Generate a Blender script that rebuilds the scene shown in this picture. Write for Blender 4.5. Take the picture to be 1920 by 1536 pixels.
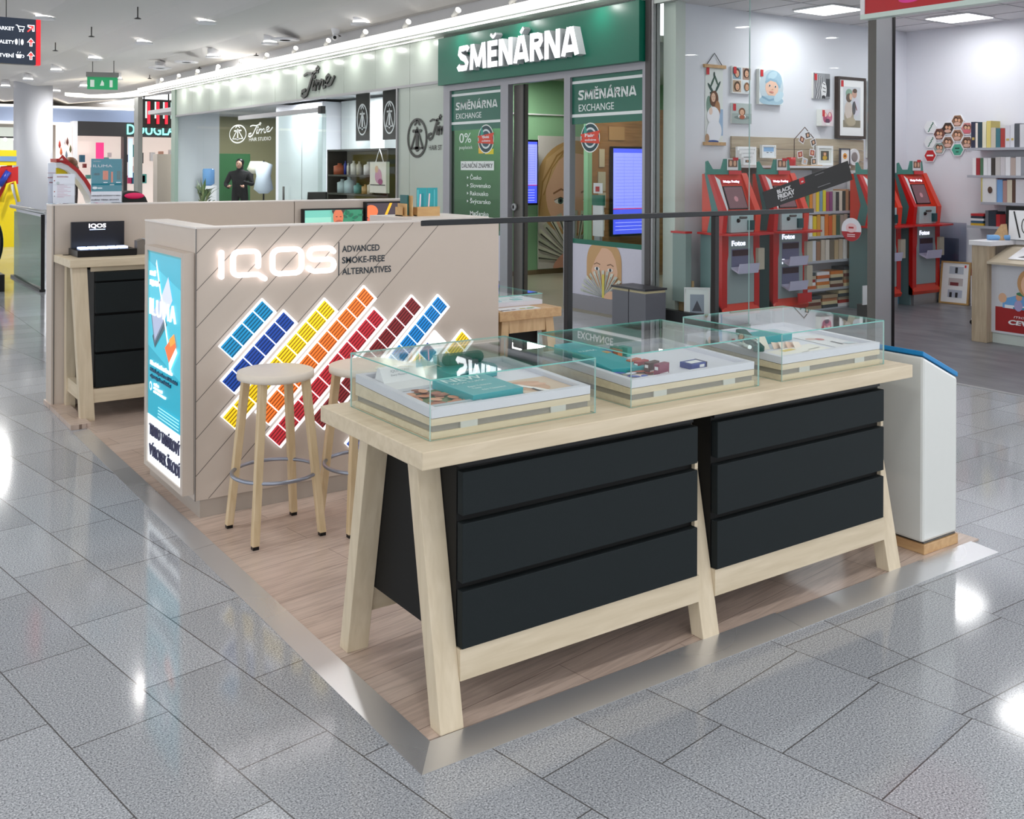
import bpy, bmesh, math, random
from mathutils import Vector, Matrix
random.seed(7)
for o in list(bpy.data.objects): bpy.data.objects.remove(o)
S = bpy.context.scene
COL = S.collection
R = math.radians

# ---------------------------------------------------------------- camera
cam = bpy.data.cameras.new('camera'); cam.sensor_fit = 'HORIZONTAL'; cam.sensor_width = 36.0
cam.lens = 36.0 * 1917.06 / 1920.0
cam.shift_y = -(768.0 - 313.79) / 1920.0
cam.clip_start = 0.05; cam.clip_end = 200
co = bpy.data.objects.new('camera', cam); COL.objects.link(co)
_yaw = 0.962089833; _roll = 0.00388371918
fw = Vector((math.cos(_yaw), math.sin(_yaw), 0)); rt0 = Vector((math.sin(_yaw), -math.cos(_yaw), 0)); up0 = Vector((0, 0, 1))
rt = rt0 * math.cos(_roll) + up0 * math.sin(_roll); up = up0 * math.cos(_roll) - rt0 * math.sin(_roll)
mw = Matrix(((rt.x, up.x, -fw.x, -1.363), (rt.y, up.y, -fw.y, -2.364), (rt.z, up.z, -fw.z, 1.62), (0, 0, 0, 1)))
co.matrix_world = mw
S.camera = co

# ---------------------------------------------------------------- world, exposure
S.view_settings.view_transform = 'Standard'; S.view_settings.look = 'None'
S.view_settings.gamma = 1.0; S.view_settings.use_curve_mapping = False
S.view_settings.exposure = 0.45
W = bpy.data.worlds.new('world'); S.world = W; W.use_nodes = True
W.node_tree.nodes['Background'].inputs[0].default_value = (0.93, 0.96, 1.0, 1)
W.node_tree.nodes['Background'].inputs[1].default_value = 1.55

def area(name, loc, size, power, color=(1, 1, 1), rot=(0, 0, 0), sy=None, spread=None):
    l = bpy.data.lights.new(name, 'AREA'); l.energy = power; l.color = color
    if sy is None: l.shape = 'DISK'; l.size = size
    else: l.shape = 'RECTANGLE'; l.size = size; l.size_y = sy
    if spread: l.spread = spread
    o = bpy.data.objects.new(name, l); o.location = loc; o.rotation_euler = rot; COL.objects.link(o); return o
LAMP_XY = [(x, y) for x in (-4.75, -2.65, -0.5, 1.6, 3.68) for y in (-4.4, -1.2, 2.0, 5.2, 8.4, 11.6)]
for x, y in LAMP_XY: area('downlight_lamp', (x, y, 3.765), .2, 9, (1.0, .985, .96))
for x, y in [(1.6, 18), (3.7, 23), (5.4, 27.5), (5.4, 17.6), (0, 30), (5.2, 34)]: area('downlight_lamp', (x, y, 3.76), .24, 70, (1.0, .98, .95))
for x, y in [(7.82, 4.80), (9.50, 4.30), (7.8, 2.5), (7.1, 1.3)]: area('ceiling_panel_lamp', (x, y, 3.33), .5, 9, (1, 1, 1), sy=.5)
for y in (12.3, 14.5, 17.0, 19.5, 22.5, 25): area('studio_fill', (6.75 if y < 20 else 8.2, y, 2.9), .5, 46, (.95, .97, 1), sy=.6)  # added fill lights that brighten the studio interior, no fixtures
area('exchange_fill', (7.0, 9.4, 2.9), .5, 22, (1, .97, .92), sy=.5)  # added fill light for the office interior, no fixture
area('exchange_fill', (8.2, 8.0, 2.9), .5, 16, (1, .95, .88), sy=.5)  # added fill light that brightens the brown booth wall
for y in [10.4 + 1.12 * i for i in range(11)]: area('shopfront_fill', (5.76, y, 3.42), .06, 1.7, (1, .99, .97), rot=(0, R(-20), 0))  # added lights under the cornice, put in to brighten the fascia
for y in (6.3, 7.8, 9.2): area('shopfront_fill', (5.66, y, 3.42), .06, 1.5, (1, .99, .97), rot=(0, R(-14), 0))  # same added fill, aimed at the green sign board

# ---------------------------------------------------------------- materials
MATS = {}
def lin(c): return c / 12.92 if c <= .04045 else ((c + .055) / 1.055) ** 2.4
def rgb(h):
    if isinstance(h, (tuple, list)): return tuple(lin(v / 255.0) for v in h) + (1,)
    h = h.lstrip('#'); return tuple(lin(int(h[i:i + 2], 16) / 255.0) for i in (0, 2, 4)) + (1,)
def newmat(name):
    m = bpy.data.materials.new(name); m.use_nodes = True; nt = m.node_tree
    return m, nt, nt.nodes['Principled BSDF']
def paint(c, rough=.5, metal=0.0, var=.03, scale=30, bump=0.0, spec=.5, coat=0.0, name=None):
    """a procedural paint / plastic / laminate: colour with slight noise variation"""
    key = (c if isinstance(c, str) else tuple(c), rough, metal, var, scale, bump, spec, coat)
    if key in MATS: return MATS[key]
    m, nt, p = newmat(name or 'finish'); n = nt.nodes; L = nt.links
    base = rgb(c)
    tc = n.new('ShaderNodeTexCoord'); nz = n.new('ShaderNodeTexNoise'); nz.inputs['Scale'].default_value = scale; nz.inputs['Detail'].default_value = 3
    L.new(tc.outputs['Object'], nz.inputs['Vector'])
    mx = n.new('ShaderNodeMix'); mx.data_type = 'RGBA'
    mx.inputs[6].default_value = tuple(v * (1 - var) for v in base[:3]) + (1,); mx.inputs[7].default_value = tuple(min(1, v * (1 + var)) for v in base[:3]) + (1,)
    L.new(nz.outputs['Fac'], mx.inputs[0]); L.new(mx.outputs[2], p.inputs['Base Color'])
    p.inputs['Roughness'].default_value = rough; p.inputs['Metallic'].default_value = metal
    p.inputs['Specular IOR Level'].default_value = spec; p.inputs['Coat Weight'].default_value = coat
    if bump:
        b = n.new('ShaderNodeBump'); b.inputs['Strength'].default_value = bump; b.inputs['Distance'].default_value = .002
        nb = n.new('ShaderNodeTexNoise'); nb.inputs['Scale'].default_value = 350; L.new(tc.outputs['Object'], nb.inputs['Vector'])
        L.new(nb.outputs['Fac'], b.inputs['Height']); L.new(b.outputs['Normal'], p.inputs['Normal'])
    MATS[key] = m; return m
def glow(c, s):
    s *= .76; key = ('glow', c, s)
    if key in MATS: return MATS[key]
    m, nt, p = newmat('lit_face'); p.inputs['Base Color'].default_value = rgb(c)
    p.inputs['Emission Color'].default_value = rgb(c); p.inputs['Emission Strength'].default_value = s; p.inputs['Roughness'].default_value = .35
    MATS[key] = m; return m
def wood(c1, c2, rough=.45, sc=(2.0, 26.0, 26.0), name='wood', bump=.15):
    key = ('wood', c1, c2, sc, rough)
    if key in MATS: return MATS[key]
    m, nt, p = newmat(name); n = nt.nodes; L = nt.links
    tc = n.new('ShaderNodeTexCoord'); mp = n.new('ShaderNodeMapping'); mp.inputs['Scale'].default_value = sc
    L.new(tc.outputs['Object'], mp.inputs[0])
    nz = n.new('ShaderNodeTexNoise'); nz.inputs['Scale'].default_value = 1.6; nz.inputs['Detail'].default_value = 6; nz.inputs['Distortion'].default_value = .6
    L.new(mp.outputs[0], nz.inputs['Vector'])
    cr = n.new('ShaderNodeValToRGB'); cr.color_ramp.elements[0].position = .32; cr.color_ramp.elements[1].position = .68
    cr.color_ramp.elements[0].color = rgb(c1); cr.color_ramp.elements[1].color = rgb(c2)
    L.new(nz.outputs['Fac'], cr.inputs[0]); L.new(cr.outputs[0], p.inputs['Base Color']); p.inputs['Roughness'].default_value = rough
    b = n.new('ShaderNodeBump'); b.inputs['Strength'].default_value = bump; b.inputs['Distance'].default_value = .001
    L.new(nz.outputs['Fac'], b.inputs['Height']); L.new(b.outputs['Normal'], p.inputs['Normal'])
    MATS[key] = m; return m
def glass(tint, k=1.0, refl=1.0, rough=0.0):
    key = ('glass', tint, k, refl, rough)
    if key in MATS: return MATS[key]
    m, nt, p = newmat('glass'); n = nt.nodes; L = nt.links; n.remove(p)
    t = n.new('ShaderNodeBsdfTransparent'); t.inputs[0].default_value = rgb(tint)
    g = n.new('ShaderNodeBsdfGlossy'); g.inputs['Roughness'].default_value = rough; g.inputs[0].default_value = (1, 1, 1, 1)
    lw = n.new('ShaderNodeLayerWeight'); lw.inputs[0].default_value = .5
    pw = n.new('ShaderNodeMath'); pw.operation = 'POWER'; pw.inputs[1].default_value = 5 / k
    ml = n.new('ShaderNodeMath'); ml.operation = 'MULTIPLY_ADD'; ml.inputs[1].default_value = .9 * refl; ml.inputs[2].default_value = .035 * refl
    mx = n.new('ShaderNodeMixShader')
    L.new(lw.outputs['Facing'], pw.inputs[0]); L.new(pw.outputs[0], ml.inputs[0]); L.new(ml.outputs[0], mx.inputs[0])
    L.new(t.outputs[0], mx.inputs[1]); L.new(g.outputs[0], mx.inputs[2]); L.new(mx.outputs[0], n['Material Output'].inputs[0])
    MATS[key] = m; return m

# ---------------------------------------------------------------- mesh builder
class MB:
    def __init__(s, M=None): s.v = []; s.f = []; s.m = []; s.M = M; s.smooth = []
    def add(s, verts, faces, mat, M=None, smooth=False):
        b = len(s.v)
        for v in verts:
            v = Vector(v)
            if M is not None: v = M @ v
            if s.M is not None: v = s.M @ v
            s.v.append(v)
        for f in faces: s.f.append([b + i for i in f]); s.m.append(mat); s.smooth.append(smooth)
        return s
    def box(s, x0, x1, y0, y1, z0, z1, mat, M=None, mats=None):
        V = [(x0, y0, z0), (x1, y0, z0), (x1, y1, z0), (x0, y1, z0), (x0, y0, z1), (x1, y0, z1), (x1, y1, z1), (x0, y1, z1)]
        F = [(0, 3, 2, 1), (4, 5, 6, 7), (0, 1, 5, 4), (1, 2, 6, 5), (2, 3, 7, 6), (3, 0, 4, 7)]  # bottom top -y +x +y -x
        if mats:
            for f, mm in zip(F, mats): s.add(V, [f], mm, M)
        else: s.add(V, F, mat, M)
        return s
    def prism(s, pts, d, mat, M=None, mat_side=None):
        """pts: 2D polygon (ccw) in local xy, extruded from z=0 to z=d (or d=(z0,z1))"""
        z0, z1 = d if isinstance(d, tuple) else (0, d); n = len(pts)
        V = [(p[0], p[1], z0) for p in pts] + [(p[0], p[1], z1) for p in pts]
        s.add(V, [list(range(n, 2 * n)), list(range(n - 1, -1, -1))], mat, M)
        s.add(V, [(i, (i + 1) % n, n + (i + 1) % n, n + i) for i in range(n)], mat_side or mat, M); return s
    def tube(s, pts, r, mat, seg=12, closed=False, cap=True, M=None):
        pts = [Vector(p) for p in pts]; n = len(pts); rs = r if isinstance(r, (list, tuple)) else [r] * n
        V = []; prev = None
        for i, p in enumerate(pts):
            if closed: t = (pts[(i + 1) % n] - pts[i - 1])
            else: t = pts[min(i + 1, n - 1)] - pts[max(i - 1, 0)]
            t.normalize()
            if prev is None:
                a = Vector((0, 0, 1)) if abs(t.z) < .9 else Vector((1, 0, 0)); u = t.cross(a).normalized()
            else: u = (prev - t * prev.dot(t)).normalized()
            prev = u; w = t.cross(u)
            for k in range(seg):
                an = 2 * math.pi * k / seg; V.append(p + (u * math.cos(an) + w * math.sin(an)) * rs[i])
        F = []; m = n if closed else n - 1
        for i in range(m):
            for k in range(seg):
                a = i * seg + k; b = i * seg + (k + 1) % seg; j = (i + 1) % n
                F.append((a, b, j * seg + (k + 1) % seg, j * seg + k))
        s.add(V, F, mat, M, smooth=True)
        if cap and not closed: s.add(V, [list(range(seg - 1, -1, -1)), [(n - 1) * seg + k for k in range(seg)]], mat, M)
        return s
    def lathe(s, prof, mat, cx=0, cy=0, seg=32, M=None, smooth=True):
        V = []; n = len(prof)
        for r, z in prof:
            for k in range(seg):
                a = 2 * math.pi * k / seg; V.append((cx + r * math.cos(a), cy + r * math.sin(a), z))
        F = [(i * seg + k, i * seg + (k + 1) % seg, (i + 1) * seg + (k + 1) % seg, (i + 1) * seg + k) for i in range(n - 1) for k in range(seg)]
        s.add(V, F, mat, M, smooth=smooth); s.add(V, [list(range(seg - 1, -1, -1)), [(n - 1) * seg + k for k in range(seg)]], mat, M); return s
    def ball(s, c, r, mat, seg=16, M=None):
        rx, ry, rz = (r, r, r) if not isinstance(r, (tuple, list)) else r
        V = []; nr = seg // 2
        for i in range(nr + 1):
            ph = math.pi * i / nr
            for k in range(seg):
                a = 2 * math.pi * k / seg; V.append((c[0] + rx * math.sin(ph) * math.cos(a), c[1] + ry * math.sin(ph) * math.sin(a), c[2] - rz * math.cos(ph)))
        F = [(i * seg + k, i * seg + (k + 1) % seg, (i + 1) * seg + (k + 1) % seg, (i + 1) * seg + k) for i in range(nr) for k in range(seg)]
        s.add(V, F, mat, M, smooth=True); return s
    def mesh(s, name, off=None):
        me = bpy.data.meshes.new(name); off = off or Vector((0, 0, 0))
        me.from_pydata([tuple(v - off) for v in s.v], [], s.f)
        ms = []
        for m in s.m:
            if m not in ms: ms.append(m)
        for m in ms: me.materials.append(m)
        me.polygons.foreach_set('material_index', [ms.index(m) for m in s.m]); me.polygons.foreach_set('use_smooth', s.smooth)
        bm = bmesh.new(); bm.from_mesh(me); bmesh.ops.remove_doubles(bm, verts=bm.verts, dist=1e-6)
        bm.to_mesh(me); bm.free(); me.update(); return me
    def base(s):
        xs = [v.x for v in s.v]; ys = [v.y for v in s.v]; zs = [v.z for v in s.v]
        return Vector(((min(xs) + max(xs)) / 2, (min(ys) + max(ys)) / 2, min(zs)))

WORLD = {}
def tag(o, label, cat=None, group=None, kind=None):
    if label: o['label'] = label
    if cat: o['category'] = cat
    if group: o['group'] = group
    if kind: o['kind'] = kind
    return o
def thing(name, label, cat, loc, group=None, kind=None):
    o = bpy.data.objects.new(name, None); o.empty_display_size = .1; COL.objects.link(o); o.location = loc
    WORLD[o.name] = Vector(loc); return tag(o, label, cat, group, kind)
def part(name, mb, parent, label=None, bevel=0, kind=None):
    """mesh given in world coordinates, parented to a thing or part"""
    pw = WORLD[parent.name]; b = mb.base() if parent.type == 'EMPTY' or True else pw
    me = mb.mesh(name, b); o = bpy.data.objects.new(name, me); COL.objects.link(o); o.parent = parent
    o.location = b - pw; WORLD[o.name] = b
    if label: o['label'] = label
    if kind: o['kind'] = kind
    if bevel: bev(o, bevel)
    return o
def bev(o, w):
    m = o.modifiers.new('bevel', 'BEVEL'); m.width = w; m.segments = 2; m.limit_method = 'ANGLE'; m.angle_limit = R(40)
def single(name, mb, label, cat, group=None, bevel=0, kind=None):
    b = mb.base(); me = mb.mesh(name, b); o = bpy.data.objects.new(name, me); COL.objects.link(o); o.location = b; WORLD[o.name] = b
    if bevel: bev(o, bevel)
    return tag(o, label, cat, group, kind)
def struct(name, mb, bevel=0, label=None): return single(name, mb, label, None, kind='structure', bevel=bevel)
def dup(root, loc, label=None, group=None, rotz=None):
    r = root.copy(); COL.objects.link(r); r.location = loc; WORLD[r.name] = Vector(loc)
    if rotz is not None: r.rotation_euler = (0, 0, rotz)
    if label: r['label'] = label
    if group: r['group'] = group
    for ch in list(root.children):
        c = ch.copy(); COL.objects.link(c); c.parent = r
        for g in ch.children:
            d = g.copy(); COL.objects.link(d); d.parent = c
    return r
def rotate_thing(o, ang):
    o.rotation_euler = (0, 0, ang)

def plane(origin, u, v):
    u = Vector(u).normalized(); v = Vector(v).normalized(); w = u.cross(v); o = Vector(origin)
    return Matrix(((u.x, v.x, w.x, o.x), (u.y, v.y, w.y, o.y), (u.z, v.z, w.z, o.z), (0, 0, 0, 1)))
def FY(x, y, z): return plane((x, y, z), (1, 0, 0), (0, 0, 1))      # faces -Y, u = +X
def FX(x, y, z): return plane((x, y, z), (0, -1, 0), (0, 0, 1))     # faces -X, u = -Y
def TOP(x, y, z, a=0): return plane((x, y, z), (math.cos(a), math.sin(a), 0), (-math.sin(a), math.cos(a), 0))

def ell(cx, cy, rx, ry, n=28, a0=0, a1=360, rot=0):
    out = []
    full = abs(a1 - a0) >= 360
    for i in range(n if full else n + 1):
        a = R(a0 + (a1 - a0) * i / n); x = rx * math.cos(a); y = ry * math.sin(a); c, s_ = math.cos(R(rot)), math.sin(R(rot))
        out.append((cx + x * c - y * s_, cy + x * s_ + y * c))
    return out
def rect(x0, y0, x1, y1): return [(x0, y0), (x1, y0), (x1, y1), (x0, y1)]
def rrect(x0, y0, x1, y1, r, n=5):
    o = []
    for cx, cy, a in ((x1 - r, y1 - r, 0), (x0 + r, y1 - r, 90), (x0 + r, y0 + r, 180), (x1 - r, y0 + r, 270)):
        o += ell(cx, cy, r, r, n, a, a + 90)
    return o
def art(mb, M, shapes, step=.0007, start=.0007, mk=None, clip=None):
    """flat printed shapes laid one over the other on a surface"""
    w = start
    for c, pts in shapes:
        if clip:
            x0, y0, x1, y1 = clip; pts = [(min(max(p[0], x0), x1), min(max(p[1], y0), y1)) for p in pts]
        m = c if not isinstance(c, (str, tuple)) else (mk(c) if mk else paint(c, .45, var=0))
        area_ = sum(pts[i][0] * pts[(i + 1) % len(pts)][1] - pts[(i + 1) % len(pts)][0] * pts[i][1] for i in range(len(pts)))
        if area_ < 0: pts = pts[::-1]
        mb.add([(p[0], p[1], w) for p in pts], [list(range(len(pts)))], m, M); w += step
    return mb
def stroke(pts, w):
    """polyline outline with square ends as a polygon"""
    L = []; Rr = []; n = len(pts)
    for i, p in enumerate(pts):
        a = pts[max(i - 1, 0)]; b = pts[min(i + 1, n - 1)]; dx, dy = b[0] - a[0], b[1] - a[1]; l = math.hypot(dx, dy) or 1
        nx, ny = -dy / l * w / 2, dx / l * w / 2; L.append((p[0] + nx, p[1] + ny)); Rr.append((p[0] - nx, p[1] - ny))
    return L + Rr[::-1]
def neon(mb, M, pts, r, mat, closed=False, z0=0.0, depth=.02, n=6):
    """rounded-bar letter stroke, extruded"""
    w = stroke(pts + ([pts[0]] if closed else []), 2 * r)
    n2 = len(w) // 2
    for i in range(n2 - 1):
        q = [w[i], w[i + 1], w[-(i + 2)], w[-(i + 1)]]; mb.prism(q[::-1], (z0, z0 + depth), mat, M)
    for p in (pts if not closed else []): pass
    if not closed:
        for p in (pts[0], pts[-1]): mb.prism(ell(p[0], p[1], r, r, 14), (z0, z0 + depth - .0002), mat, M)
    return mb
TXT = {}
def text(mb, M, body, x, y, mat, h=None, width=None, ext=.001, bold=0.0, shear=0.0, z=0.0, align='LEFT', track=1.0, line=1.0, side=None):
    """raised lettering in local xy of M, capital height h, optionally squeezed to width"""
    key = (body, ext, bold, shear, align, track, line)
    if key not in TXT:
        cu = bpy.data.curves.new('t', 'FONT'); cu.body = body; cu.size = 1; cu.offset = bold; cu.shear = shear; cu.align_x = 'LEFT' if align != 'CENTER' else 'CENTER'
        cu.space_character = track; cu.space_line = line; cu.resolution_u = 3
        o = bpy.data.objects.new('t', cu); COL.objects.link(o)
        dg = bpy.context.evaluated_depsgraph_get(); me = bpy.data.meshes.new_from_object(o.evaluated_get(dg))
        TXT[key] = ([tuple(v.co) for v in me.vertices], [tuple(p.vertices) for p in me.polygons],
                    [tuple(e.vertices) for e in me.edges if True], me)
        bm = bmesh.new(); bm.from_mesh(me); be = [(e.verts[0].index, e.verts[1].index) for e in bm.edges if len(e.link_faces) == 1]
        fl = {}
        for f in bm.faces:
            vs = [v.index for v in f.verts]
            for i in range(len(vs)): fl[(vs[i], vs[(i + 1) % len(vs)])] = 1
        be = [e if e in fl else (e[1], e[0]) for e in be]; bm.free()
        TXT[key] = (TXT[key][0], TXT[key][1], be); bpy.data.objects.remove(o); bpy.data.curves.remove(cu); bpy.data.meshes.remove(me)
    V, F, E = TXT[key]
    if not V: return mb
    x0 = min(v[0] for v in V); x1 = max(v[0] for v in V)
    sy = (h / .70) if h else 1.0; sx = (width / (x1 - x0)) if width else sy
    ox = x0 if align == 'LEFT' else (x0 + x1) / 2
    P = [((v[0] - ox) * sx + x, v[1] * sy + y) for v in V]; n = len(P)
    A = [(p[0], p[1], z + ext) for p in P]
    mb.add(A, F, mat, M)
    if ext > .0025:
        B = A + [(p[0], p[1], z) for p in P]; mb.add(B, [(e[1], e[0], n + e[0], n + e[1]) for e in E], side or mat, M)
    return mb

BLOCK = {
 'S': (.62, [[(.60, .80), (.52, .93), (.33, .90), (.14, .88), (.10, .70), (.22, .56), (.42, .46), (.52, .30), (.46, .12), (.28, .10), (.08, .12), (.02, .24)]]),
 'M': (.92, [[(.10, 0), (.16, 1)], [(.16, 1), (.46, .12)], [(.46, .12), (.76, 1)], [(.76, 1), (.82, 0)]]),
 'E': (.54, [[(.10, 0), (.10, 1)], [(.10, .91), (.52, .91)], [(.10, .51), (.48, .51)], [(.10, .09), (.52, .09)]]),
 'N': (.70, [[(.10, 0), (.10, 1)], [(.14, .96), (.56, .04)], [(.60, 0), (.60, 1)]]),
 'A': (.74, [[(.08, 0), (.32, 1)], [(.42, 1), (.66, 0)], [(.20, .26), (.54, .26)], [(.32, .97), (.42, .97)]]),
 'R': (.62, [[(.10, 0), (.10, 1)], [(.10, .91), (.36, .91), (.50, .84), (.52, .70), (.44, .58), (.30, .54), (.10, .54)], [(.30, .54), (.54, 0)]])}
def block(mb, M, word, x, z, h, width, mat, side, ext, t=.185):
    tot = sum(BLOCK[c][0] + .05 for c, a in word) - .05; k = width / tot; cx = 0
    for c, acc in word:
        w, ls = BLOCK[c]
        strokes = [(l, t) for l in ls]
        if acc == 'caron': strokes += [([(.16, 1.24), (.30, 1.10)], .11), ([(.30, 1.10), (.44, 1.24)], .11)]
        if acc == 'acute': strokes += [([(.34, 1.08), (.48, 1.26)], .13)]
        for l, tt in strokes:
            hi = 1 if max(p[1] for p in l) <= 1 else 9
            q = stroke([(p[0] * k / h * 1.0, p[1]) for p in l], tt); n2 = len(q) // 2
            for i in range(n2 - 1):
                a = [q[i], q[i + 1], q[-(i + 2)], q[-(i + 1)]]
                a = [(x + cx * k + p[0] * h, z + min(max(p[1], 0), hi) * h) for p in a][::-1]
                mb.prism(a, (0, ext), mat, M, mat_side=side)
        cx += w + .05
    return mb
SMEN = [('S', ''), ('M', ''), ('E', 'caron'), ('N', ''), ('A', 'acute'), ('R', ''), ('N', ''), ('A', '')]

# shared finishes
BIRCH = wood((206, 190, 162), (220, 205, 179), .5, (2.2, 22, 22), 'birch')
BIRCHV = wood((206, 190, 162), (220, 205, 179), .5, (22, 22, 2.2), 'birch_upright')
BIRCHY = wood((206, 190, 162), (220, 205, 179), .5, (22, 2.2, 22), 'birch_deep')
OAK = wood((188, 148, 104), (208, 172, 126), .5, (20, 3, 20), 'warm_birch')
OAKV = wood((196, 160, 118), (216, 184, 140), .5, (20, 20, 3), 'warm_birch_upright')
LAM = paint((203, 190, 178), .5, var=.02, scale=12, name='beige_laminate')
LAMTOP = paint((222, 214, 208), .4, var=.02, name='pale_laminate')
BLACKD = paint((25, 32, 34), .7, var=.12, scale=220, bump=.1, spec=.25, name='black_drawer_laminate')
BLACKS = paint((20, 20, 20), .6, var=.08, scale=120, spec=.25)
BLK = paint((14, 14, 16), .4, spec=.3)
STEEL = paint((176, 178, 180), .35, metal=.5, var=.06, scale=4, name='steel')
ALU = paint((160, 160, 162), .38, metal=.55, var=.03, name='aluminium')
DGREY = paint((88, 86, 84), .5, metal=.3)
WHITE = paint((232, 232, 236), .4)
WALLW = paint((222, 224, 232), .6, var=.01)
TRAYW = paint((214, 214, 224), .35, var=.01)
TEAL = paint((0, 150, 158), .35, var=.02)
RED = paint((190, 32, 34), .4)
CASEG = glass((250, 254, 253), 1.0, 1.0)
SHOPG = glass((252, 254, 253), .9, .16)
CASEG = glass((253, 255, 254), 1.0, 1.0)
EDGE = paint((118, 190, 180), .15, var=.05)
EDGEL = paint((176, 208, 204), .15, var=.05)
# ================================================================ floors
def granite_material():
    m, nt, p = newmat('polished_granite'); n = nt.nodes; L = nt.links
    geo = n.new('ShaderNodeNewGeometry'); sep = n.new('ShaderNodeSeparateXYZ'); L.new(geo.outputs['Position'], sep.inputs[0])
    def math_(op, a, b=None, c=None):
        q = n.new('ShaderNodeMath'); q.operation = op
        for i, v in enumerate((a, b, c)):
            if v is None: continue
            if isinstance(v, (int, float)): q.inputs[i].default_value = v
            else: L.new(v, q.inputs[i])
        return q.outputs[0]
    X, Y = sep.outputs[0], sep.outputs[1]
    ca, sa = math.cos(R(-81)), math.sin(R(-81))
    u = math_('ADD', math_('MULTIPLY', X, ca), math_('MULTIPLY', Y, sa))
    v = math_('ADD', math_('MULTIPLY', X, -sa), math_('MULTIPLY', Y, ca))
    def brick(bu, bv, bw, rh, off, ox, oy, freq=2):
        cb = n.new('ShaderNodeCombineXYZ'); L.new(math_('ADD', bu, ox), cb.inputs[0]); L.new(math_('ADD', bv, oy), cb.inputs[1])
        b = n.new('ShaderNodeTexBrick'); b.offset = off; b.offset_frequency = freq; b.squash = 1
        b.inputs['Scale'].default_value = 1; b.inputs['Mortar Size'].default_value = .0024; b.inputs['Mortar Smooth'].default_value = .2
        b.inputs['Brick Width'].default_value = bw; b.inputs['Row Height'].default_value = rh
        b.inputs['Color1'].default_value = (.86, .86, .86, 1); b.inputs['Color2'].default_value = (1.08, 1.08, 1.08, 1); b.inputs['Bias'].default_value = 0
        b.inputs['Mortar'].default_value = (.28, .26, .24, 1)
        L.new(cb.outputs[0], b.inputs['Vector']); return b
    b1 = brick(u, v, .587, .2831, .3, 58.7 + .162 + .02, 28.31 - .224)
    b2 = brick(v, u, .566, .2885, .0, 56.6 - .79, 28.85 - .316, 2)
    b3 = brick(X, Y, .5535, .292, .0, 55.35 - 1.655, 29.2 + .056)
    b4 = brick(X, Y, .5535, .292, .5, 55.35 - 2.205, 29.2 + .02)
    def mixc(f, a, b):
        q = n.new('ShaderNodeMix'); q.data_type = 'RGBA'; L.new(f, q.inputs[0]); L.new(a, q.inputs[6]); L.new(b, q.inputs[7]); return q.outputs[2]
    c = mixc(math_('GREATER_THAN', v, .79), b1.outputs['Color'], b2.outputs['Color'])
    mC = math_('GREATER_THAN', v, 1.356)
    c = mixc(mC, c, b3.outputs['Color'])
    c = mixc(math_('GREATER_THAN', X, 2.205), c, b4.outputs['Color'])
    def joint(c_in, dist, cond):
        lt = math_('LESS_THAN', math_('ABSOLUTE', dist), .0014); f = math_('MULTIPLY', lt, cond) if cond is not None else lt
        q = n.new('ShaderNodeMix'); q.data_type = 'RGBA'; L.new(f, q.inputs[0]); L.new(c_in, q.inputs[6]); q.inputs[7].default_value = (.28, .26, .24, 1); return q.outputs[2]
    c = joint(c, math_('SUBTRACT', v, 1.356), math_('LESS_THAN', X, 2.205)); c = joint(c, math_('SUBTRACT', v, .79), None)
    c = joint(c, math_('SUBTRACT', X, 1.655), mC); c = joint(c, math_('SUBTRACT', X, 2.205), mC)
    nz = n.new('ShaderNodeTexNoise'); nz.inputs['Scale'].default_value = 190; nz.inputs['Detail'].default_value = 2.5; nz.inputs['Roughness'].default_value = .7
    L.new(geo.outputs['Position'], nz.inputs['Vector'])
    cr = n.new('ShaderNodeValToRGB'); e = cr.color_ramp.elements
    e[0].position = .30; e[0].color = rgb((66, 70, 75)); e[1].position = .70; e[1].color = rgb((232, 234, 238))
    k = cr.color_ramp.elements.new(.45); k.color = rgb((160, 164, 170)); k = cr.color_ramp.elements.new(.56); k.color = rgb((186, 190, 196))
    L.new(nz.outputs['Fac'], cr.inputs[0])
    mu = n.new('ShaderNodeMix'); mu.data_type = 'RGBA'; mu.blend_type = 'MULTIPLY'; mu.inputs[0].default_value = 1
    L.new(cr.outputs[0], mu.inputs[6]); L.new(c, mu.inputs[7])
    L.new(mu.outputs[2], p.inputs['Base Color']); p.inputs['Roughness'].default_value = .09; p.inputs['IOR'].default_value = 1.5
    return m
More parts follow.
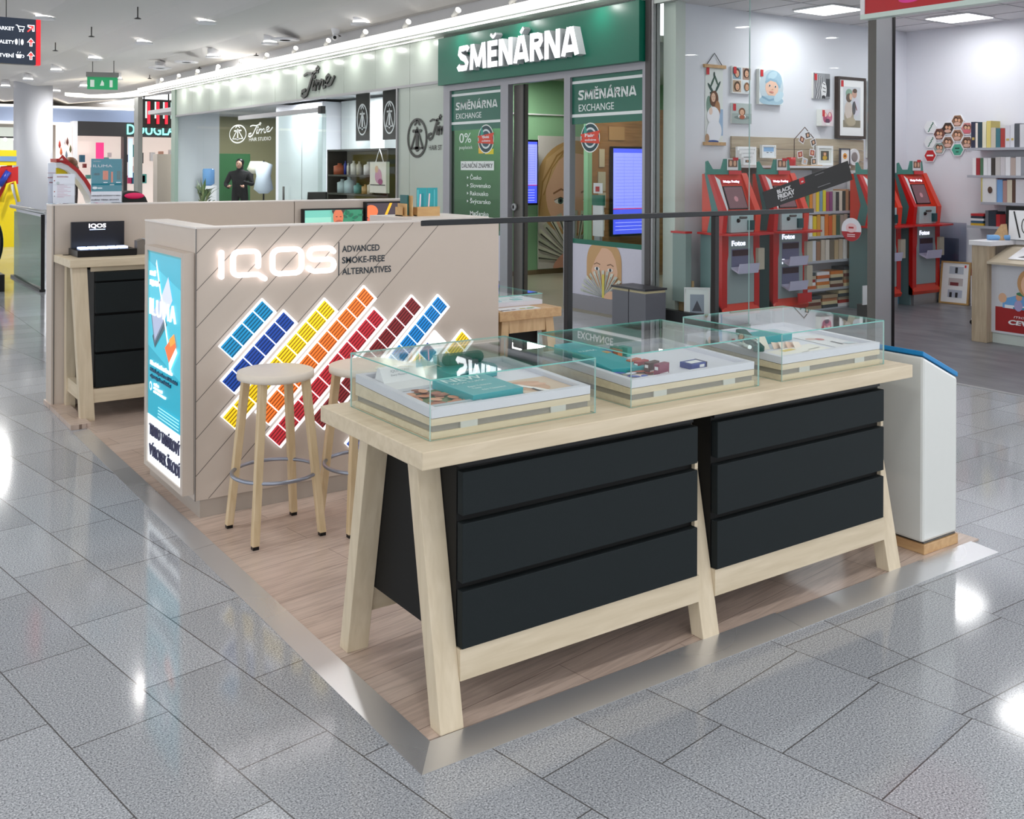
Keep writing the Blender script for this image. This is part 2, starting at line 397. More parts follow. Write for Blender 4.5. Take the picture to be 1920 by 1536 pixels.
def plank_material():
    m, nt, p = newmat('vinyl_planks'); n = nt.nodes; L = nt.links
    geo = n.new('ShaderNodeNewGeometry'); mp = n.new('ShaderNodeMapping'); mp.inputs['Rotation'].default_value = (0, 0, R(-8)); L.new(geo.outputs['Position'], mp.inputs[0])
    b = n.new('ShaderNodeTexBrick'); b.offset = .37; b.inputs['Scale'].default_value = 1; b.inputs['Mortar Size'].default_value = .0012
    b.inputs['Brick Width'].default_value = 1.1; b.inputs['Row Height'].default_value = .17
    b.inputs['Color1'].default_value = rgb((198, 177, 163)); b.inputs['Color2'].default_value = rgb((210, 191, 178)); b.inputs['Mortar'].default_value = rgb((128, 108, 96))
    L.new(mp.outputs[0], b.inputs['Vector'])
    m2 = n.new('ShaderNodeMapping'); m2.inputs['Scale'].default_value = (2.2, 30, 1); L.new(mp.outputs[0], m2.inputs[0])
    nz = n.new('ShaderNodeTexNoise'); nz.inputs['Scale'].default_value = 1.4; nz.inputs['Detail'].default_value = 7; nz.inputs['Distortion'].default_value = 1.5; L.new(m2.outputs[0], nz.inputs['Vector'])
    cr = n.new('ShaderNodeValToRGB'); cr.color_ramp.elements[0].position = .3; cr.color_ramp.elements[1].position = .6
    cr.color_ramp.elements[0].color = (.76, .74, .73, 1); cr.color_ramp.elements[1].color = (1.04, 1.04, 1.04, 1); L.new(nz.outputs['Fac'], cr.inputs[0])
    mu = n.new('ShaderNodeMix'); mu.data_type = 'RGBA'; mu.blend_type = 'MULTIPLY'; mu.inputs[0].default_value = 1
    L.new(b.outputs[0], mu.inputs[6]); L.new(cr.outputs[0], mu.inputs[7]); L.new(mu.outputs[2], p.inputs['Base Color']); p.inputs['Roughness'].default_value = .3
    return m
def slate_material():
    m, nt, p = newmat('grey_shop_floor'); n = nt.nodes; L = nt.links
    geo = n.new('ShaderNodeNewGeometry'); m2 = n.new('ShaderNodeMapping'); m2.inputs['Scale'].default_value = (3, 1, 1); L.new(geo.outputs['Position'], m2.inputs[0])
    nz = n.new('ShaderNodeTexNoise'); nz.inputs['Scale'].default_value = 2; nz.inputs['Detail'].default_value = 8; L.new(m2.outputs[0], nz.inputs['Vector'])
    cr = n.new('ShaderNodeValToRGB'); cr.color_ramp.elements[0].position = .3; cr.color_ramp.elements[1].position = .7
    cr.color_ramp.elements[0].color = rgb((92, 94, 100)); cr.color_ramp.elements[1].color = rgb((124, 125, 130)); L.new(nz.outputs['Fac'], cr.inputs[0])
    L.new(cr.outputs[0], p.inputs['Base Color']); p.inputs['Roughness'].default_value = .35; return m
struct('floor', MB().box(-16, 5.82, -10, 42, -.1, 0, granite_material()).box(5.82, 14, -10, 1.2, -.1, 0, granite_material()))
struct('floor', MB().box(5.82, 10.5, 1.2, 5.55, -.1, .002, slate_material()))
struct('trim_1', MB().box(5.78, 5.82, 1.2, 5.6, 0, .006, STEEL))
struct('floor', MB().box(5.82, 14, 5.6, 10.4, -.1, .001, paint((150, 146, 128), .3, var=.08, scale=3)).box(5.82, 14, 10.4, 42, -.1, .001, paint((150, 150, 150), .3, var=.08, scale=3)))
# kiosk floor and its metal edging
platform = struct('floor', MB().box(.093, 2.86, .126, 5.16, .0005, .008, plank_material()).box(0.004, .12, 4.30, 5.16, .0005, .03, plank_material()))
def brushed():
    m, nt, p = newmat('brushed_steel'); n = nt.nodes; L = nt.links
    tc = n.new('ShaderNodeTexCoord'); mp = n.new('ShaderNodeMapping'); mp.inputs['Scale'].default_value = (1.5, 1.5, 1.5); L.new(tc.outputs['Object'], mp.inputs[0])
    nz = n.new('ShaderNodeTexNoise'); nz.inputs['Scale'].default_value = 1; nz.inputs['Detail'].default_value = 0; L.new(mp.outputs[0], nz.inputs['Vector'])
    cr = n.new('ShaderNodeMapRange'); cr.inputs[3].default_value = .22; cr.inputs[4].default_value = .36; L.new(nz.outputs['Fac'], cr.inputs[0])
    p.inputs['Base Color'].default_value = rgb((216, 217, 220)); p.inputs['Metallic'].default_value = .75; L.new(cr.outputs[0], p.inputs['Roughness'])
    return m
BR = brushed()
# strips with a gentle ramp: left run (three lengths) and front run (two lengths), mitred at the corner
def ramp(x0, x1, y0, y1, left):
    m = MB()
    if left:   # along Y; outer edge x=0, inner x=.09
        yi0 = y0 + (.115 if y0 < .01 else 0)
        V = [(0, y0, .0004), (0, y1, .0004), (.0, y0, .002), (.0, y1, .002), (.092, yi0, .011), (.092, y1, .011), (.092, yi0, .0004), (.092, y1, .0004)]
        m.add(V, [(2, 4, 5, 3), (0, 2, 3, 1), (4, 6, 7, 5), (0, 6, 4, 2), (1, 3, 5, 7), (0, 1, 7, 6)], BR)
    else:
        xi0 = x0 + (.092 if x0 < .01 else 0)
        V = [(x0, 0, .0004), (x1, 0, .0004), (x0, 0, .002), (x1, 0, .002), (xi0, .115, .011), (x1, .125, .011), (xi0, .115, .0004), (x1, .125, .0004)]
        m.add(V, [(2, 3, 5, 4), (0, 1, 3, 2), (4, 5, 7, 6), (0, 2, 4, 6), (1, 7, 5, 3), (0, 6, 7, 1)], BR)
    return m
for i, (a, b) in enumerate([(0, 1.93), (1.932, 3.28), (3.282, 4.24)]): struct('trim_%d' % (2 + i), ramp(0, 0, a, b, True))
for i, (a, b) in enumerate([(0, 1.54), (1.542, 2.80)]): struct('trim_%d' % (5 + i), ramp(a, b, 0, 0, False))

# ================================================================ ceiling
def ceil_mesh():
    m = MB(); c = paint((226, 223, 220), .7, var=.01); V = []; nx, ny = 150, 44
    X0, X1, Y0, Y1 = -14, 8, -10, 42
    for j in range(ny + 1):
        y = Y0 + (Y1 - Y0) * j / ny
        for i in range(nx + 1):
            x = X0 + (X1 - X0) * i / nx
            t = ((x - 1.6 - .0022 * (y - 14) ** 2 * .6) / 2.08) % 1.0        # folded bays, lamps sit in the low edge
            z = 3.84 + .20 * (abs(t - .5) * 2) ** 1.0 * (1 if t < .5 else .55) if False else 3.80 + .27 * (t if t < .72 else (1 - t) * .72 / .28)
            V.append((x, y, z))
    F = [(j * (nx + 1) + i, (j + 1) * (nx + 1) + i, (j + 1) * (nx + 1) + i + 1, j * (nx + 1) + i + 1) for j in range(ny) for i in range(nx)]
    m.add(V, F, c, smooth=False)
    return m
struct('ceiling', ceil_mesh())
# ---- cornice over the shop fronts: white ledge with a lit trough, its lit faces made to glow
cor = MB(); CW = paint((236, 234, 228), .35)
cor.box(5.58, 6.0, 5.0, 24, 3.44, 3.50, CW).box(5.58, 5.63, 5.0, 24, 3.50, 3.56, glow((255, 253, 248), .9)).box(5.575, 5.58, 5.0, 24, 3.44, 3.56, glow((255, 253, 248), .9))
cor.box(5.66, 5.72, 5.0, 24, 3.432, 3.44, glow((255, 252, 245), 3.0)).box(5.90, 5.93, 10.0, 24, 3.432, 3.44, glow((255, 252, 245), 2.0))
ring = [(5.79 - .9 * (1 - math.cos(a)) * .9, 24 + 2.6 * math.sin(a)) for a in [R(k * 9) for k in range(0, 15)]]
for i in range(len(ring) - 1):
    (xa, ya), (xb, yb) = ring[i], ring[i + 1]
    cor.add([(xa - .21, ya, 3.44), (xa + .21, ya, 3.44), (xb + .21, yb, 3.44), (xb - .21, yb, 3.44), (xa - .21, ya, 3.52), (xa + .21, ya, 3.52), (xb + .21, yb, 3.52), (xb - .21, yb, 3.52)],
            [(3, 2, 1, 0), (4, 5, 6, 7), (0, 1, 5, 4), (1, 2, 6, 5), (2, 3, 7, 6), (3, 0, 4, 7)], glow((255, 250, 235), 1.6))
struct('trim_7', cor)
struct('wall_above_shops', MB().box(6.02, 6.3, 5.0, 24, 3.44, 4.0, paint((205, 205, 208), .6)))
# spotlights on the cornice
sp0 = None; names = ['nearest', 'second', 'third', 'fourth', 'fifth', 'sixth', 'seventh', 'eighth', 'ninth', 'tenth', 'eleventh', 'twelfth', 'thirteenth', 'fourteenth']
for i in range(13):
    y = 6.35 + 1.32 * i; loc = (5.66, y, 3.552)
    if sp0 is None:
        sp0 = thing('spotlight', '', 'spotlight', loc, 'white spotlights on the lit cornice above the shop fronts')
        part('bracket', MB().box(5.65, 5.67, y - .01, y + .01, 3.552, 3.60, CW), sp0)
        h = MB().tube([(5.63, y - .09, 3.655), (5.64, y + .07, 3.595)], [.042, .022], CW, 16); hd = part('lamp_head', h, sp0)
        part('lens', MB().tube([(5.6297, y - .0945, 3.657), (5.63, y - .09, 3.655)], .038, glow((255, 250, 240), 5), 16), hd)
        o = sp0
    else: o = dup(sp0, loc)
    o['label'] = 'white cornice spotlight above the shops, %s one counted from the green sign end' % names[i]
# ---- recessed downlights
dl0 = None
vis = [(1.59, 13.93), (1.6, 17.1), (3.68, 12.96), (3.62, 16.16), (3.56, 19.6), (3.46, 22.85), (3.4, 26.0), (5.62, 11.7), (5.45, 14.9), (5.36, 17.66), (5.25, 20.9), (5.14, 24.27), (5.05, 27.41), (4.82, 29.95), (3.3, 28.8)]
lab = ['beside the wayfinding sign', 'above the white column top', 'in the middle bay nearest the camera', 'middle bay second', 'middle bay third', 'middle bay fourth', 'middle bay fifth', 'nearest above the green exchange sign', 'above the hair studio fascia', 'before the round vents', 'right bay behind the vents', 'right bay near the exit sign', 'beyond the exit sign', 'furthest right bay', 'furthest middle bay']
allp = [(p, lab[i]) for i, p in enumerate(vis)]
for (x, y), lb in allp:
    loc = (x, y, 3.772)
    if dl0 is None:
        dl0 = thing('downlight', '', 'downlight', loc, 'round recessed downlights in the folded grey ceiling')
        part('rim', MB().lathe([(.115, 3.772), (.15, 3.772), (.15, 3.80), (.115, 3.80)], WHITE, x, y), dl0)
        part('diffuser', MB().lathe([(.01, 3.776), (.115, 3.776), (.115, 3.83), (.01, 3.83)], glow((255, 252, 246), 6), x, y), dl0)
        part('housing', MB().lathe([(.11, 3.80), (.11, 3.95)], WHITE, x, y), dl0); o = dl0
    else: o = dup(dl0, loc)
    o['label'] = ('round recessed ceiling downlight, %s' % lb) if lb else 'round recessed ceiling downlight over the kiosk side, out of the picture'
# ---- sprinklers
sk0 = None
for i, (x, y) in enumerate([(2.68, 13.0), (2.62, 15.61), (2.56, 18.22), (5.85, 20.02), (5.9, 16.75), (5.9, 13.07), (5.7, 23.38)]):
    loc = (x, y, 3.76)
    if sk0 is None:
        sk0 = thing('sprinkler', '', 'sprinkler', loc, 'small dark sprinklers hanging from the ceiling')
        part('stem', MB().tube([(x, y, 3.775), (x, y, 3.95)], .010, DGREY, 8), sk0)
        part('deflector', MB().lathe([(.02, 3.76), (.05, 3.764), (.05, 3.77), (.015, 3.785)], DGREY, x, y, 12), sk0); o = sk0
    else: o = dup(sk0, loc)
    o['label'] = 'small dark ceiling sprinkler, ' + ['left row nearest the camera', 'left row second', 'left row furthest', 'above the studio left part', 'between the ceiling vents', 'beside the black camera dome', 'near the exit sign'][i]
cd = thing('camera_dome', 'white ceiling camera dome with black lens above the hair studio', 'security camera', (5.7, 12.74, 3.66))
part('mount', MB().lathe([(.05, 3.74), (.07, 3.82), (.07, 3.95)], WHITE, 5.7, 12.74), cd)
part('camera_ball', MB().ball((5.7, 12.74, 3.70), .055, WHITE), cd)
part('lens', MB().ball((5.665, 12.70, 3.69), .03, BLK, 10), cd)
for i, (x, y) in enumerate([(5.24, 18.97), (5.44, 14.19), (5.18, 20.65)]):
    v = thing('ceiling_vent', 'round slotted ceiling vent, ' + ['middle one behind the downlight', 'nearest one before the camera dome', 'far one towards the exit sign'][i], 'vent', (x, y, 3.77), 'round ceiling vents')
    part('outer_ring', MB().lathe([(.17, 3.775), (.24, 3.775), (.24, 3.80), (.17, 3.80)], WHITE, x, y), v)
    part('grille', MB().lathe([(.03, 3.775), (.09, 3.775), (.09, 3.80), (.03, 3.80)], DGREY, x, y).lathe([(.11, 3.778), (.15, 3.778), (.15, 3.80), (.11, 3.80)], DGREY, x, y), v)
# exit sign
ex = thing('exit_sign', 'green and white emergency exit sign hanging from the ceiling', 'exit sign', (3.85, 20.4, 3.23))
Mx = plane((3.60, 20.4, 3.23), (1, -.3, 0), (0, 0, 1))
part('housing', MB().prism(rect(-.02, .26, .62, .36), (-.05, .05), paint((120, 120, 118), .5), Mx), ex)
part('sign_plate', art(MB().prism(rect(0, 0, .6, .26), (-.02, .02), glow((20, 130, 80), .6), Mx), Mx, [('#e8f4ec', rect(.06, .05, .14, .2)), ('#e8f4ec', [(.25, .08), (.33, .08), (.33, .14), (.29, .2)]), ('#e8f4ec', rect(.44, .05, .5, .2))], start=.021), ex)
part('suspension_rod', MB().tube([(3.7, 20.37, 3.59), (3.7, 20.37, 3.95)], .008, DGREY, 6).tube([(4.1, 20.25, 3.59), (4.1, 20.25, 3.95)], .008, DGREY, 6), ex)
# wayfinding sign (hanging)
wf = thing('wayfinding_sign', 'dark blue hanging wayfinding sign with red edge stripe', 'sign', (-.1, 8, 2.55))
NAVY = glow((18, 38, 62), .25); Ms = plane((-.65, 8.0, 2.56), (1, .03, 0), (0, 0, 1))
part('sign_box', MB().prism(rect(0, 0, 1.10, .425), (-.09, .0), NAVY, Ms), wf)
part('stripe', MB().prism(rect(1.10, 0, 1.14, .425), (-.09, .002), glow((225, 20, 34), .9), Ms), wf, 'red vertical end stripe')
lt = MB(); WG = glow((240, 244, 250), 1.1)
for k, (w_, zz) in enumerate((('SUPERMARKET', .31), ('TOALETY', .185), ('OBČERSTVENÍ', .06))):
    text(lt, Ms, w_, .918 - .027 * len(w_), zz - .002, WG, h=.032, width=.0265 * len(w_), ext=.002, bold=.02)
AR = glow((240, 60, 60), 1.1)
for k, zz in enumerate((.33, .205, .08)):
    Mi = Ms @ Matrix.Translation((.026, 0, 0))
    if k == 0: art(lt, Mi, [(WG, stroke([(.90, zz + .03), (.915, zz + .03), (.93, zz - .01), (.965, zz - .01), (.975, zz + .02), (.92, zz + .02)], .008)), (WG, ell(.935, zz - .025, .007, .007, 8)), (WG, ell(.96, zz - .025, .007, .007, 8)),
                                (WG, [(1.0, zz + .02), (1.0, zz + .04), (1.06, zz + .04), (1.06, zz - .02), (1.04, zz - .02), (1.04, zz)]), (AR, [(1.01, zz + .022), (1.01, zz + .034), (1.054, zz + .034), (1.054, zz - .012), (1.044, zz - .012), (1.044, zz + .018)]), (AR, stroke([(1.0, zz - .025), (1.045, zz + .02)], .012))], start=.002)
    else:
        art(lt, Mi, [(WG, [(.995, zz), (1.03, zz + .045), (1.065, zz)]), (WG, rect(1.018, zz - .035, 1.042, zz)), (AR, [(1.004, zz + .004), (1.03, zz + .036), (1.056, zz + .004)]), (AR, rect(1.024, zz - .03, 1.036, zz + .01))], start=.002)
        if k == 1: art(lt, Mi, [(WG, ell(.905, zz, .012, .028, 12)), (WG, rect(.928, zz - .03, .932, zz + .03)), (WG, ell(.955, zz, .012, .028, 12))], start=.002)
        else: art(lt, Mi, [(WG, [(.90, zz + .01), (.91, zz - .025), (.945, zz - .025), (.955, zz + .01)]), (WG, stroke(ell(.958, zz - .006, .012, .012, 10, -90, 90), .006)), (WG, stroke([(.915, zz + .02), (.92, zz + .035)], .005)), (WG, stroke([(.935, zz + .02), (.94, zz + .035)], .005))], start=.002)
part('lettering', lt, wf, 'white words, pictograms and red arrows')
part('suspension_wire', MB().tube([(.20, 8.06, 2.985), (.20, 8.06, 3.9)], .004, DGREY, 6), wf)

# ================================================================ far background
col = MB().lathe([(.50, 0), (.50, 3.95)], paint((214, 216, 224), .45, var=.01), 4.0, 28.75, 48)
single('column', col, 'round white ceiling column behind the kiosk back panel', 'column')
Fw = MB(); FL = paint((214, 208, 202), .6)
Fw.box(-6, 14, 38, 38.2, 0, 3.95, FL)
struct('wall_far', Fw)
fas = MB().box(-6, 11, 35.9, 36.2, 3.12, 3.62, paint((172, 190, 224), .5)).box(-6, 11, 35.86, 36.2, 3.62, 3.70, glow((255, 250, 240), 1.3)).box(-6, 11, 35.86, 36.2, 3.04, 3.12, glow((255, 240, 220), .9)).box(-6, 11, 36.2, 38, 3.6, 3.7, FL)
struct('wall_fascia', fas)
struct('wall_far_right', MB().box(10.6, 10.8, 24, 38, 0, 3.95, FL))
# perfumery shop front
ds = thing('perfume_shop', 'perfume shop far behind with black fascia and lit green name', 'shop front', (8.4, 35.5, 0))
part('fascia', MB().box(6.52, 10.5, 35.2, 35.6, 2.66, 3.16, paint((52, 50, 52), .4)), ds)
part('lettering', text(MB(), FY(8.16, 35.19, 2.74), 'DOUGLAS', 0, 0, glow((120, 240, 226), 2.0), h=.36, width=1.86, ext=.03, bold=.01), ds, 'glowing mint green name')
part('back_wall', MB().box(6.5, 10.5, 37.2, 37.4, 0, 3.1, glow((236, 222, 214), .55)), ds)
part('white_pillar', MB().box(6.38, 6.52, 35.2, 35.7, 0, 3.16, WHITE), ds)
part('dark_pillar', MB().box(8.06, 8.18, 35.2, 35.6, 0, 2.66, paint((42, 42, 46), .4)), ds)
g = MB()
for i in range(26):
    x = 6.7 + random.random() * 3.4; z = .9 + random.random() * 1.1; c = random.choice([(200, 60, 110), (60, 120, 150), (240, 240, 240), (40, 40, 48), (150, 60, 60), (90, 170, 160), (220, 170, 150)])
    g.box(x, x + .08 + random.random() * .12, 36.6, 36.8, z, z + .12 + random.random() * .35, paint(c, .5))
part('goods_display', g, ds, kind='stuff')
part('pink_poster', MB().box(7.35, 7.62, 36.2, 36.24, 1.75, 2.45, glow((232, 60, 130), .8)), ds, 'bright pink poster')
part('light_column', MB().box(8.28, 8.42, 35.4, 35.5, 1.2, 2.6, glow((190, 210, 250), 1.0)), ds, 'pale blue lit column')
# clothes shop left of the column and bright wall with decorations
cs = thing('fashion_shop', 'bright fashion shop far away left of the column', 'shop front', (5, 35.2, 0))
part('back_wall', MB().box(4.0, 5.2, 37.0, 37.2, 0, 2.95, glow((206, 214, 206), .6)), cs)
part('mannequin', MB().lathe([(.03, 1.1), (.16, 1.3), (.1, 1.7), (.17, 2.05), (.05, 2.2), (.07, 2.4)], paint((190, 150, 140), .5), 4.85, 36, 16).lathe([(.17, .9), (.16, 1.6)], paint((60, 66, 80), .6), 4.85, 36, 16), cs)
part('spot_rail', MB().box(4.1, 5.0, 35.9, 35.95, 2.55, 2.6, BLK).ball((4.35, 35.85, 2.5), .06, glow((255, 230, 240), 4)).ball((4.65, 35.85, 2.5), .06, glow((255, 230, 240), 4)).ball((4.9, 35.85, 2.52), .06, glow((235, 230, 255), 4)), cs)
dw = thing('decorated_wall', 'pale lit shop wall with hanging ornaments right of the column', 'shop front', (6.2, 35.4, 0))
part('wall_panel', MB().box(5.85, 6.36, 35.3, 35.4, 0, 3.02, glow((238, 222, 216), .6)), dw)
o_ = MB()
for i, (x, z, c) in enumerate([(5.95, 2.35, '#b03a30'), (6.1, 2.5, '#e8e8ee'), (6.2, 2.45, '#5a2f28'), (6.3, 2.2, '#5c5a34'), (6.0, 2.1, '#c85a28'), (6.17, 2.0, '#6f7f8c')]):
    o_.lathe([(.005, z - .14), (.04, z - .05), (.03, z + .05), (.003, z + .15)], paint(c, .5), x, 35.25, 10)
part('ornament', o_, dw, kind='stuff')
# play machine (yellow / red) at the left edge
pm = thing('play_machine', 'yellow and red children ride with blue slide at the left edge', 'play equipment', (2.0, 20, 0))
YEL = paint((236, 208, 20), .35); BLU = paint((24, 54, 160), .35)
part('canopy', MB().box(1.3, 2.17, 19.9, 20.7, 1.62, 1.92, YEL).box(1.3, 2.17, 19.88, 19.9, 1.70, 1.80, paint((120, 150, 190), .4)), pm, 'yellow canopy')
part('body', MB().prism([(1.2, 0), (2.25, 0), (2.17, .9), (2.05, 1.3), (1.4, 1.45), (1.2, 1.3)], .6, YEL, plane((0, 20.6, 0), (1, 0, 0), (0, 0, 1))), pm)
part('side_panel', MB().prism([(1.5, .8), (1.8, .8), (2.1, 1.45), (2.1, 1.62), (1.9, 1.6)], .05, RED, plane((0, 19.98, 0), (1, 0, 0), (0, 0, 1))).prism([(2.0, 1.25), (2.2, 1.25), (2.2, 1.6), (2.0, 1.55)], .05, RED, plane((0, 19.93, 0), (1, 0, 0), (0, 0, 1))), pm, 'red side panel')
part('roller', MB().tube([(1.86, 19.85, 1.22), (2.02, 19.85, 1.5)], .06, BLU).tube([(1.8, 19.85, 1.1), (1.86, 19.85, 1.22)], .045, WHITE), pm, 'blue and white padded roller')
part('frame', MB().tube([(1.9, 19.8, .9), (2.0, 19.8, 1.25), (2.12, 19.8, 1.3), (2.2, 19.8, .9)], .03, YEL, 8).tube([(1.32, 20, 0), (1.32, 20, 1.6)], .04, YEL, 8).tube([(2.13, 20.5, 0), (2.13, 20.5, 1.7)], .04, YEL, 8), pm)
# red and white arched ride car
rc = thing('ride_car', 'white and red arched children ride car behind the notice stands', 'play equipment', (2.4, 16, 0))
arc = [(2.16, 1.655), (2.22, 1.66), (2.36, 1.60), (2.5, 1.48), (2.62, 1.32), (2.72, 1.15), (2.8, .9)]
part('roof_arch', MB().prism(stroke([(a, b + .05) for a, b in arc], .06)[::-1], .5, RED, plane((0, 16.5, 0), (1, 0, 0), (0, 0, 1))), rc, 'red roof edge')
part('arch_frame', MB().prism(stroke([(a, b - .03) for a, b in arc], .09)[::-1], .46, WHITE, plane((0, 16.48, 0), (1, 0, 0), (0, 0, 1))), rc, 'white arch')
part('crest', art(MB().prism([(2.17, 1.70), (2.36, 1.68), (2.25, 1.80)], .04, RED, plane((0, 16.0, 0), (1, 0, 0), (0, 0, 1))), plane((0, 15.96, 0), (1, 0, 0), (0, 0, 1)), [('#f0e8e8', [(2.2, 1.71), (2.26, 1.71), (2.24, 1.75)])]), rc)
part('seat', MB().lathe([(.10, 1.0), (.16, 1.3), (.15, 1.58), (.05, 1.66)], YEL, 2.28, 16.35, 20), rc, 'round yellow seat back')
part('body', MB().box(2.2, 2.85, 16.0, 16.6, 0, .9, WHITE), rc)

# escalator end and glass balustrade on the left
es = thing('escalator', 'escalator newel with black rubber handrail at the left edge', 'escalator', (.7, 11.9, 0))
hp = [(.55 + .22 * math.cos(a), 12.3, .62 + .38 * math.sin(a)) for a in [R(k) for k in range(-90, 91, 12)]]
part('handrail', MB().tube([(-1.2, 12.3, 1.00)] + hp[::-1] + [(-1.2, 12.3, .24)], .045, paint((16, 16, 18), .2), 12), es, 'glossy black handrail loop')
part('newel_panel', MB().box(-1.2, .62, 12.29, 12.31, .22, .96, glass((210, 230, 235), 1, 1.2)), es)
part('skirt', MB().box(-1.2, .80, 12.1, 12.5, 0, .22, BLK), es)
gb = thing('glass_balustrade', 'green tinted glass balustrade panel with steel top rail beside the escalator', 'balustrade', (1.2, 12.6, 0))
GG = glass((178, 214, 200), .8, 1.6)
part('glass_panel', MB().prism([(11.8, .06), (13.9, .02), (13.9, .96), (11.8, .96)], .012, GG, plane((1.19, 0, 0), (0, 1, 0), (0, 0, 1))), gb)
part('edge_post', MB().box(1.17, 1.215, 11.775, 11.80, 0, .99, BLK), gb, 'black edge strip')
part('top_rail', MB().tube([(1.2, 11.6, 1.02), (1.2, 14.2, 1.02)], .028, STEEL), gb)
part('floor_shoe', MB().box(1.16, 1.23, 11.8, 14, 0, .03, BLK), gb)
part('cross_rail', MB().tube([(1.2, 11.9, 1.02), (2.6, 11.9, 1.02)], .028, STEEL).box(2.0, 2.03, 11.88, 11.92, 0, 1.0, STEEL), gb)

# ================================================================ hair studio (Time)
FGM = paint((176, 186, 176), .26, var=.02, scale=2, spec=.5, name='backpainted_glass')
st = thing('hair_studio_front', 'pale green glass front of the hair studio with script name', 'shop front', (6.05, 16, 0))
fp = MB()
ys = [9.87, 10.836, 11.942, 13.058, 14.0, 15.0, 16.03, 17.26, 18.54, 19.8, 21.0, 22.2]
for i in range(len(ys) - 1):
    part('fascia_panel', MB().box(6.0, 6.02, ys[i] + .004, ys[i + 1] - .004, 2.83, 3.44, FGM), st)
part('ledge', MB().box(5.98, 6.05, 9.87, 22.2, 2.79, 2.83, ALU), st)
part('side_panel', MB().box(6.0, 6.02, 9.87, 10.83, 0, 2.79, FGM), st, 'pale green full height panel with black emblem')
part('side_panel', MB().box(6.0, 6.02, 10.84, 11.19, 0, 2.79, FGM), st)
Mt = FX(5.99, 0, 0)
def U(y): return -y
tm = MB(); INK = paint((44, 46, 42), .4)
def script_time(mb, M, x, z, w, h, mat, ext=.01, hair=True):
    """the studio's brush-script word as thick strokes; x,z lower left"""
    sx, sz = w / 10.0, h / 10.0
    def P(l): return [(x + a * sx, z + b * sz) for a, b in l]
    th = h * .085
    for l, t in (([(1.2, 8.2), (2.2, 8.9), (3.6, 8.4), (5.0, 9.2), (5.6, 10), (5.2, 10.6), (4.7, 9.9), (5.2, 8.6)], 1.0), ([(4.0, 8.6), (3.3, 6), (2.7, 3.6), (2.0, 1.2), (1.1, .3), (.4, 1.0), (.6, 2.4), (1.5, 2.8)], 1.5),
                 ([(4.0, 5.4), (3.7, 3.6), (3.7, 2.6), (4.2, 2.8)], 1.4), ([(4.8, 5.6), (4.6, 3.8), (4.5, 2.4)], 1.3), ([(4.6, 3.8), (5.3, 5.5), (5.8, 5.2), (5.6, 3.8), (5.5, 2.6)], 1.2), ([(5.6, 3.8), (6.3, 5.6), (6.8, 5.3), (6.6, 3.6), (6.8, 2.7), (7.3, 3.0)], 1.2),
                 ([(7.4, 4.2), (8.2, 5.0), (8.7, 6.2), (8.2, 7.0), (7.6, 6.2), (7.5, 4.4), (8.0, 3.2), (8.9, 3.6), (9.8, 6.0)], 1.2), ([(4.2, 6.9), (4.35, 7.2)], 1.4)):
        neon(mb, M, P(l), th * t / 2, mat, depth=ext)
def emblem(mb, M, cx, cz, rx, rz, mat, ext=.004):
    b_ = min(rx, rz); neon(mb, M, ell(cx, cz, rx, rz, 32), b_ * .07, mat, closed=True, depth=ext)
    def P(l): return [(cx + a * rx, cz + b * rz) for a, b in l]
    for l, t in (([(-.62, -.55), (0, .55), (.62, -.55)], .11), ([(-.25, .72), (0, .95)], .09), ([(.25, .72), (0, .95)], .09), ([(0, .35), (0, -.6)], .2), ([(-.42, .38), (.42, .38)], .12), ([(-.62, -.55), (.62, -.55)], .07), ([(-.2, -.55), (.2, -.55)], .12)):
        neon(mb, M, P(l), b_ * t / 1.4, mat, depth=ext)
script_time(tm, Mt, U(14.80), 2.84, 1.44, .48, INK, .02)
part('lettering', tm, st, 'large dark script name')
t2 = MB(); emblem(t2, Mt, U(10.60), 2.04, .27, .27, INK)
Mp = FX(5.985, 0, 0)
script_time(t2, Mt, U(10.30), 2.02, 1.0, .36, INK, .004) if False else None
for _ in (0,): text(t2, Mt, 'HAIR ST', U(10.26), 1.86, INK, h=.07, width=.36, bold=.01)
script = MB(); script_time(t2, Mt, U(10.31), 2.0, .42 * 1.7, .33, INK, .003)
for v_ in t2.v: v_.y = max(v_.y, 9.845)
part('lettering', t2, st, 'black oval emblem with script name')
# opening: glazing with frames
for a, b in ((11.2, 12.05), (12.05, 12.95), (12.95, 13.85), (16.05, 17.2), (17.2, 18.4), (18.4, 20.3), (20.3, 22.2)):
    part('window_glass', MB().box(6.03, 6.042, a + .004, b - .004, .02, 2.78, SHOPG), st)
part('door_glass', MB().box(6.06, 6.072, 13.9, 16.0, .02, 2.6, glass((236, 244, 240), .9, .8)), st, 'sliding glass door')
part('door_track', MB().box(5.96, 6.04, 13.95, 17.9, 2.56, 2.64, ALU).box(5.95, 6.04, 13.86, 13.97, 2.53, 2.66, BLK), st)
part('door_handle', MB().tube([(6.0, 15.6, .85), (6.0, 15.6, 1.25)], .02, DGREY), st)
gl = MB(); emblem(gl, Mt, U(18.0), 2.28, .48, .18, paint((215, 220, 216), .4), .003)
script_time(gl, Mt, U(17.45), 2.2, 1.35, .26, paint((215, 220, 216), .4), .003); text(gl, Mt, 'HAIR STUDIO', U(17.35), 2.12, paint((215, 220, 216), .4), h=.07, width=1.15)
part('glass_lettering', gl, st, 'white emblem and script name on the glass')
part('frame', MB().box(5.97, 6.05, 22.2, 22.5, 0, 3.44, paint((140, 160, 148), .3)).box(5.97, 6.05, 11.17, 11.21, 0, 2.8, ALU), st)
struct('wall_studio_back', MB().box(10.4, 10.6, 10.3, 26, 0, 3.4, paint((176, 178, 186), .6)))
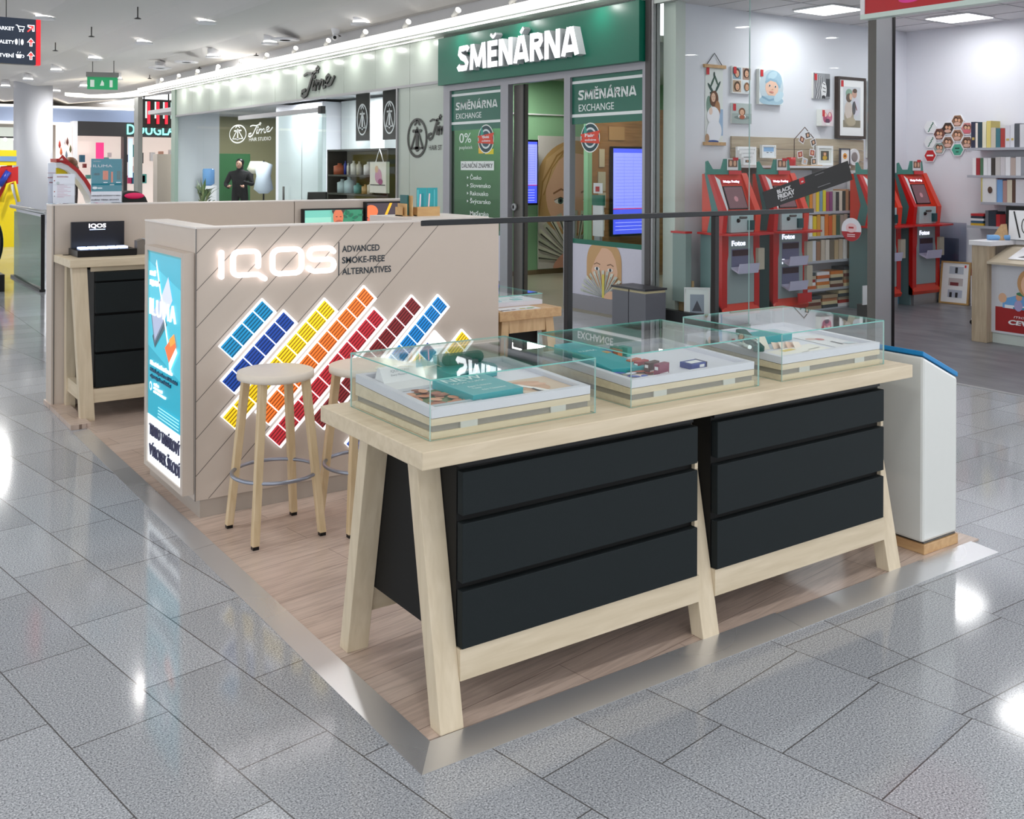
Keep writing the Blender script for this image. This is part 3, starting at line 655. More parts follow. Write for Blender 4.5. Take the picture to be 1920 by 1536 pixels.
struct('wall_studio_side', MB().box(6.05, 7.15, 22.5, 22.7, 0, 3.4, paint((206, 210, 214), .6)).box(7.15, 10.4, 24.6, 24.8, 0, 3.4, paint((150, 146, 110), .6)))
struct('ceiling', MB().box(6.05, 10.4, 10.3, 24.8, 2.95, 3.05, paint((190, 190, 194), .6)))
struct('wall_between_shops', MB().box(6.03, 10.4, 10.2, 10.3, 0, 3.4, paint((150, 190, 150), .6)))
# white closets behind the door
single('wardrobe', MB().box(7.05, 7.9, 16.2, 18.6, .01, 2.9, paint((226, 226, 234), .5)).box(7.045, 7.05, 17.2, 17.21, .05, 2.88, DGREY).box(7.04, 7.05, 16.2, 16.4, .05, 2.88, paint((196, 200, 206), .5)), 'tall white wardrobe behind the studio glass door', 'cupboard', bevel=.005)
single('partition_panel', MB().box(7.4, 7.5, 13.4, 16.1, 0, 2.9, paint((206, 210, 212), .5)), 'white partition behind the product shelf in the studio', 'partition')
# banners
for i, (ya, yb) in enumerate(((13.18, 12.68), (12.22, 11.74))):
    b = thing('banner', 'black hanging banner with white oval emblem, %s of the two' % ['left', 'right'][i], 'banner', (6.3, (ya + yb) / 2, 2.05), 'studio banners')
    part('banner_cloth', MB().box(6.28, 6.29, yb, ya, 2.05, 2.94, paint((62, 58, 56), .7)), b)
    m = MB(); emblem(m, FX(6.275, 0, 0), U((ya + yb) / 2), 2.40, .18, .25, WHITE, .003); part('emblem', m, b, 'white oval emblem')
    single('wall_strip', MB().box(6.9, 6.95, (13.96, 12.92)[i], (14.40, 13.33)[i], .0, 2.09, paint((214, 222, 226), .5)), 'pale narrow panel standing below the %s studio banner' % ['left', 'right'][i], 'panel')
# product shelf with bottles
sh = thing('product_shelf', 'dark product shelf unit in the studio window', 'shelf', (6.5, 12.6, .0))
DK = paint((52, 46, 36), .5)
part('cabinet_frame', MB().box(6.35, 6.75, 12.16, 12.20, .01, 1.92, DK).box(6.35, 6.75, 14.42, 14.46, .01, 1.92, DK).box(6.35, 6.75, 12.16, 14.46, 1.89, 1.92, DK).box(6.72, 6.76, 12.16, 14.46, .01, 1.9, paint((96, 84, 44), .5)), sh)
for z in (.4, .75, 1.13, 1.45): part('shelf_board', MB().box(6.35, 6.72, 12.20, 14.42, z, z + .03, DK), sh)
n_ = 0
for z, lst in ((1.481, [(13.45, .26, .20, '#c0603c'), (13.25, .06, .24, '#3444b0'), (13.15, .06, .20, '#e8e0d0'), (12.95, .14, .24, '#ece8dc'), (12.76, .12, .23, '#d8d2c4'), (12.45, .2, .22, '#eeeae6')]), (1.161, [(13.35, .22, .24, '#cfe0e4'), (13.1, .22, .28, '#c4dade'), (12.8, .18, .18, '#5aa09c'), (12.55, .16, .16, '#c8a068'), (12.38, .14, .2, '#e6dccc')]), (.781, [(13.3, .2, .2, '#d8d4d8'), (12.9, .2, .22, '#7c6a3c')])):
    for y, w, h, c in lst:
        n_ += 1; y = 14.26 - (13.45 - y) * 1.12; q = MB(); q.lathe([(w * .42, z), (w * .42, z + h * .75), (w * .15, z + h * .85), (w * .15, z + h)], paint(c, .3), 6.5, y, 14)
        single('bottle', q, 'hair product bottle on the studio shelf, ' + {'#c0603c': 'squat orange one with dark cap', '#3444b0': 'slim blue one', '#e8e0d0': 'slim cream one', '#ece8dc': 'broad cream one', '#d8d2c4': 'beige one', '#eeeae6': 'white one under the bag', '#cfe0e4': 'pale blue one at the left', '#c4dade': 'tall pale blue one', '#5aa09c': 'teal one', '#c8a068': 'tan one', '#e6dccc': 'ivory one', '#d8d4d8': 'grey one low down', '#7c6a3c': 'olive one low down'}[c], 'bottle', 'hair products on the shelf')
bg = thing('paper_bag', 'white paper bag with pink flower print hanging by the shelf', 'bag', (6.3, 12.34, 1.2))
art_b = MB().box(6.26, 6.32, 12.06, 12.62, 1.20, 1.70, paint((222, 216, 206), .6)); Mb = FX(6.258, 0, 0)
art(art_b, Mb, [('#c890a8', ell(U(12.32), 1.47, .12, .12, 12)), ('#d8b090', ell(U(12.38), 1.58, .06, .06, 10)), ('#a04878', ell(U(12.25), 1.38, .08, .05, 10)), ('#202020', rect(U(12.6), 1.32, U(12.08), 1.335))])
part('bag_body', art_b, bg); part('handle', MB().tube([(6.29, 12.47, 1.70), (6.29, 12.40, 1.82), (6.29, 12.34, 1.90), (6.29, 12.28, 1.82), (6.29, 12.21, 1.70)], .008, WHITE, 6), bg)
# person in black behind the glass, salon chair, water dispenser, plant
def figure(name, label, joints, edges, radii, mat, extra=None, loc=(0, 0, 0)):
    t = thing(name, label, 'person', loc)
    me = bpy.data.meshes.new('body'); me.from_pydata(joints, edges, []); o = bpy.data.objects.new('body', me); COL.objects.link(o); o.parent = t
    me.materials.append(mat)
    sk = o.modifiers.new('skin', 'SKIN'); sd = o.modifiers.new('sub', 'SUBSURF'); sd.levels = 1; sd.render_levels = 2
    if not me.skin_vertices: me.skin_vertices.new()
    for v, r in zip(me.skin_vertices[0].data, radii): v.radius = (r, r)
    me.skin_vertices[0].data[0].use_root = True; WORLD[o.name] = Vector(loc)
    return t
FAB = paint((24, 24, 28), .8)
fj = [(0, 0, .95), (0, 0, 1.15), (0, 0, 1.38), (0, 0, 1.47), (0, 0, 1.56), (0, 0, 1.66), (0, .20, 1.38), (0, -.20, 1.38), (-.08, .30, 1.12), (-.08, -.30, 1.12), (-.28, .16, 1.05), (-.28, -.14, 1.2), (0, .10, .88), (0, -.10, .88), (0, .11, .48), (0, -.11, .48), (0, .12, .06), (0, -.12, .06), (-.1, .12, .05), (-.1, -.12, .05)]
fe = [(0, 1), (1, 2), (2, 3), (3, 4), (4, 5), (2, 6), (2, 7), (6, 8), (7, 9), (8, 10), (9, 11), (0, 12), (0, 13), (12, 14), (13, 15), (14, 16), (15, 17), (16, 18), (17, 19)]
fr = [.16, .15, .16, .06, .085, .08, .075, .075, .05, .05, .035, .035, .10, .10, .065, .065, .045, .045, .04, .04]
pr = figure('person', 'person in black clothes standing inside the studio behind the glass', [(a * 1.1, b * 1.15, c * 1.03) for a, b, c in fj], fe, [r * 1.15 for r in fr], FAB, loc=(7.6, 20.3, .002))
pw_ = Vector((7.6, 20.3, .002)); SKIN = paint((206, 160, 138), .5)
part('face', MB().ball((7.50, 20.3, 1.66), (.06, .075, .10), SKIN, 14).ball((7.44, 20.3, 1.655), (.018, .014, .022), SKIN, 8).ball((7.445, 20.33, 1.685), .010, BLK, 6).ball((7.445, 20.27, 1.685), .010, BLK, 6).box(7.442, 7.45, 20.28, 20.32, 1.61, 1.617, RED), pr)
part('hair', MB().ball((7.60, 20.3, 1.72), (.11, .105, .10), BLK, 14), pr)
hd = MB()
for s_ in (1, -1):
    cy = 20.3 + .17 * s_; hd.ball((7.27, cy, 1.12), (.045, .03, .04), SKIN, 10)
    for k in range(4): hd.tube([(7.24, cy - .024 + .016 * k, 1.13), (7.18, cy - .024 + .016 * k, 1.125 + .006 * (k % 2)), (7.15, cy - .024 + .016 * k, 1.105)], [.009, .008, .007], SKIN, 6)
    hd.tube([(7.28, cy - .03 * s_, 1.13), (7.24, cy - .055 * s_, 1.145), (7.21, cy - .06 * s_, 1.14)], [.011, .009, .008], SKIN, 6)
part('hands', hd, pr)
pr.location = (7.75, 22.7, .002); pr.rotation_euler = (0, 0, R(55))
single('green_board', MB().box(7.5, 8.5, 24.0, 24.05, .0, 1.95, paint((60, 110, 70), .3)), 'dark green poster panel behind the person in black', 'panel')
p2 = figure('person', 'person with brown hair and dark jacket under the red and white ride arch', [(a * .95, b * .9, c * .97) for a, b, c in fj[:8]] + [(.0, .24, 1.05), (0, -.24, 1.05), (-.16, .20, .95), (-.16, -.18, .95)] + [(a, b, c * .97) for a, b, c in fj[12:]], fe, [r * 1.0 for r in fr], paint((46, 34, 34), .8), loc=(2.22, 17.2, .002))
part('hair', MB().ball((2.22, 17.2, 1.66), (.13, .12, .115), paint((98, 62, 36), .6), 16).ball((2.26, 17.2, 1.56), (.11, .11, .12), paint((84, 52, 30), .6), 14), p2)
part('face', MB().ball((2.15, 17.13, 1.615), (.07, .075, .09), SKIN, 14).ball((2.10, 17.07, 1.61), (.015, .015, .02), SKIN, 8).ball((2.095, 17.10, 1.635), .009, BLK, 6).ball((2.13, 17.065, 1.635), .009, BLK, 6), p2)
p2.location = (2.62, 17.2, .002)
cl = thing('coat_stand', 'coat stand with white and blue gowns inside the studio', 'coat stand', (7.4, 20.2, .0))
part('pole', MB().tube([(7.4, 20.2, .03), (7.4, 20.2, 1.75)], .02, BLK).lathe([(.2, .002), (.2, .03)], BLK, 7.4, 20.2), cl)
part('gown', MB().lathe([(.10, 1.0), (.22, 1.1), (.16, 1.4), (.20, 1.66), (.05, 1.72)], paint((196, 208, 220), .8), 7.32, 20.0, 14), cl, 'pale blue gown')
part('gown', MB().lathe([(.12, 1.45), (.24, 1.55), (.16, 1.74)], paint((226, 222, 206), .8), 7.4, 20.6, 14), cl, 'cream gown')
wc = thing('water_dispenser', 'white water dispenser with blue bottle behind the studio glass', 'water dispenser', (6.7, 21.95, .002))
part('cabinet', MB().box(6.55, 6.85, 21.8, 22.1, .002, 1.15, WHITE), wc, bevel=.01)
part('bottle', MB().lathe([(.06, 1.15), (.14, 1.2), (.14, 1.52), (.12, 1.56)], paint((110, 160, 214), .15), 6.7, 21.95, 20), wc, 'translucent blue bottle')
pl = thing('potted_plant', 'bushy green plant in the studio window', 'plant', (6.35, 21.3, .002))
part('pot', MB().lathe([(.14, .002), (.2, .4), (.2, .42)], WHITE, 6.35, 21.3, 20), pl)
lf = MB(); G1 = paint((70, 96, 50), .5); G2 = paint((120, 130, 84), .5)
for i in range(60):
    a = random.random() * 6.28; e = .3 + random.random() * .9; l = .35 + random.random() * .45; z0 = .5 + random.random() * .4
    d = Vector((math.cos(a) * math.cos(e) * (.7 if math.cos(a) > 0 else .12), math.sin(a) * math.cos(e), math.sin(e))); s = Vector((-math.sin(a), math.cos(a), 0)) * .035
    p0 = Vector((6.35, 21.3, z0)); m_ = p0 + d * l * .6; t_ = p0 + d * l - Vector((0, 0, .1))
    lf.add([p0, m_ - s, t_, m_ + s], [(0, 1, 2, 3)], random.choice((G1, G1, G2)))
part('leaves', lf, pl)
part('stem', MB().tube([(6.35, 21.3, .38), (6.35, 21.3, .95)], .02, paint((80, 66, 44), .7), 8), pl)
ch = thing('salon_chair', 'dark shell chair in front of the product shelf', 'chair', (6.4, 14.9, .002))
part('seat_shell', MB().prism([(0, .78), (.06, 1.15), (.03, 1.16), (-.03, .80), (-.35, .72), (-.35, .70), (0, .70)], .4, BLACKS, plane((6.58, 14.95, 0), (0, -1, 0), (0, 0, 1))), ch)
part('leg', MB().tube([(6.38, 15.1, .72), (6.38, 15.1, .002)], .02, STEEL, 8).lathe([(.15, .002), (.15, .02)], STEEL, 6.38, 15.1), ch)
sr = thing('striped_canopy', 'black and red vertical striped sign at the end of the studio front', 'sign', (7.2, 28, 2.7))
q = MB().box(6.62, 7.75, 27.9, 28.0, 2.72, 3.55, paint((24, 22, 24), .5))
part('board', q, sr); part('suspension_rod', MB().tube([(6.8, 27.95, 3.5), (6.8, 27.95, 4.0)], .02, BLK, 6).tube([(7.5, 27.95, 3.5), (7.5, 27.95, 4.0)], .02, BLK, 6), sr)
for i, x in enumerate((6.88, 7.14, 7.38, 7.60)):
    part('stripe', MB().box(x, x + .07, 27.85, 27.9, 2.84, 3.48, glow((226, 28, 54), 1.1)).box(x - .055, x - .02, 27.86, 27.9, 3.0, 3.48, glow((190, 226, 220), .9)), sr, 'red and mint stripe')
single('shelf_gondola', MB().box(6.8, 7.3, 26.6, 27.0, .001, 1.95, paint((172, 164, 156), .5)).box(7.2, 8.2, 26.6, 26.7, .3, 1.05, paint((120, 60, 58), .6)), 'beige display stand end far behind the studio corner', 'display stand')
single('wall_column', MB().box(6.0, 6.12, 25.55, 25.95, 0, 3.44, paint((150, 152, 148), .35, metal=.5)), 'grey metal column at the far end of the studio front', 'column')
# ================================================================ exchange office
GRN = paint((8, 104, 82), .35, var=.01); GRN2 = paint((10, 98, 78), .3, var=.01)
exo = thing('exchange_office_front', 'exchange office front with green sign board and grey metal frames', 'shop front', (6.0, 7.7, 0))
part('sign_board', MB().box(5.88, 6.04, 5.70, 9.83, 2.745, 3.39, GRN), exo, 'dark green sign board', bevel=.004)
M6 = FX(5.88, 0, 0)
part('sign_lettering', block(MB(), M6, SMEN, U(9.15), 2.88, .335, 2.56, glow((246, 249, 252), .95), paint((196, 198, 202), .4), .10, t=.25), exo, 'thick white illuminated letters')
MF = paint((152, 152, 158), .4, metal=.45)
part('frame', MB().box(5.97, 6.05, 9.66, 9.83, 0, 2.745, MF).box(5.97, 6.05, 5.68, 5.745, 0, 2.745, MF).box(5.97, 6.05, 5.745, 9.66, 2.665, 2.745, MF).box(5.97, 6.05, 8.25, 8.42, 0, 2.665, MF).box(5.97, 6.05, 6.985, 7.10, 0, 2.665, MF)
     .box(5.97, 6.05, 5.745, 6.985, 0, .165, paint((140, 140, 148), .5)).box(5.97, 6.05, 8.42, 9.66, 0, .165, paint((140, 140, 148), .5)), exo, 'grey aluminium frames')
part('door_leaf', MB().box(6.06, 6.12, 8.02, 8.25, .01, 2.66, paint((104, 100, 96), .4, metal=.4)).box(6.055, 6.065, 8.02, 8.045, .01, 2.66, BLK), exo, 'dark sliding door stile')
part('door_lock', MB().tube([(6.05, 8.20, 1.12), (6.02, 8.20, 1.12)], .045, STEEL, 16).box(6.01, 6.02, 8.185, 8.2, 1.10, 1.14, BLK), exo)
for ya, yb, nm in ((9.66, 8.42, 'left'), (6.985, 5.745, 'right')):
    part('window_glass', MB().box(6.005, 6.013, yb, ya, .165, 2.66, SHOPG if nm == 'right' else glass((176, 196, 182), .9, .5)), exo)
    g = MB(); a, b = U(ya), U(yb); Mx = FX(6.003, 0, 0)
    WH2 = paint((226, 232, 232), .4)
    art(g, Mx, [(GRN2, rect(a, 2.12, b, 2.665)), (WH2, rect(a, 2.585, b, 2.618)), (WH2, rect(a, 2.20, b, 2.235))])
    part('header_vinyl', g, exo, 'green printed header with white lines')
    part('lower_vinyl', art(MB(), Mx, [(GRN2, rect(a, .165, b, .80)), (paint((206, 206, 222), .4), rect(a, .165, b, .745))]), exo, 'pale lower panel with green edge')
    t = MB()
    if nm == 'left':
        block(t, Mx, SMEN, U(9.55), 2.395, .105, 1.02, WH2, WH2, .004, t=.23); text(t, Mx, 'EXCHANGE', U(9.54), 2.275, WH2, h=.075, width=.63, ext=.004); part('header_lettering', t, exo, 'white header lettering'); t = MB()
        text(t, Mx, '0%', U(9.46), 1.95, WH2, h=.13, width=.30, bold=.005); text(t, Mx, 'poplatek', U(9.46), 1.865, WH2, h=.045, width=.34); part('rate_lettering', t, exo, 'white rate lettering'); t = MB()
        art(t, Mx, [(WH2, rect(U(9.42), 1.58, U(8.61), 1.70))], start=.001); text(t, Mx, 'DÁLNIČNÍ ZNÁMKY', U(9.39), 1.61, paint((30, 40, 44), .5), h=.06, width=.75, ext=.003)
        for k, w_ in enumerate(('Česko', 'Slovensko', 'Rakousko', 'Švýcarsko')): text(t, Mx, w_, U(9.18), 1.455 - .105 * k, WH2, h=.055, width=.055 * len(w_), ext=.002, bold=.015); art(t, Mx, [(WH2, [(U(9.26), 1.46 - .105 * k), (U(9.22), 1.48 - .105 * k), (U(9.26), 1.50 - .105 * k)])])
        text(t, Mx, 'Maďarsko', U(9.18), .98, WH2, h=.055, width=.45, ext=.002, bold=.015)
        art(t, Mx, [('#e8b830', rect(U(8.98), 1.80, U(8.86), 1.90)), ('#d0603a', rect(U(8.98), 1.87, U(8.86), 1.93)), ('#e0cc20', rect(U(8.82), 1.79, U(8.62), 1.86))])
    else:
        block(t, Mx, SMEN, U(6.87), 2.395, .112, 1.0, WH2, WH2, .004, t=.23); text(t, Mx, 'EXCHANGE', U(6.86), 2.265, WH2, h=.08, width=.62, ext=.004); part('header_lettering', t, exo, 'white header lettering')
    if nm == 'left': part('window_lettering', t, exo, 'white window lettering')
    cx, cz = (U(8.80), 1.99) if nm == 'left' else (U(6.65), 1.96)
    bd = MB(); sc = 1.0 if nm == 'left' else .9
    art(bd, Mx, [('#e6ece8', ell(cx, cz, .19 * sc, .19 * sc)), ('#1c4048', ell(cx, cz, .175 * sc, .175 * sc)), ('#d8e2e4', ell(cx, cz, .13 * sc, .13 * sc)), ('#284c58', ell(cx, cz, .105 * sc, .105 * sc)), ('#30a08c', [(cx - .13 * sc, cz + .05), (cx - .1 * sc, cz + .18 * sc), (cx - .05, cz + .06)]),
                        ('#d8442c', [(cx - .2 * sc, cz - .05), (cx - .15 * sc, cz + .0), (cx - .2 * sc, cz + .04), (cx + .2 * sc, cz + .08), (cx + .16 * sc, cz + .02), (cx + .19 * sc, cz - .07)])], start=.003)
    text(bd, Mx, 'Fair' if nm == 'right' else 'Výhodná', cx - .09, cz + .01, WHITE, h=.035, width=.17, ext=.009, bold=.02); text(bd, Mx, 'směnárna' if nm == 'right' else 'směnárna', cx - .09, cz - .035, WHITE, h=.022, width=.2, ext=.009, bold=.02)
    part('round_badge', bd, exo, 'blue target badge with red ribbon')
    if nm == 'right':
        po = MB(); Mx = FX(6.002, 0, 0)
        f0 = U(6.40); K = []
        hair = '#c8a070'; skin = '#e2b89a'
        K += [(hair, ell(f0, .56, .30, .28, 40)), (hair, rect(f0 - .30, .35, f0 + .30, .56)), (skin, ell(f0 + .01, .49, .225, .235, 40)), (skin, rect(f0 - .2, .34, f0 + .2, .5)), (hair, [(f0 - .26, .62), (f0 - .02, .74), (f0 - .14, .60), (f0 - .24, .42)]), (hair, [(f0 + .27, .6), (f0 + .1, .735), (f0 + .2, .6), (f0 + .25, .42)])]
        for sgn in (-1, 1): K += [('#8c6a50', stroke([(f0 + sgn * .06, .535), (f0 + sgn * .12, .55), (f0 + sgn * .17, .53)], .012)), ('#f0ece8', ell(f0 + sgn * .115, .485, .045, .02, 14)), ('#3c5060', ell(f0 + sgn * .115, .485, .02, .02, 12)), ('#101418', ell(f0 + sgn * .115, .485, .009, .009, 8))]
        K += [('#c89478', ell(f0, .41, .02, .012, 10))]
        for k in range(15):
            a = R(170 - 160 * k / 14); px, pz = f0, .17
            q = [(px, pz), (px + .40 * math.cos(a + .06), pz + .30 * math.sin(a + .06)), (px + .42 * math.cos(a - .05), pz + .31 * math.sin(a - .05))]
            K += [('#d4d8cc' if k % 2 else '#bfc6bc', [q[0], q[2], q[1]]), ('#50584e', [(px, pz), (px + .36 * math.cos(a + .02), pz + .26 * math.sin(a + .02)), (px + .37 * math.cos(a), pz + .265 * math.sin(a)), (px, pz + .003)])]
        K += [('#d8cc60', [(f0 - .01, .17), (f0 + .03, .17), (f0 + .03, .43), (f0 - .01, .43)]), ('#e2b89a', ell(f0 + .12, .20, .10, .05, 16, rot=20))]
        art(po, Mx, K, start=.004, step=.0004, clip=(a if False else U(6.985), .166, U(5.745), .745)); part('window_poster', po, exo, 'poster of a blonde person behind a fan of banknotes')
part('sensor_bar', MB().box(5.99, 6.0, 7.0, 7.08, 1.48, 1.50, RED), exo, 'small red sticker')
# side post between the exchange office and the photo shop
single('facade_post', MB().box(5.95, 6.06, 5.60, 5.68, 0, 3.44, paint((74, 70, 70), .4, metal=.3)).box(5.96, 6.06, 5.57, 5.60, 0, 3.44, ALU), 'dark metal facade post between exchange office and photo shop', 'post')
# interior
LG = paint((142, 190, 148), .6, var=.01)
struct('wall_exchange_left', MB().box(6.13, 10.4, 10.12, 10.2, 0, 2.95, LG))
struct('baseboard_exchange', MB().box(6.13, 10.4, 10.105, 10.12, 0, .07, paint((128, 112, 84), .5)))
struct('ceiling', MB().box(6.05, 10.4, 5.6, 10.2, 2.95, 3.02, paint((200, 206, 196), .6)))
struct('wall_exchange_back', MB().box(10.0, 10.1, 5.6, 10.2, 0, 2.95, LG))
struct('trim_8', MB().tube([(6.5, 10.09, 2.42), (9.9, 10.09, 2.42)], .012, WHITE, 8))
ms = thing('poster_banner', 'tall poster of a blonde child holding fanned banknotes on the green wall', 'poster', (8.4, 10.1, .05))
pm_ = MB().box(7.80, 9.30, 10.085, 10.102, .08, 2.10, paint((216, 212, 206), .5)); Mq = FY(0, 10.084, 0); f0 = 8.50
K = [('#c9a36c', ell(f0, 1.30, .76, .74, 40)), ('#c9a36c', rect(f0 - .76, .8, f0 + .76, 1.32)), ('#e6bc9c', ell(f0 + .02, 1.22, .58, .62, 40)), ('#d8b684', [(f0 - .72, 1.1), (f0 - .55, 1.75), (f0 - .1, 2.03), (f0 - .3, 1.75), (f0 - .56, 1.3)]), ('#b08850', stroke([(f0 - .7, .9), (f0 - .62, 1.4), (f0 - .35, 1.8), (f0, 2.0)], .03)), ('#b08850', stroke([(f0 - .6, 1.2), (f0 - .45, 1.6), (f0 - .2, 1.88)], .02))]
for sgn in (-1, 1):
    K += [('#9a7050', stroke([(f0 + sgn * .12, 1.23), (f0 + sgn * .27, 1.29), (f0 + sgn * .42, 1.22)], .028)), ('#f2eeea', ell(f0 + sgn * .28, 1.11, .12, .05, 18)), ('#4e6a60', ell(f0 + sgn * .28, 1.11, .052, .052, 16)), ('#101214', ell(f0 + sgn * .28, 1.11, .025, .025, 10)), ('#6a4a38', stroke([(f0 + sgn * .16, 1.12), (f0 + sgn * .28, 1.165), (f0 + sgn * .4, 1.12)], .012))]
K += [('#d2a07e', ell(f0, .93, .07, .04, 12))]
for k in range(17):
    a = R(172 - 164 * k / 16); px, pz = f0, .16; K += [('#dfe0cc' if k % 2 else '#c4c8b6', [(px, pz), (px + .9 * math.cos(a - .055), pz + .80 * math.sin(a - .055)), (px + .9 * math.cos(a + .055), pz + .80 * math.sin(a + .055))]), ('#4c5248', [(px, pz), (px + .84 * math.cos(a + .0), pz + .74 * math.sin(a)), (px + .84 * math.cos(a + .03), pz + .74 * math.sin(a + .03))])]
K += [('#e0a890', ell(f0 - .25, .2, .22, .08, 16, rot=35)), ('#e0a890', ell(f0 - .12, .16, .2, .06, 16, rot=40)), ('#1c2450', ell(f0 - .06, .40, .05, .05, 10))]
art(pm_, Mq, K, start=.001, step=.0005, clip=(7.80, .08, 9.30, 2.10)); part('poster_sheet', pm_, ms)
BLUS = glow((70, 84, 215), .95)
def rate_screen(x0, x1, y, z0, z1, label, lines=True):
    t = thing('rate_screen', label, 'screen', ((x0 + x1) / 2, y, z0)); part('housing', MB().box(x0, x1, y, y + .06, z0, z1, BLK), t, bevel=.004)
    q = MB(); Mz = FY(x0, y, z0); w, h = x1 - x0, z1 - z0
    LB = glow((132, 140, 240), 1.0); rows = [(LB, rect(.02, .03, w - .02, h - .03)), (BLUS, rect(.02, .03, w - .02, h * .30)), (glow((200, 30, 60), .8), rect(.02, h * .30, w - .02, h * .31)), (BLUS, rect(.02, h * .93, w - .02, h - .03))]
    for k in range(16): rows.append((glow((92, 98, 190), .9), rect(.05, h * .34 + k * h * .036, w - .06, h * .34 + k * h * .036 + .004)))
    for k in range(5): rows.append((glow((190, 196, 250), 1.0), rect(.05, h * .07 + k * h * .04, w * .8, h * .07 + k * h * .04 + .005)))
    for fx in (.3, .55, .8): rows.append((glow((92, 98, 190), .9), rect(w * fx, h * .33, w * fx + .003, h * .92)))
    art(q, Mz, rows); part('display', q, t, 'blue exchange rate display'); return t
rate_screen(7.28, 7.66, 9.90, 1.06, 2.03, 'wall screen with blue rate table seen through the exchange doorway')
part('wall_arm', MB().box(7.4, 7.5, 9.96, 10.12, 1.5, 1.6, BLK), bpy.data.objects['rate_screen'])
cab = thing('cash_booth', 'brown wooden cash booth wall behind the right exchange window', 'booth', (8.5, 9.0, 0))
part('booth_wall', MB().box(7.98, 9.9, 9.05, 9.12, 0, 2.5, wood((132, 92, 52), (160, 116, 70), .5, (2, 20, 20), 'booth_wood')), cab)
part('booth_edge', MB().box(7.90, 7.98, 9.03, 9.12, 0, 2.5, LG), cab, 'pale green edge post')
rate_screen(8.31, 9.02, 8.97, .62, 1.93, 'larger wall screen with blue rate table behind the right exchange window')
for i, (x, z, w, h, c, lb) in enumerate([(8.17, 1.66, .10, .26, (196, 180, 150), 'topmost beside the rate screen'), (8.17, 1.32, .14, .28, (186, 176, 150), 'second from top beside the rate screen'), (8.18, 1.05, .13, .22, (190, 178, 150), 'third from top beside the rate screen'), (8.17, .74, .11, .26, (206, 196, 168), 'lowest beside the rate screen'), (8.45, 2.02, .3, .2, (170, 130, 84), 'wide brown one above the rate screen')]):
    single('notice_sheet', MB().box(x - w / 2, x + w / 2, 9.035, 9.05, z - h / 2 + .1, z + h / 2 + .1, paint(c, .6)), 'paper notice on the booth wall, ' + lb, 'notice')
bt = thing('info_stand', 'small white notice stand with green header inside the exchange window', 'notice', (6.3, 6.85, 0))
part('board', MB().box(6.28, 6.30, 6.76, 6.94, .82, 1.18, WHITE), bt); part('header', MB().box(6.275, 6.31, 6.75, 6.95, 1.18, 1.30, GRN), bt); part('top_card', MB().box(6.28, 6.29, 6.77, 6.93, 1.32, 1.44, WHITE).box(6.27, 6.28, 6.82, 6.88, 1.34, 1.40, RED), bt); part('stand', MB().box(6.27, 6.31, 6.8, 6.9, 0, .82, ALU), bt)

# ================================================================ photo shop
struct('wall_shop_back', MB().box(6.24, 10.3, 5.45, 5.55, 0, 3.4, WALLW))
struct('wall_shop_right', MB().box(10.2, 10.3, .5, 5.45, 0, 3.4, WALLW))
struct('wall_shop_side', MB().box(6.24, 10.3, .4, .5, 0, 3.4, WALLW))
jm = MB().box(6.10, 6.24, 5.38, 5.56, 0, 3.4, paint((206, 214, 208), .3)); struct('wall_shop_jamb', jm)
cl_ = MB().box(6.05, 10.2, .5, 5.45, 3.36, 3.44, paint((222, 222, 224), .7))
for k in range(1, 7): cl_.box(6.05 + .6 * k, 6.06 + .6 * k, .5, 5.45, 3.356, 3.36, paint((176, 176, 180), .6))
for k in range(1, 8): cl_.box(6.05, 10.2, .5 + .6 * k, .51 + .6 * k, 3.356, 3.36, paint((176, 176, 180), .6))
struct('ceiling', cl_)
lp = None
for (x, y), lb in zip([(7.82, 4.80), (9.50, 4.30), (7.8, 2.5), (7.1, 1.3)], ['above the photo frames wall', 'below the red sign', 'over the counter', 'near the entrance']):
    loc = (x, y, 3.34)
    if lp is None:
        lp = thing('ceiling_panel_light', '', 'ceiling light', loc, 'square ceiling light panels in the photo shop')
        part('frame', MB().box(x - .27, x + .27, y - .27, y + .27, 3.342, 3.356, WHITE), lp); part('diffuser', MB().box(x - .255, x + .255, y - .255, y + .255, 3.336, 3.342, glow((255, 255, 255), 4)), lp); o = lp
    else: o = dup(lp, loc)
    o['label'] = 'square ceiling light panel in the photo shop, ' + lb
# glass front
for i, (a, b) in enumerate(((4.286, 5.57), (2.965, 4.283))): struct('window_%d' % (1 + i), MB().box(6.0, 6.012, a, b, .16, 3.34, SHOPG, mats=[EDGEL, EDGEL, EDGEL, SHOPG, EDGEL, SHOPG]))
struct('trim_9', MB().box(5.97, 6.04, 2.96, 5.57, 0, .16, paint((58, 60, 62), .4)).box(5.97, 6.04, 2.96, 5.57, 3.34, 3.44, paint((206, 214, 208), .4)))
single('entrance_pillar', MB().box(5.98, 6.20, 2.88, 2.96, 0, 3.44, STEEL, mats=[STEEL, STEEL, STEEL, STEEL, STEEL, paint((92, 90, 86), .35, metal=.3)]).box(6.20, 6.235, 2.875, 2.96, 0, 3.44, BLK), 'steel clad pillar at the photo shop entrance', 'pillar')  # hall-side face is darker: its shade is put into the colour
rs = thing('hanging_red_sign', 'red shop sign panel with white border above the photo shop entrance', 'sign', (5.85, 2.3, 2.86))
part('panel', MB().box(5.80, 5.88, 1.78, 2.86, 2.885, 3.7, paint((188, 20, 30), .35)), rs); part('border', MB().box(5.79, 5.89, 1.2, 2.90, 2.845, 2.885, paint((206, 224, 216), .3)).box(5.79, 5.89, 2.86, 2.90, 2.885, 3.7, WHITE).box(5.80, 5.88, 1.2, 1.78, 2.885, 3.7, paint((206, 224, 216), .3)), rs)
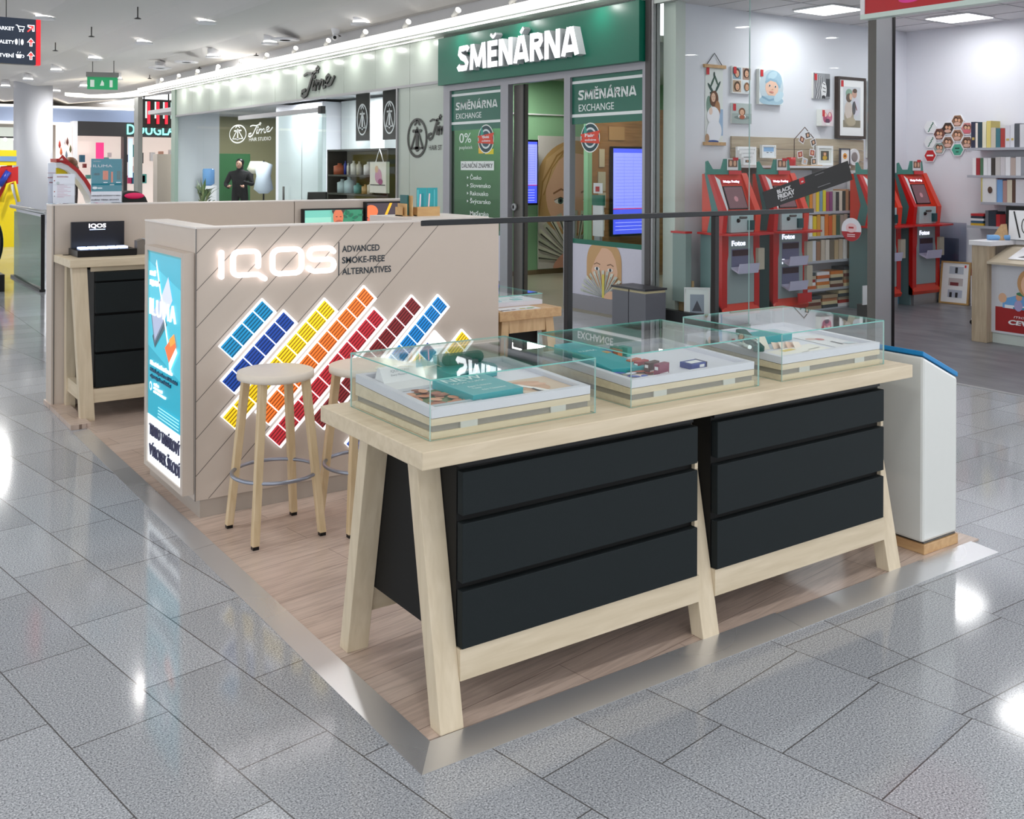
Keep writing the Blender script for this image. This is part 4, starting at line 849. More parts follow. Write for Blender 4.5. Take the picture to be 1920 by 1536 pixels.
part('logo_mark', art(MB(), FX(5.80, 0, 0), [('#e83a9a', ell(U(2.45), 2.96, .10, .03, 20)), ('#f4c8e0', ell(U(2.47), 2.965, .03, .012, 12)), ('#8c0c18', ell(U(2.2), 2.96, .08, .025, 16))]), rs)

# pictures on the wall: canvas / frame things with printed art
def sk(h): return h
def picture(name, label, x0, z0, x1, z1, shapes, base='#d6dade', frame=None, fw_=.03, depth=.03, cat='picture', y=5.45, tagred=True, tilt=0):
    t = thing(name, label, cat, ((x0 + x1) / 2, y - depth, z0)); w, h = x1 - x0, z1 - z0
    Mw = FY(x0, y - depth, z0)
    if tilt: Mw = plane((x0, y - depth - .09, z0), (1, 0, 0), (0, math.sin(R(tilt)), math.cos(R(tilt))))
    o_ = fw_ if frame else 0
    b = MB().prism(rect(o_, o_, w - o_, h - o_), (-depth + .002, -.002), paint((226, 228, 224), .5), Mw)
    sh_ = [(base, rect(o_, o_, w - o_, h - o_))] + [(c, [(o_ + p[0] * (w - 2 * o_), o_ + p[1] * (h - 2 * o_)) for p in pts]) for c, pts in shapes]
    if tagred: sh_.append(('#c8242c', rect(o_ + w * .04, h - o_ - .085, o_ + w * .04 + .045, h - o_ - .01)))
    art(b, Mw, sh_, start=-.0015, step=.0004, clip=(o_, o_, w - o_, h - o_)); part('print', b, t)
    if frame:
        f = MB(); z = (-depth, .006)
        for r_ in (rect(0, 0, w, fw_), rect(0, h - fw_, w, h), rect(0, fw_, fw_, h - fw_), rect(w - fw_, fw_, w, h - fw_)): f.prism(r_, z, paint(frame, .4), Mw)
        part('frame', f, t)
    return t
E8 = lambda cx, cy, rx, ry, rot=0: ell(cx, cy, rx, ry, 22, rot=rot)
hair, skn = '#8c6240', '#e0b090'
# long hanging photo banner
hb = picture('hanging_photo', 'long photo banner with wooden rods, long haired person in white dress', 6.60, 1.89, 6.87, 2.71,
    [('#7f9c8e', E8(.2, .5, .14, .12)), ('#3c5a4c', E8(.4, .80, .16, .03, 30)), ('#3c5a4c', E8(.6, .84, .16, .03, -30)), ('#34504a', E8(.3, .72, .18, .03, -20)), ('#34504a', E8(.7, .74, .18, .03, 25)), ('#2c463e', E8(.5, .90, .05, .04)), ('#2c463e', E8(.45, .66, .2, .02)), ('#9cb8d8', rect(.78, .1, 1, .45)),
     ('#6c4630', E8(.5, .58, .24, .11)), ('#a87850', E8(.68, .44, .16, .12)), ('#e4bea4', E8(.45, .60, .12, .06)), ('#f0f0f6', E8(.45, .36, .36, .12)), ('#eceef6', E8(.5, .16, .42, .15)), ('#ecd0c0', E8(.3, .42, .1, .05)), ('#b49070', E8(.1, .06, .12, .06)), ('#2c4c90', E8(.45, .02, .3, .02)), ('#2a2420', E8(.40, .61, .014, .005)), ('#2a2420', E8(.50, .61, .014, .005)), ('#c05858', E8(.45, .575, .03, .004))], base='#dfe4e2', depth=.006, cat='banner')
part('rod', MB().box(6.57, 6.90, 5.425, 5.45, 2.70, 2.735, OAK), hb); part('rod', MB().box(6.57, 6.90, 5.425, 5.45, 1.865, 1.90, OAK), hb)
part('cord', MB().tube([(6.62, 5.44, 2.735), (6.735, 5.44, 2.86), (6.85, 5.44, 2.735)], .004, BLK, 6), hb)
PH = lambda cx, cy, s, hc=hair: [(hc, E8(cx, cy + .03 * s, .17 * s, .20 * s)), (skn, E8(cx, cy, .11 * s, .14 * s)), ('#302018', E8(cx - .04 * s, cy + .02 * s, .014 * s, .012 * s)), ('#302018', E8(cx + .04 * s, cy + .02 * s, .014 * s, .012 * s)), ('#b05050', E8(cx, cy - .06 * s, .035 * s, .012 * s))]
picture('canvas_print', 'canvas print with four family snapshots, left of the baby canvas', 6.99, 2.44, 7.29, 2.74, [('#8fa8b8', rect(.03, .52, .46, .95)), ('#b09080', rect(.54, .52, .97, .95)), ('#c0a890', rect(.03, .05, .46, .48)), ('#dfe6ea', rect(.54, .05, .97, .48))] + PH(.25, .72, .9, '#403028') + PH(.75, .74, .9, '#4a2c1c') + PH(.25, .24, .9, '#503824') + PH(.75, .24, .8), base='#e6e8ea')
picture('canvas_print', 'small grey canvas with a child reading, under the four snapshots canvas', 6.99, 2.11, 7.30, 2.335, [('#a0aeac', rect(0, 0, 1, .5)), ('#7a8884', E8(.5, .3, .4, .1)), ('#e8eaea', E8(.5, .35, .2, .1))] + PH(.5, .55, 1.0, '#7a5030') + [('#b05c3c', E8(.5, .32, .14, .1))], base='#b8c4c2')
picture('canvas_print', 'large canvas of a baby in pale blue knitted hat and scarf', 7.40, 2.335, 7.80, 2.73,
    [('#c0d0da', E8(.5, .5, .5, .5)), ('#9fbfd2', E8(.6, .70, .34, .28)), ('#b4d0de', E8(.55, .84, .2, .1, 20)), ('#e8c0aa', E8(.52, .48, .27, .25)), ('#8fb2c8', stroke([(.25, .62), (.45, .72), (.7, .68), (.86, .5)], .07)), ('#a4c4d6', E8(.5, .12, .5, .14)), ('#84a8c0', stroke([(.1, .22), (.4, .12), (.8, .2), (1, .3)], .06)), ('#bcd6e4', E8(.8, .24, .22, .12, 30)), ('#f2f0ee', E8(.42, .54, .05, .035)), ('#f2f0ee', E8(.66, .52, .05, .035)), ('#282c34', E8(.42, .54, .028, .03)), ('#282c34', E8(.66, .52, .028, .03)), ('#c8867c', E8(.5, .36, .09, .025, -8)), ('#d8a890', E8(.54, .44, .03, .02))], base='#e2eaee', depth=.05)
picture('canvas_print', 'black and white canvas of a zebra head', 8.35, 2.44, 8.65, 2.74, [('#8c8e92', rect(.68, 0, 1, 1)), ('#3c3e42', rect(.75, .1, 1, .8))] + [('#dcdce0' if k % 2 else '#606268', stroke([(.05 + .055 * k, 1.0 - .02 * k), (.12 + .05 * k, .55), (.22 + .05 * k, .25), (.1 + .07 * k, 0)], .035)) for k in range(9)] + [('#e8e8ea', E8(.62, .35, .16, .33)), ('#38383c', stroke([(.56, .6), (.7, .55)], .03)), ('#38383c', stroke([(.54, .45), (.72, .4)], .03)), ('#38383c', stroke([(.55, .3), (.72, .27)], .03)), ('#202024', E8(.6, .08, .1, .06))], base='#9a9ca2')
picture('canvas_block', 'small deep photo block with pink family collage under the zebra', 8.44, 2.12, 8.65, 2.315, [('#b04c70', E8(.3, .5, .2, .3)), ('#c86a88', E8(.7, .55, .2, .3)), ('#f4d0c4', E8(.32, .66, .1, .12)), ('#f4d0c4', E8(.68, .68, .1, .12)), ('#5c2c4c', E8(.5, .3, .2, .14)), ('#f0f0f0', E8(.5, .12, .2, .07))], base='#e4d8dc', depth=.08)
picture('framed_photo', 'tall dark framed photo of a couple kissing in soft colours', 8.77, 1.98, 9.30, 2.72, [('#f2f3f5', rect(.03, .02, .97, .98)), ('#d2d6dc', rect(.14, .15, .86, .88)), ('#8c8470', rect(.14, .15, .86, .28)), ('#a89c88', E8(.38, .34, .2, .18)), ('#d0c4bc', E8(.36, .46, .16, .16)), ('#8fae9c', E8(.38, .76, .14, .08)), ('#6c5c50', E8(.38, .68, .12, .08)), ('#dcb8a0', E8(.45, .70, .06, .06)), ('#c8a090', E8(.6, .76, .1, .08)), ('#5c483c', E8(.62, .81, .09, .04)), ('#d4d2de', E8(.66, .52, .16, .16)), ('#7a4038', stroke([(.6, .62), (.7, .46)], .03)), ('#58585c', E8(.58, .5, .07, .12)), ('#b4a890', E8(.45, .25, .2, .08))], base='#f2f3f5', frame='#3a2c26', fw_=.035, depth=.05)
picture('canvas_print', 'tall sunset coloured canvas half hidden behind the steel pillar', 9.37, 1.75, 9.75, 2.70, [('#a8c4dc', rect(0, .7, 1, 1)), ('#c86c70', E8(.4, .66, .4, .1)), ('#d08c80', rect(0, .45, 1, .6)), ('#3c6c88', rect(0, .2, 1, .45)), ('#2c3c50', rect(0, .1, 1, .25)), ('#7a4038', rect(0, 0, 1, .1))], base='#90a8c0')
# slat wall and display ledge
sw = thing('slat_wall', 'wooden slat board with white ledge on the photo shop wall', 'slat board', (8.15, 5.42, 1.30))
for k in range(5): part('board', MB().box(6.99, 9.30, 5.425, 5.448, 1.30 + k * .135, 1.43 + k * .135, wood((168, 152, 130), (190, 176, 154), .55, (2, 24, 24), 'slat_wood')), sw)
part('ledge', MB().box(6.95, 8.75, 5.20, 5.425, 1.625, 1.65, WHITE), sw, 'white ledge'); part('bracket', MB().box(7.3, 7.33, 5.25, 5.43, 1.55, 1.625, ALU).box(8.3, 8.33, 5.25, 5.43, 1.55, 1.625, ALU), sw)
y0 = 5.35
for k in range(4):
    picture('framed_picture', 'white photo frame in the nested set on the ledge, ' + ['largest, at the back', 'second largest', 'second smallest', 'smallest, with a portrait in front'][k], 6.97 + .0 * k, 1.655, 7.27 - .055 * k, 1.855 - .04 * k, ([('#4c5450', rect(.14, .14, .86, .86))] + (PH(.5, .5, 1.4) if k == 3 else [])), base='#f0f0f2', frame='#f2f2f4', fw_=.022, depth=.02, y=y0 - .03 * k, cat='photo frame', tilt=0, tagred=False)
picture('framed_picture', 'small white frame with snowy blue landscape on the slat board', 7.41, 1.735, 7.64, 1.88, [('#8cb4dc', rect(.08, .5, .92, .92)), ('#e8eef4', rect(.08, .1, .92, .5)), ('#6c7c8c', E8(.4, .4, .1, .05)), ('#6c7c8c', E8(.7, .42, .1, .04))], base='#eef0f2', frame='#eef0f2', fw_=.015, depth=.03, y=5.40, cat='photo frame', tilt=0, tagred=False)
single('candle', MB().lathe([(.05, 1.65), (.05, 1.745)], RED, 7.82, 5.3, 24), 'red round tin on the white ledge', 'tin')
hf = thing('house_photo_holder', 'wire house shaped photo holder with clipped snapshots on the ledge', 'photo holder', (8.05, 5.3, 1.65))
part('wire_frame', MB().tube([(7.87, 5.3, 1.655), (7.87, 5.3, 1.95), (8.05, 5.3, 2.09), (8.23, 5.3, 1.95), (8.23, 5.3, 1.655)], .006, paint((90, 70, 62), .4), 6, closed=True).box(7.92, 8.3, 5.25, 5.35, 1.65, 1.66, OAK), hf)
for i, (x, z, a, c) in enumerate([(7.95, 1.78, 10, '#a84030'), (7.98, 1.95, -25, '#704038'), (8.08, 2.0, 15, '#4c4440'), (8.16, 1.80, -8, '#b0503c'), (8.18, 1.92, 20, '#5a4c46'), (8.03, 1.70, -14, '#b8bcc8'), (8.19, 1.70, 5, '#605850')]):
    m = MB(); Ma = plane((x, 5.285, z), (math.cos(R(a)), 0, math.sin(R(a))), (-math.sin(R(a)), 0, math.cos(R(a)))); m.prism(rect(-.045, -.04, .045, .04), (0, .003), WHITE, Ma); art(m, Ma, [(c, rect(-.036, -.03, .036, .03)), (skn, ell(0, 0, .018, .02, 12))], start=.0035); part('snapshot', m, hf)
picture('framed_picture', 'square white box frame with person in yellow on the ledge', 8.265, 1.655, 8.55, 1.885, [('#505048', rect(.18, .18, .82, .82)), ('#c8a030', E8(.5, .35, .18, .16)), (hair, E8(.5, .62, .16, .14)), (skn, E8(.5, .6, .09, .1))], base='#dcded8', frame='#eceef0', fw_=.03, depth=.06, y=5.36, cat='photo frame', tagred=False)
picture('framed_picture', 'narrow dark edged frame with orange flower leaning by the pillar', 8.74, 1.66, 8.92, 1.86, [('#e8a040', E8(.5, .55, .25, .2)), ('#702c1c', E8(.5, .55, .1, .08))], base='#eeeef0', frame='#40404c', fw_=.012, depth=.02, y=5.36, cat='photo frame', tagred=False)
single('oval_photo_magnet', MB().lathe([(.10, -.01), (.10, .01)], WHITE, 0, 0, 24, M=plane((9.05, 5.38, 1.76), (1, 0, 0), (0, 0, 1))).lathe([(.06, .011), (.05, .014)], paint((140, 130, 130), .5), 0, 0, 20, M=plane((9.05, 5.38, 1.76), (1, 0, 0), (0, 0, 1))), 'round white photo plate on the slat board near the pillar', 'photo plate')

# photo kiosks
TGRY = paint((150, 164, 166), .35, var=.02); TSIDE = paint((108, 136, 138), .35); REDK = paint((192, 28, 26), .3); REDO = paint((214, 62, 40), .3)
def make_kiosk(x0, label, double=False):
    y0 = 4.85; w = .55; t = thing('photo_kiosk', label, 'photo kiosk', (x0 + w / 2, y0 + .2, 0), 'red self service photo kiosks')
    part('lower_body', MB().box(x0 + .02, x0 + w - .02, y0 + .03, y0 + .30, .0, .95, TSIDE), t, 'grey teal cabinet')
    part('plinth', MB().box(x0 + .04, x0 + w - .04, y0 - .01, y0 + .29, 0.0, .15, ALU), t)
    P_ = FY(x0, y0 + .03, 0)
    part('side_frame', MB().prism([(0, .13), (.075, .13), (.075, .68), (.09, .74), (.09, .95), (0, .95)], (0, .05), REDK, P_), t, 'red frame')
    part('side_frame', MB().prism([(w - .075, .13), (w, .13), (w, .95), (w - .09, .95), (w - .09, .74), (w - .075, .68)], (0, .05), REDK, P_), t, 'red frame')
    part('red_base', MB().prism([(0, .13), (.12, .13), (.055, .25), (0, .25)], w, REDO, plane((x0, y0, 0), (0, -1, 0), (0, 0, 1)) @ Matrix.Rotation(0, 4, 'X')) if False else MB().add([(x0, y0 - .02, .13), (x0 + w, y0 - .02, .13), (x0 + w, y0 - .04, .17), (x0, y0 - .04, .17), (x0 + .07, y0 - .005, .25), (x0 + w - .07, y0 - .005, .25), (x0, y0 + .03, .13), (x0 + w, y0 + .03, .13), (x0, y0 + .03, .25), (x0 + w, y0 + .03, .25)], [(0, 1, 2, 3), (3, 2, 5, 4), (4, 5, 9, 8), (0, 3, 4, 8, 6), (1, 7, 9, 5, 2), (0, 6, 7, 1)], REDO), t, 'red base step')
    fp = MB().prism([(.075, .25), (w - .075, .25), (w - .075, .68), (w - .09, .74), (w - .09, .94), (.09, .94), (.09, .74), (.075, .68)], (.0, .045), TGRY, P_); part('front_panel', fp, t, 'grey front panel')
    for zc in ((.60, .88) if double else (.60,)):
        pass
    for zc in ((.38, .64) if double else (.60,)):
        q = MB(); q.box(x0 + .14, x0 + w - .14, y0 - .018, y0 - .014, zc - .0, zc + .20, paint((110, 110, 140), .4)).box(x0 + .15, x0 + w - .15, y0 - .022, y0 - .018, zc + .13, zc + .19, paint((60, 30, 40), .4))
        q.prism([(0, 0), (.10, -.04), (.12, .06), (.11, .06), (.09, -.02), (0, .02)], (x0 + .13, x0 + w - .13), paint((196, 194, 220), .25), plane((0, y0 - .02, zc), (0, -1, 0), (0, 0, 1)) @ Matrix(((1, 0, 0, 0), (0, 1, 0, 0), (0, 0, -1, 0), (0, 0, 0, 1))))
        part('photo_tray', q, t, 'pale pick-up tray')
        text_m = text(MB(), FY(x0 + .14, y0 - .017, 0), 'Fotos', .0, zc + .235, glow((240, 240, 255), 1.0), h=.05, width=.2, bold=.03, ext=.003); part('lettering', text_m, t, 'white word')
        part('leaflet_box', MB().box(x0 + w - .06, x0 + w + .03, y0 - .06, y0 + .1, zc - .02, zc + .2, paint((186, 178, 160), .5)), t)
    part('shelf', MB().prism([(-.08, 0), (-.02, -.16), (w * .5, -.22), (w + .06, -.16), (w + .08, 0), (w + .02, .31), (-.02, .31)], (.945, .965), REDK, plane((x0, y0, 0), (1, 0, 0), (0, 1, 0))), t, 'curved red shelf')
    # upper head
    SD = plane((0, y0, 0), (0, -1, 0), (0, 0, 1))
    def along(m, prof, xa, xb, mat): return m.prism(prof[::-1], (-xb, -xa), mat, plane((0, y0, 0), (0, -1, 0), (0, 0, 1)) if False else Matrix(((0, 0, -1, 0), (-1, 0, 0, y0), (0, 1, 0, 0), (0, 0, 0, 1))))
    part('head_side', along(MB(), [(.02, .965), (.04, 1.17), (-.16, 1.57), (-.195, 1.57), (-.03, 1.17), (-.07, .965)], x0, x0 + .06, REDK), t, 'red cheek')
    part('head_flank', along(MB(), [(-.07, .965), (-.03, 1.17), (-.195, 1.57), (-.24, 1.57), (-.14, 1.2), (-.20, .965)], x0 + .01, x0 + .06, paint((70, 120, 120), .35)), t, 'teal flank strip')
    part('head_side', along(MB(), [(.02, .965), (.04, 1.17), (-.16, 1.57), (-.20, 1.57), (-.30, 1.0), (-.30, .965)], x0 + w - .08, x0 + w, REDO), t, 'red cheek')
    part('head_liner', along(MB(), [(-.03, 1.18), (-.16, 1.55), (-.19, 1.55), (-.12, 1.18)], x0 + .06, x0 + .075, paint((214, 218, 222), .3)), t, 'pale liner')
    hb_ = along(MB(), [(-.04, .965), (-.02, 1.18), (-.17, 1.56), (-.32, 1.56), (-.32, .965)], x0 + .06, x0 + w - .08, REDO); part('head', hb_, t, 'red screen housing')
    # screen on slope
    a = Vector((0, -.15, 1)).normalized(); v = Vector((0, .15, .38)).normalized()
    Ms_ = plane((x0 + .14, y0 + .02, 1.18), (1, 0, 0), v)
    scr = MB().prism(rect(0, .02, .28, .27), (.004, .014), BLK, Ms_); art(scr, Ms_, [(glow((96, 66, 72), .5), rect(.01, .03, .27, .26)), (glow((150, 104, 112), .6), ell(.14, .13, .03, .03, 14))], start=.0145); part('touch_screen', scr, t, 'dark touch screen'); part('white_wing', MB().prism([(-.012, .34), (-.078, .385), (-.050, .05), (-.03, .0), (-.012, .03)], (.004, .010), paint((222, 226, 230), .3), Ms_), t, 'white side wing')
    part('top_lettering', text(MB().prism(rect(.0, .30, .3, .345), (.002, .008), paint((196, 20, 24), .3), Ms_), Ms_, 'Moje Fotky', .03, .31, glow((245, 240, 255), 1.0), h=.024, width=.24, ext=.011, bold=.03), t)
    dv = MB().box(x0 + .10, x0 + w - .12, y0 - .045, y0 + .03, .97, 1.17, paint((176, 200, 204), .25)).box(x0 + .34, x0 + .42, y0 - .07, y0 - .04, .99, 1.09, paint((10, 70, 74), .3)).ball((x0 + .2, y0 - .05, 1.09), .022, BLK, 10).tube([(x0 + .22, y0 - .05, 1.12), (x0 + .32, y0 - .05, 1.12)], .012, DGREY, 8)
    part('reader_panel', dv, t, 'silver card reader panel')
    hd_ = MB().prism([(-.06, 0), (.42, 0), (.46, .05), (.44, .16), (.20, .16), (.16, .055), (.04, .055), (-.03, .14), (-.06, .13)], (0, .012), paint((72, 138, 126), .4), plane((x0 + .0, y0 + .16, 1.555), (1, 0, 0), (0, 0, 1)))
    part('header_card', hd_, t, 'teal shaped header card')
    Mh = plane((x0 + .2, y0 + .145, 1.60), (1, 0, 0), (0, 0, 1)); part('header_photo', art(MB().prism(rect(.04, 0, .2, .12), (0, .004), WHITE, Mh), Mh, [('#806050', rect(.05, .03, .19, .11)), (skn, ell(.09, .07, .02, .03, 12)), (skn, ell(.15, .07, .02, .03, 12)), ('#c8242c', rect(.12, .10, .2, .13))], start=.0045), t)
    part('red_card', MB().box(x0 + .26, x0 + .44, y0 + .13, y0 + .14, 1.555, 1.595, paint((214, 60, 64), .4)), t)
    if double: part('price_card', MB().box(x0 + .30, x0 + .52, y0 - .10, y0 - .09, .20, .30, REDK), t, 'red price card')
    return t
make_kiosk(6.22, 'red photo kiosk nearest the exchange office, beside the picture frame on the floor')
make_kiosk(6.98, 'red photo kiosk with two pick-up trays behind the black friday sticker', True)
make_kiosk(8.64, 'red photo kiosk mostly hidden behind the steel pillar')
make_kiosk(9.42, 'rightmost red photo kiosk, right of the steel pillar')
single('side_shelf_panel', MB().box(6.05, 6.13, 5.17, 5.36, .25, .95, paint((140, 156, 154), .4)).box(6.04, 6.135, 5.165, 5.38, .95, .97, REDK), 'grey cabinet with red top edge left of the nearest photo kiosk', 'cabinet')
lf_ = thing('framed_picture', 'white frame with grey mountain photo leaning at the floor by the glass', 'photo frame', (6.12, 5.12, 0)); Ml_ = plane((6.03, 5.17, .004), (.21, -.20, 0), (.03, .03, 1)); q = MB().prism(rect(0, 0, .26, .40), (-.02, 0), paint((232, 234, 232), .4), Ml_); art(q, Ml_, [('#e6ecee', rect(.02, .02, .24, .38)), ('#9aa4b4', rect(.06, .07, .20, .33)), ('#50505c', [(.08, .16), (.13, .27), (.18, .16)]), ('#5c3c3c', rect(.06, .07, .20, .14))]); part('print', q, lf_)
q = MB()
for r_ in (rect(0, 0, .26, .012), rect(0, .388, .26, .40), rect(0, .012, .012, .388), rect(.248, .012, .26, .388)): q.prism(r_, (-.022, .01), WHITE, Ml_)
part('frame', q, lf_)
single('board_stack', MB().box(6.14, 6.17, 5.17, 5.36, .01, .46, OAKV), 'light wooden board leaning behind the mountain frame', 'board')
for i, (x, c, lb) in enumerate([(6.84, (206, 190, 140), 'cream'), (6.88, (70, 66, 60), 'dark'), (9.28, (30, 60, 150), 'dark blue'), (9.33, (226, 96, 40), 'orange'), (9.37, (30, 140, 190), 'light blue')]):
    single('frame_board', MB().box(x, x + .025, 5.0, 5.16, .01, .62 if i > 1 else .52, paint(c, .4)), '%s board standing on edge between two photo kiosks' % lb, 'board', 'boards standing between the kiosks')

# album shelf
sh = thing('album_shelf', 'grey metal shelf unit full of photo albums between the kiosks', 'shelf', (8.3, 5.3, 0))
part('back_panel', MB().box(7.62, 9.25, 5.40, 5.44, .02, 1.60, paint((196, 198, 206), .5)), sh)
SHZ = [1.13, .85, .57, .25, .02]
for z in SHZ: part('shelf_board', MB().box(7.60, 9.20, 5.19, 5.40, z - .03, z, paint((176, 180, 190), .4)), sh)
part('side_panel', MB().box(9.20, 9.24, 5.19, 5.44, .02, 1.15, paint((170, 176, 180), .4)), sh)
part('top_side_panel', MB().box(8.95, 9.0, 5.2, 5.4, 1.15, 1.6, WHITE), sh)
cols1 = ['#d8d8dc', '#2c2c34', '#cdbfa8', '#4c3830', '#8c5a3c', '#5c8c5c', '#e08a1c', '#c8a890', '#e8cc20', '#7c9cb0', '#e0d020', '#a84060', '#884078', '#b8b8b0', '#303438', '#e4dccc', '#2c3a34', '#c09068', '#6c3c24', '#40504c', '#a0a8a8']
cols2 = ['#c09850', '#303a3c', '#3c4446', '#d4d4dc', '#b8bcc4', '#e2e2e4', '#e4c81c', '#d89c30', '#cfc6b8', '#e07820', '#d86018', '#e0a860', '#44604c', '#a8a094', '#b0a898', '#5c6068', '#38383c', '#c8c4b8', '#a08870', '#d8ccb0', '#7c8c7c']
cols3 = ['#c8b494', '#b49c74', '#e8e6e6', '#8c6c50', '#b09480', '#d0d4dc', '#9c7458', '#c4b8a8', '#d8d0c4', '#7c7060', '#c0a884', '#cbb8a0', '#e4e0dc', '#a0866c', '#d6c8b0', '#b0a088', '#eeeeee', '#9c8468']
nums = 0
ORD = ['first', 'second', 'third', 'fourth', 'fifth', 'sixth', 'seventh', 'eighth', 'ninth', 'tenth', 'eleventh', 'twelfth', 'thirteenth', 'fourteenth', 'fifteenth', 'sixteenth', 'seventeenth', 'eighteenth', 'nineteenth', 'twentieth', 'last']
def albums(cols, x0, x1, z, hh, grp, row):
    x = x0; w = (x1 - x0) / len(cols)
    for i, c in enumerate(cols):
        h = hh * (.88 + .12 * random.random()); ww = w * .86
        m = MB().box(x, x + ww, 5.20, 5.38, z, z + h, paint(c, .5), mats=[paint(c, .5), paint('#efeadf', .7), paint(c, .5), paint(c, .5), paint('#efeadf', .7), paint(c, .5)])
        single('photo_album', m, '%s photo album upright in the %s row of the album shelf, %s from left' % (CNAME(c), row, ORD[i]), 'photo album', grp); x += w
def CNAME(c):
    r, g, b = (int(c[i:i + 2], 16) for i in (1, 3, 5)); mx, mn = max(r, g, b), min(r, g, b)
    lum = (r + g + b) / 3; base = 'dark ' if lum < 90 else ('pale ' if lum > 190 else '')
    if mx - mn < 26: return base + 'grey'
    if r == mx and g > b + 25 and g > .72 * r: return base + ('yellow' if mx - mn > 120 else 'beige')
    if r == mx and g >= b: return base + ('orange' if mx - mn > 130 else 'brown')
    if r == mx: return base + 'plum'
    if g == mx: return base + 'green'
    return base + 'blue'
albums(cols1, 7.66, 8.90, 1.13, .25, 'albums in the top row', 'top'); albums(cols2, 7.66, 9.12, .85, .25, 'albums in the second row', 'second'); albums(cols3, 7.66, 9.1, .57, .24, 'albums in the third row', 'third')
tower = ['#b8a890', '#6c3c30', '#e6e6e8', '#3c4448', '#c4b49c', '#c86830', '#e0d0a4', '#404448', '#e8e8ea', '#b87850', '#d8c8a0', '#b03028', '#a89478', '#d07c34']
cnt = 0
for zi, (zb, n) in enumerate(((.25, 6), (.02, 5))):
    for k in range(n):
        x = 7.66 + k * (1.46 / n); w = 1.46 / n - .02; z = zb; hn = (5 if k < n - 2 else 6) - zi
        for j in range(hn):
            c = tower[(k * 5 + j * 3 + zi * 7) % len(tower)]; m = MB().box(x + .004 * ((j * 7) % 3), x + w, 5.195 + .006 * (j % 3), 5.38, z, z + .036, paint(c, .5))
            single('photo_album', m, '%s album lying in the %s stack of the %s shelf, %s from the bottom' % (CNAME(c), ORD[k], ['fourth', 'lowest'][zi], ORD[j]), 'photo album', 'stacked albums on the lower shelves'); z += .037
nt_ = thing('notice_stand', 'small white notice card on a stand in front of the album shelf', 'notice', (8.3, 4.6, 0))
part('card', MB().box(8.17, 8.47, 4.6, 4.61, .03 + .1, .34, WHITE), nt_); part('base', MB().box(8.2, 8.44, 4.55, 4.7, .002, .13, DGREY), nt_)
# sticker on the glass
bf = thing('glass_banner', 'slanted black banner sticker on the photo shop glass', 'sign', (5.99, 3.6, 1.25))
dvec = Vector((0, -(4.08 - 3.15), .285)); Mf = plane((5.995, 4.06, 1.235), (0, -.94, .29), (0, .29, .94))
L_ = .985; q = MB().prism(rect(0, 0, L_, .17), (0, .003), paint((22, 22, 24), .4), Mf); part('banner_sheet', q, bf)
q = MB(); WT = paint((222, 222, 226), .4); text(q, Mf, 'BLACK', .17, .105, WT, h=.035, width=.17, ext=.006, bold=.03); text(q, Mf, 'FRIDAY', .165, .055, WT, h=.04, width=.20, ext=.006, bold=.04); text(q, Mf, 'SLEVY AŽ', .185, .03, WT, h=.014, width=.15, ext=.006)
art(q, Mf, [('#c8242c', rect(.44, .115, .50, .17)), ('#d8d8dc', rect(.46, .128, .485, .14)), ('#8c8c90', rect(.62, .145, .72, .15)), ('#8c8c90', rect(.62, .035, .76, .04))], start=.0035)
part('lettering', q, bf, 'white lettering with red tag')
rb = thing('round_glass_sticker', 'round white and red sticker on the photo shop glass', 'sticker', (5.99, 3.13, .95)); Mr = FX(5.996, 0, 0)
q = MB().prism(ell(U(3.13), 1.10, .10, .10, 36), (0, .003), paint((206, 206, 214), .4), Mr); art(q, Mr, [('#9c1c24', ell(U(3.13), 1.10, .10, .10, 24, 190, 350)), ('#d8b4b8', ell(U(3.13), 1.115, .055, .04, 20)), ('#9c1c24', rect(U(3.155), 1.11, U(3.105), 1.125)), ('#e0c8cc', rect(U(3.17), 1.055, U(3.09), 1.062)), ('#e0c8cc', rect(U(3.17), 1.04, U(3.09), 1.047))], start=.0035); part('disc', q, rb)

# hexagon photo tiles on the right wall (x = 10.2)
HX = [(5.10, 2.14, '#e6eaec', 'white with green leaf twig, upper left', 'leaf'), (5.10, 1.955, '#e6eaec', 'white with green leaf twig, lower left', 'leaf'), (4.975, 2.05, '#704840', 'couple portrait left of the centre', 'p'), (4.86, 2.12, '#3c3430', 'dark haired pair', 'p'), (4.735, 2.205, '#8c6850', 'family at the top', 'p'), (4.61, 2.11, '#c08080', 'person in pink at the right', 'p'), (4.86, 1.945, '#8c7060', 'hugging couple in the middle row', 'p'), (4.735, 2.03, '#a07860', 'centre sepia couple', 'p'), (4.61, 1.94, '#806458', 'white dress at the lower right', 'p'), (4.975, 1.875, '#90a4a0', 'colourful group', 'p'), (5.10, 1.785, '#c0282c', 'plain red with small white word', 'red'), (4.735, 1.855, '#50a890', 'plain green with small dark words', 'green')]
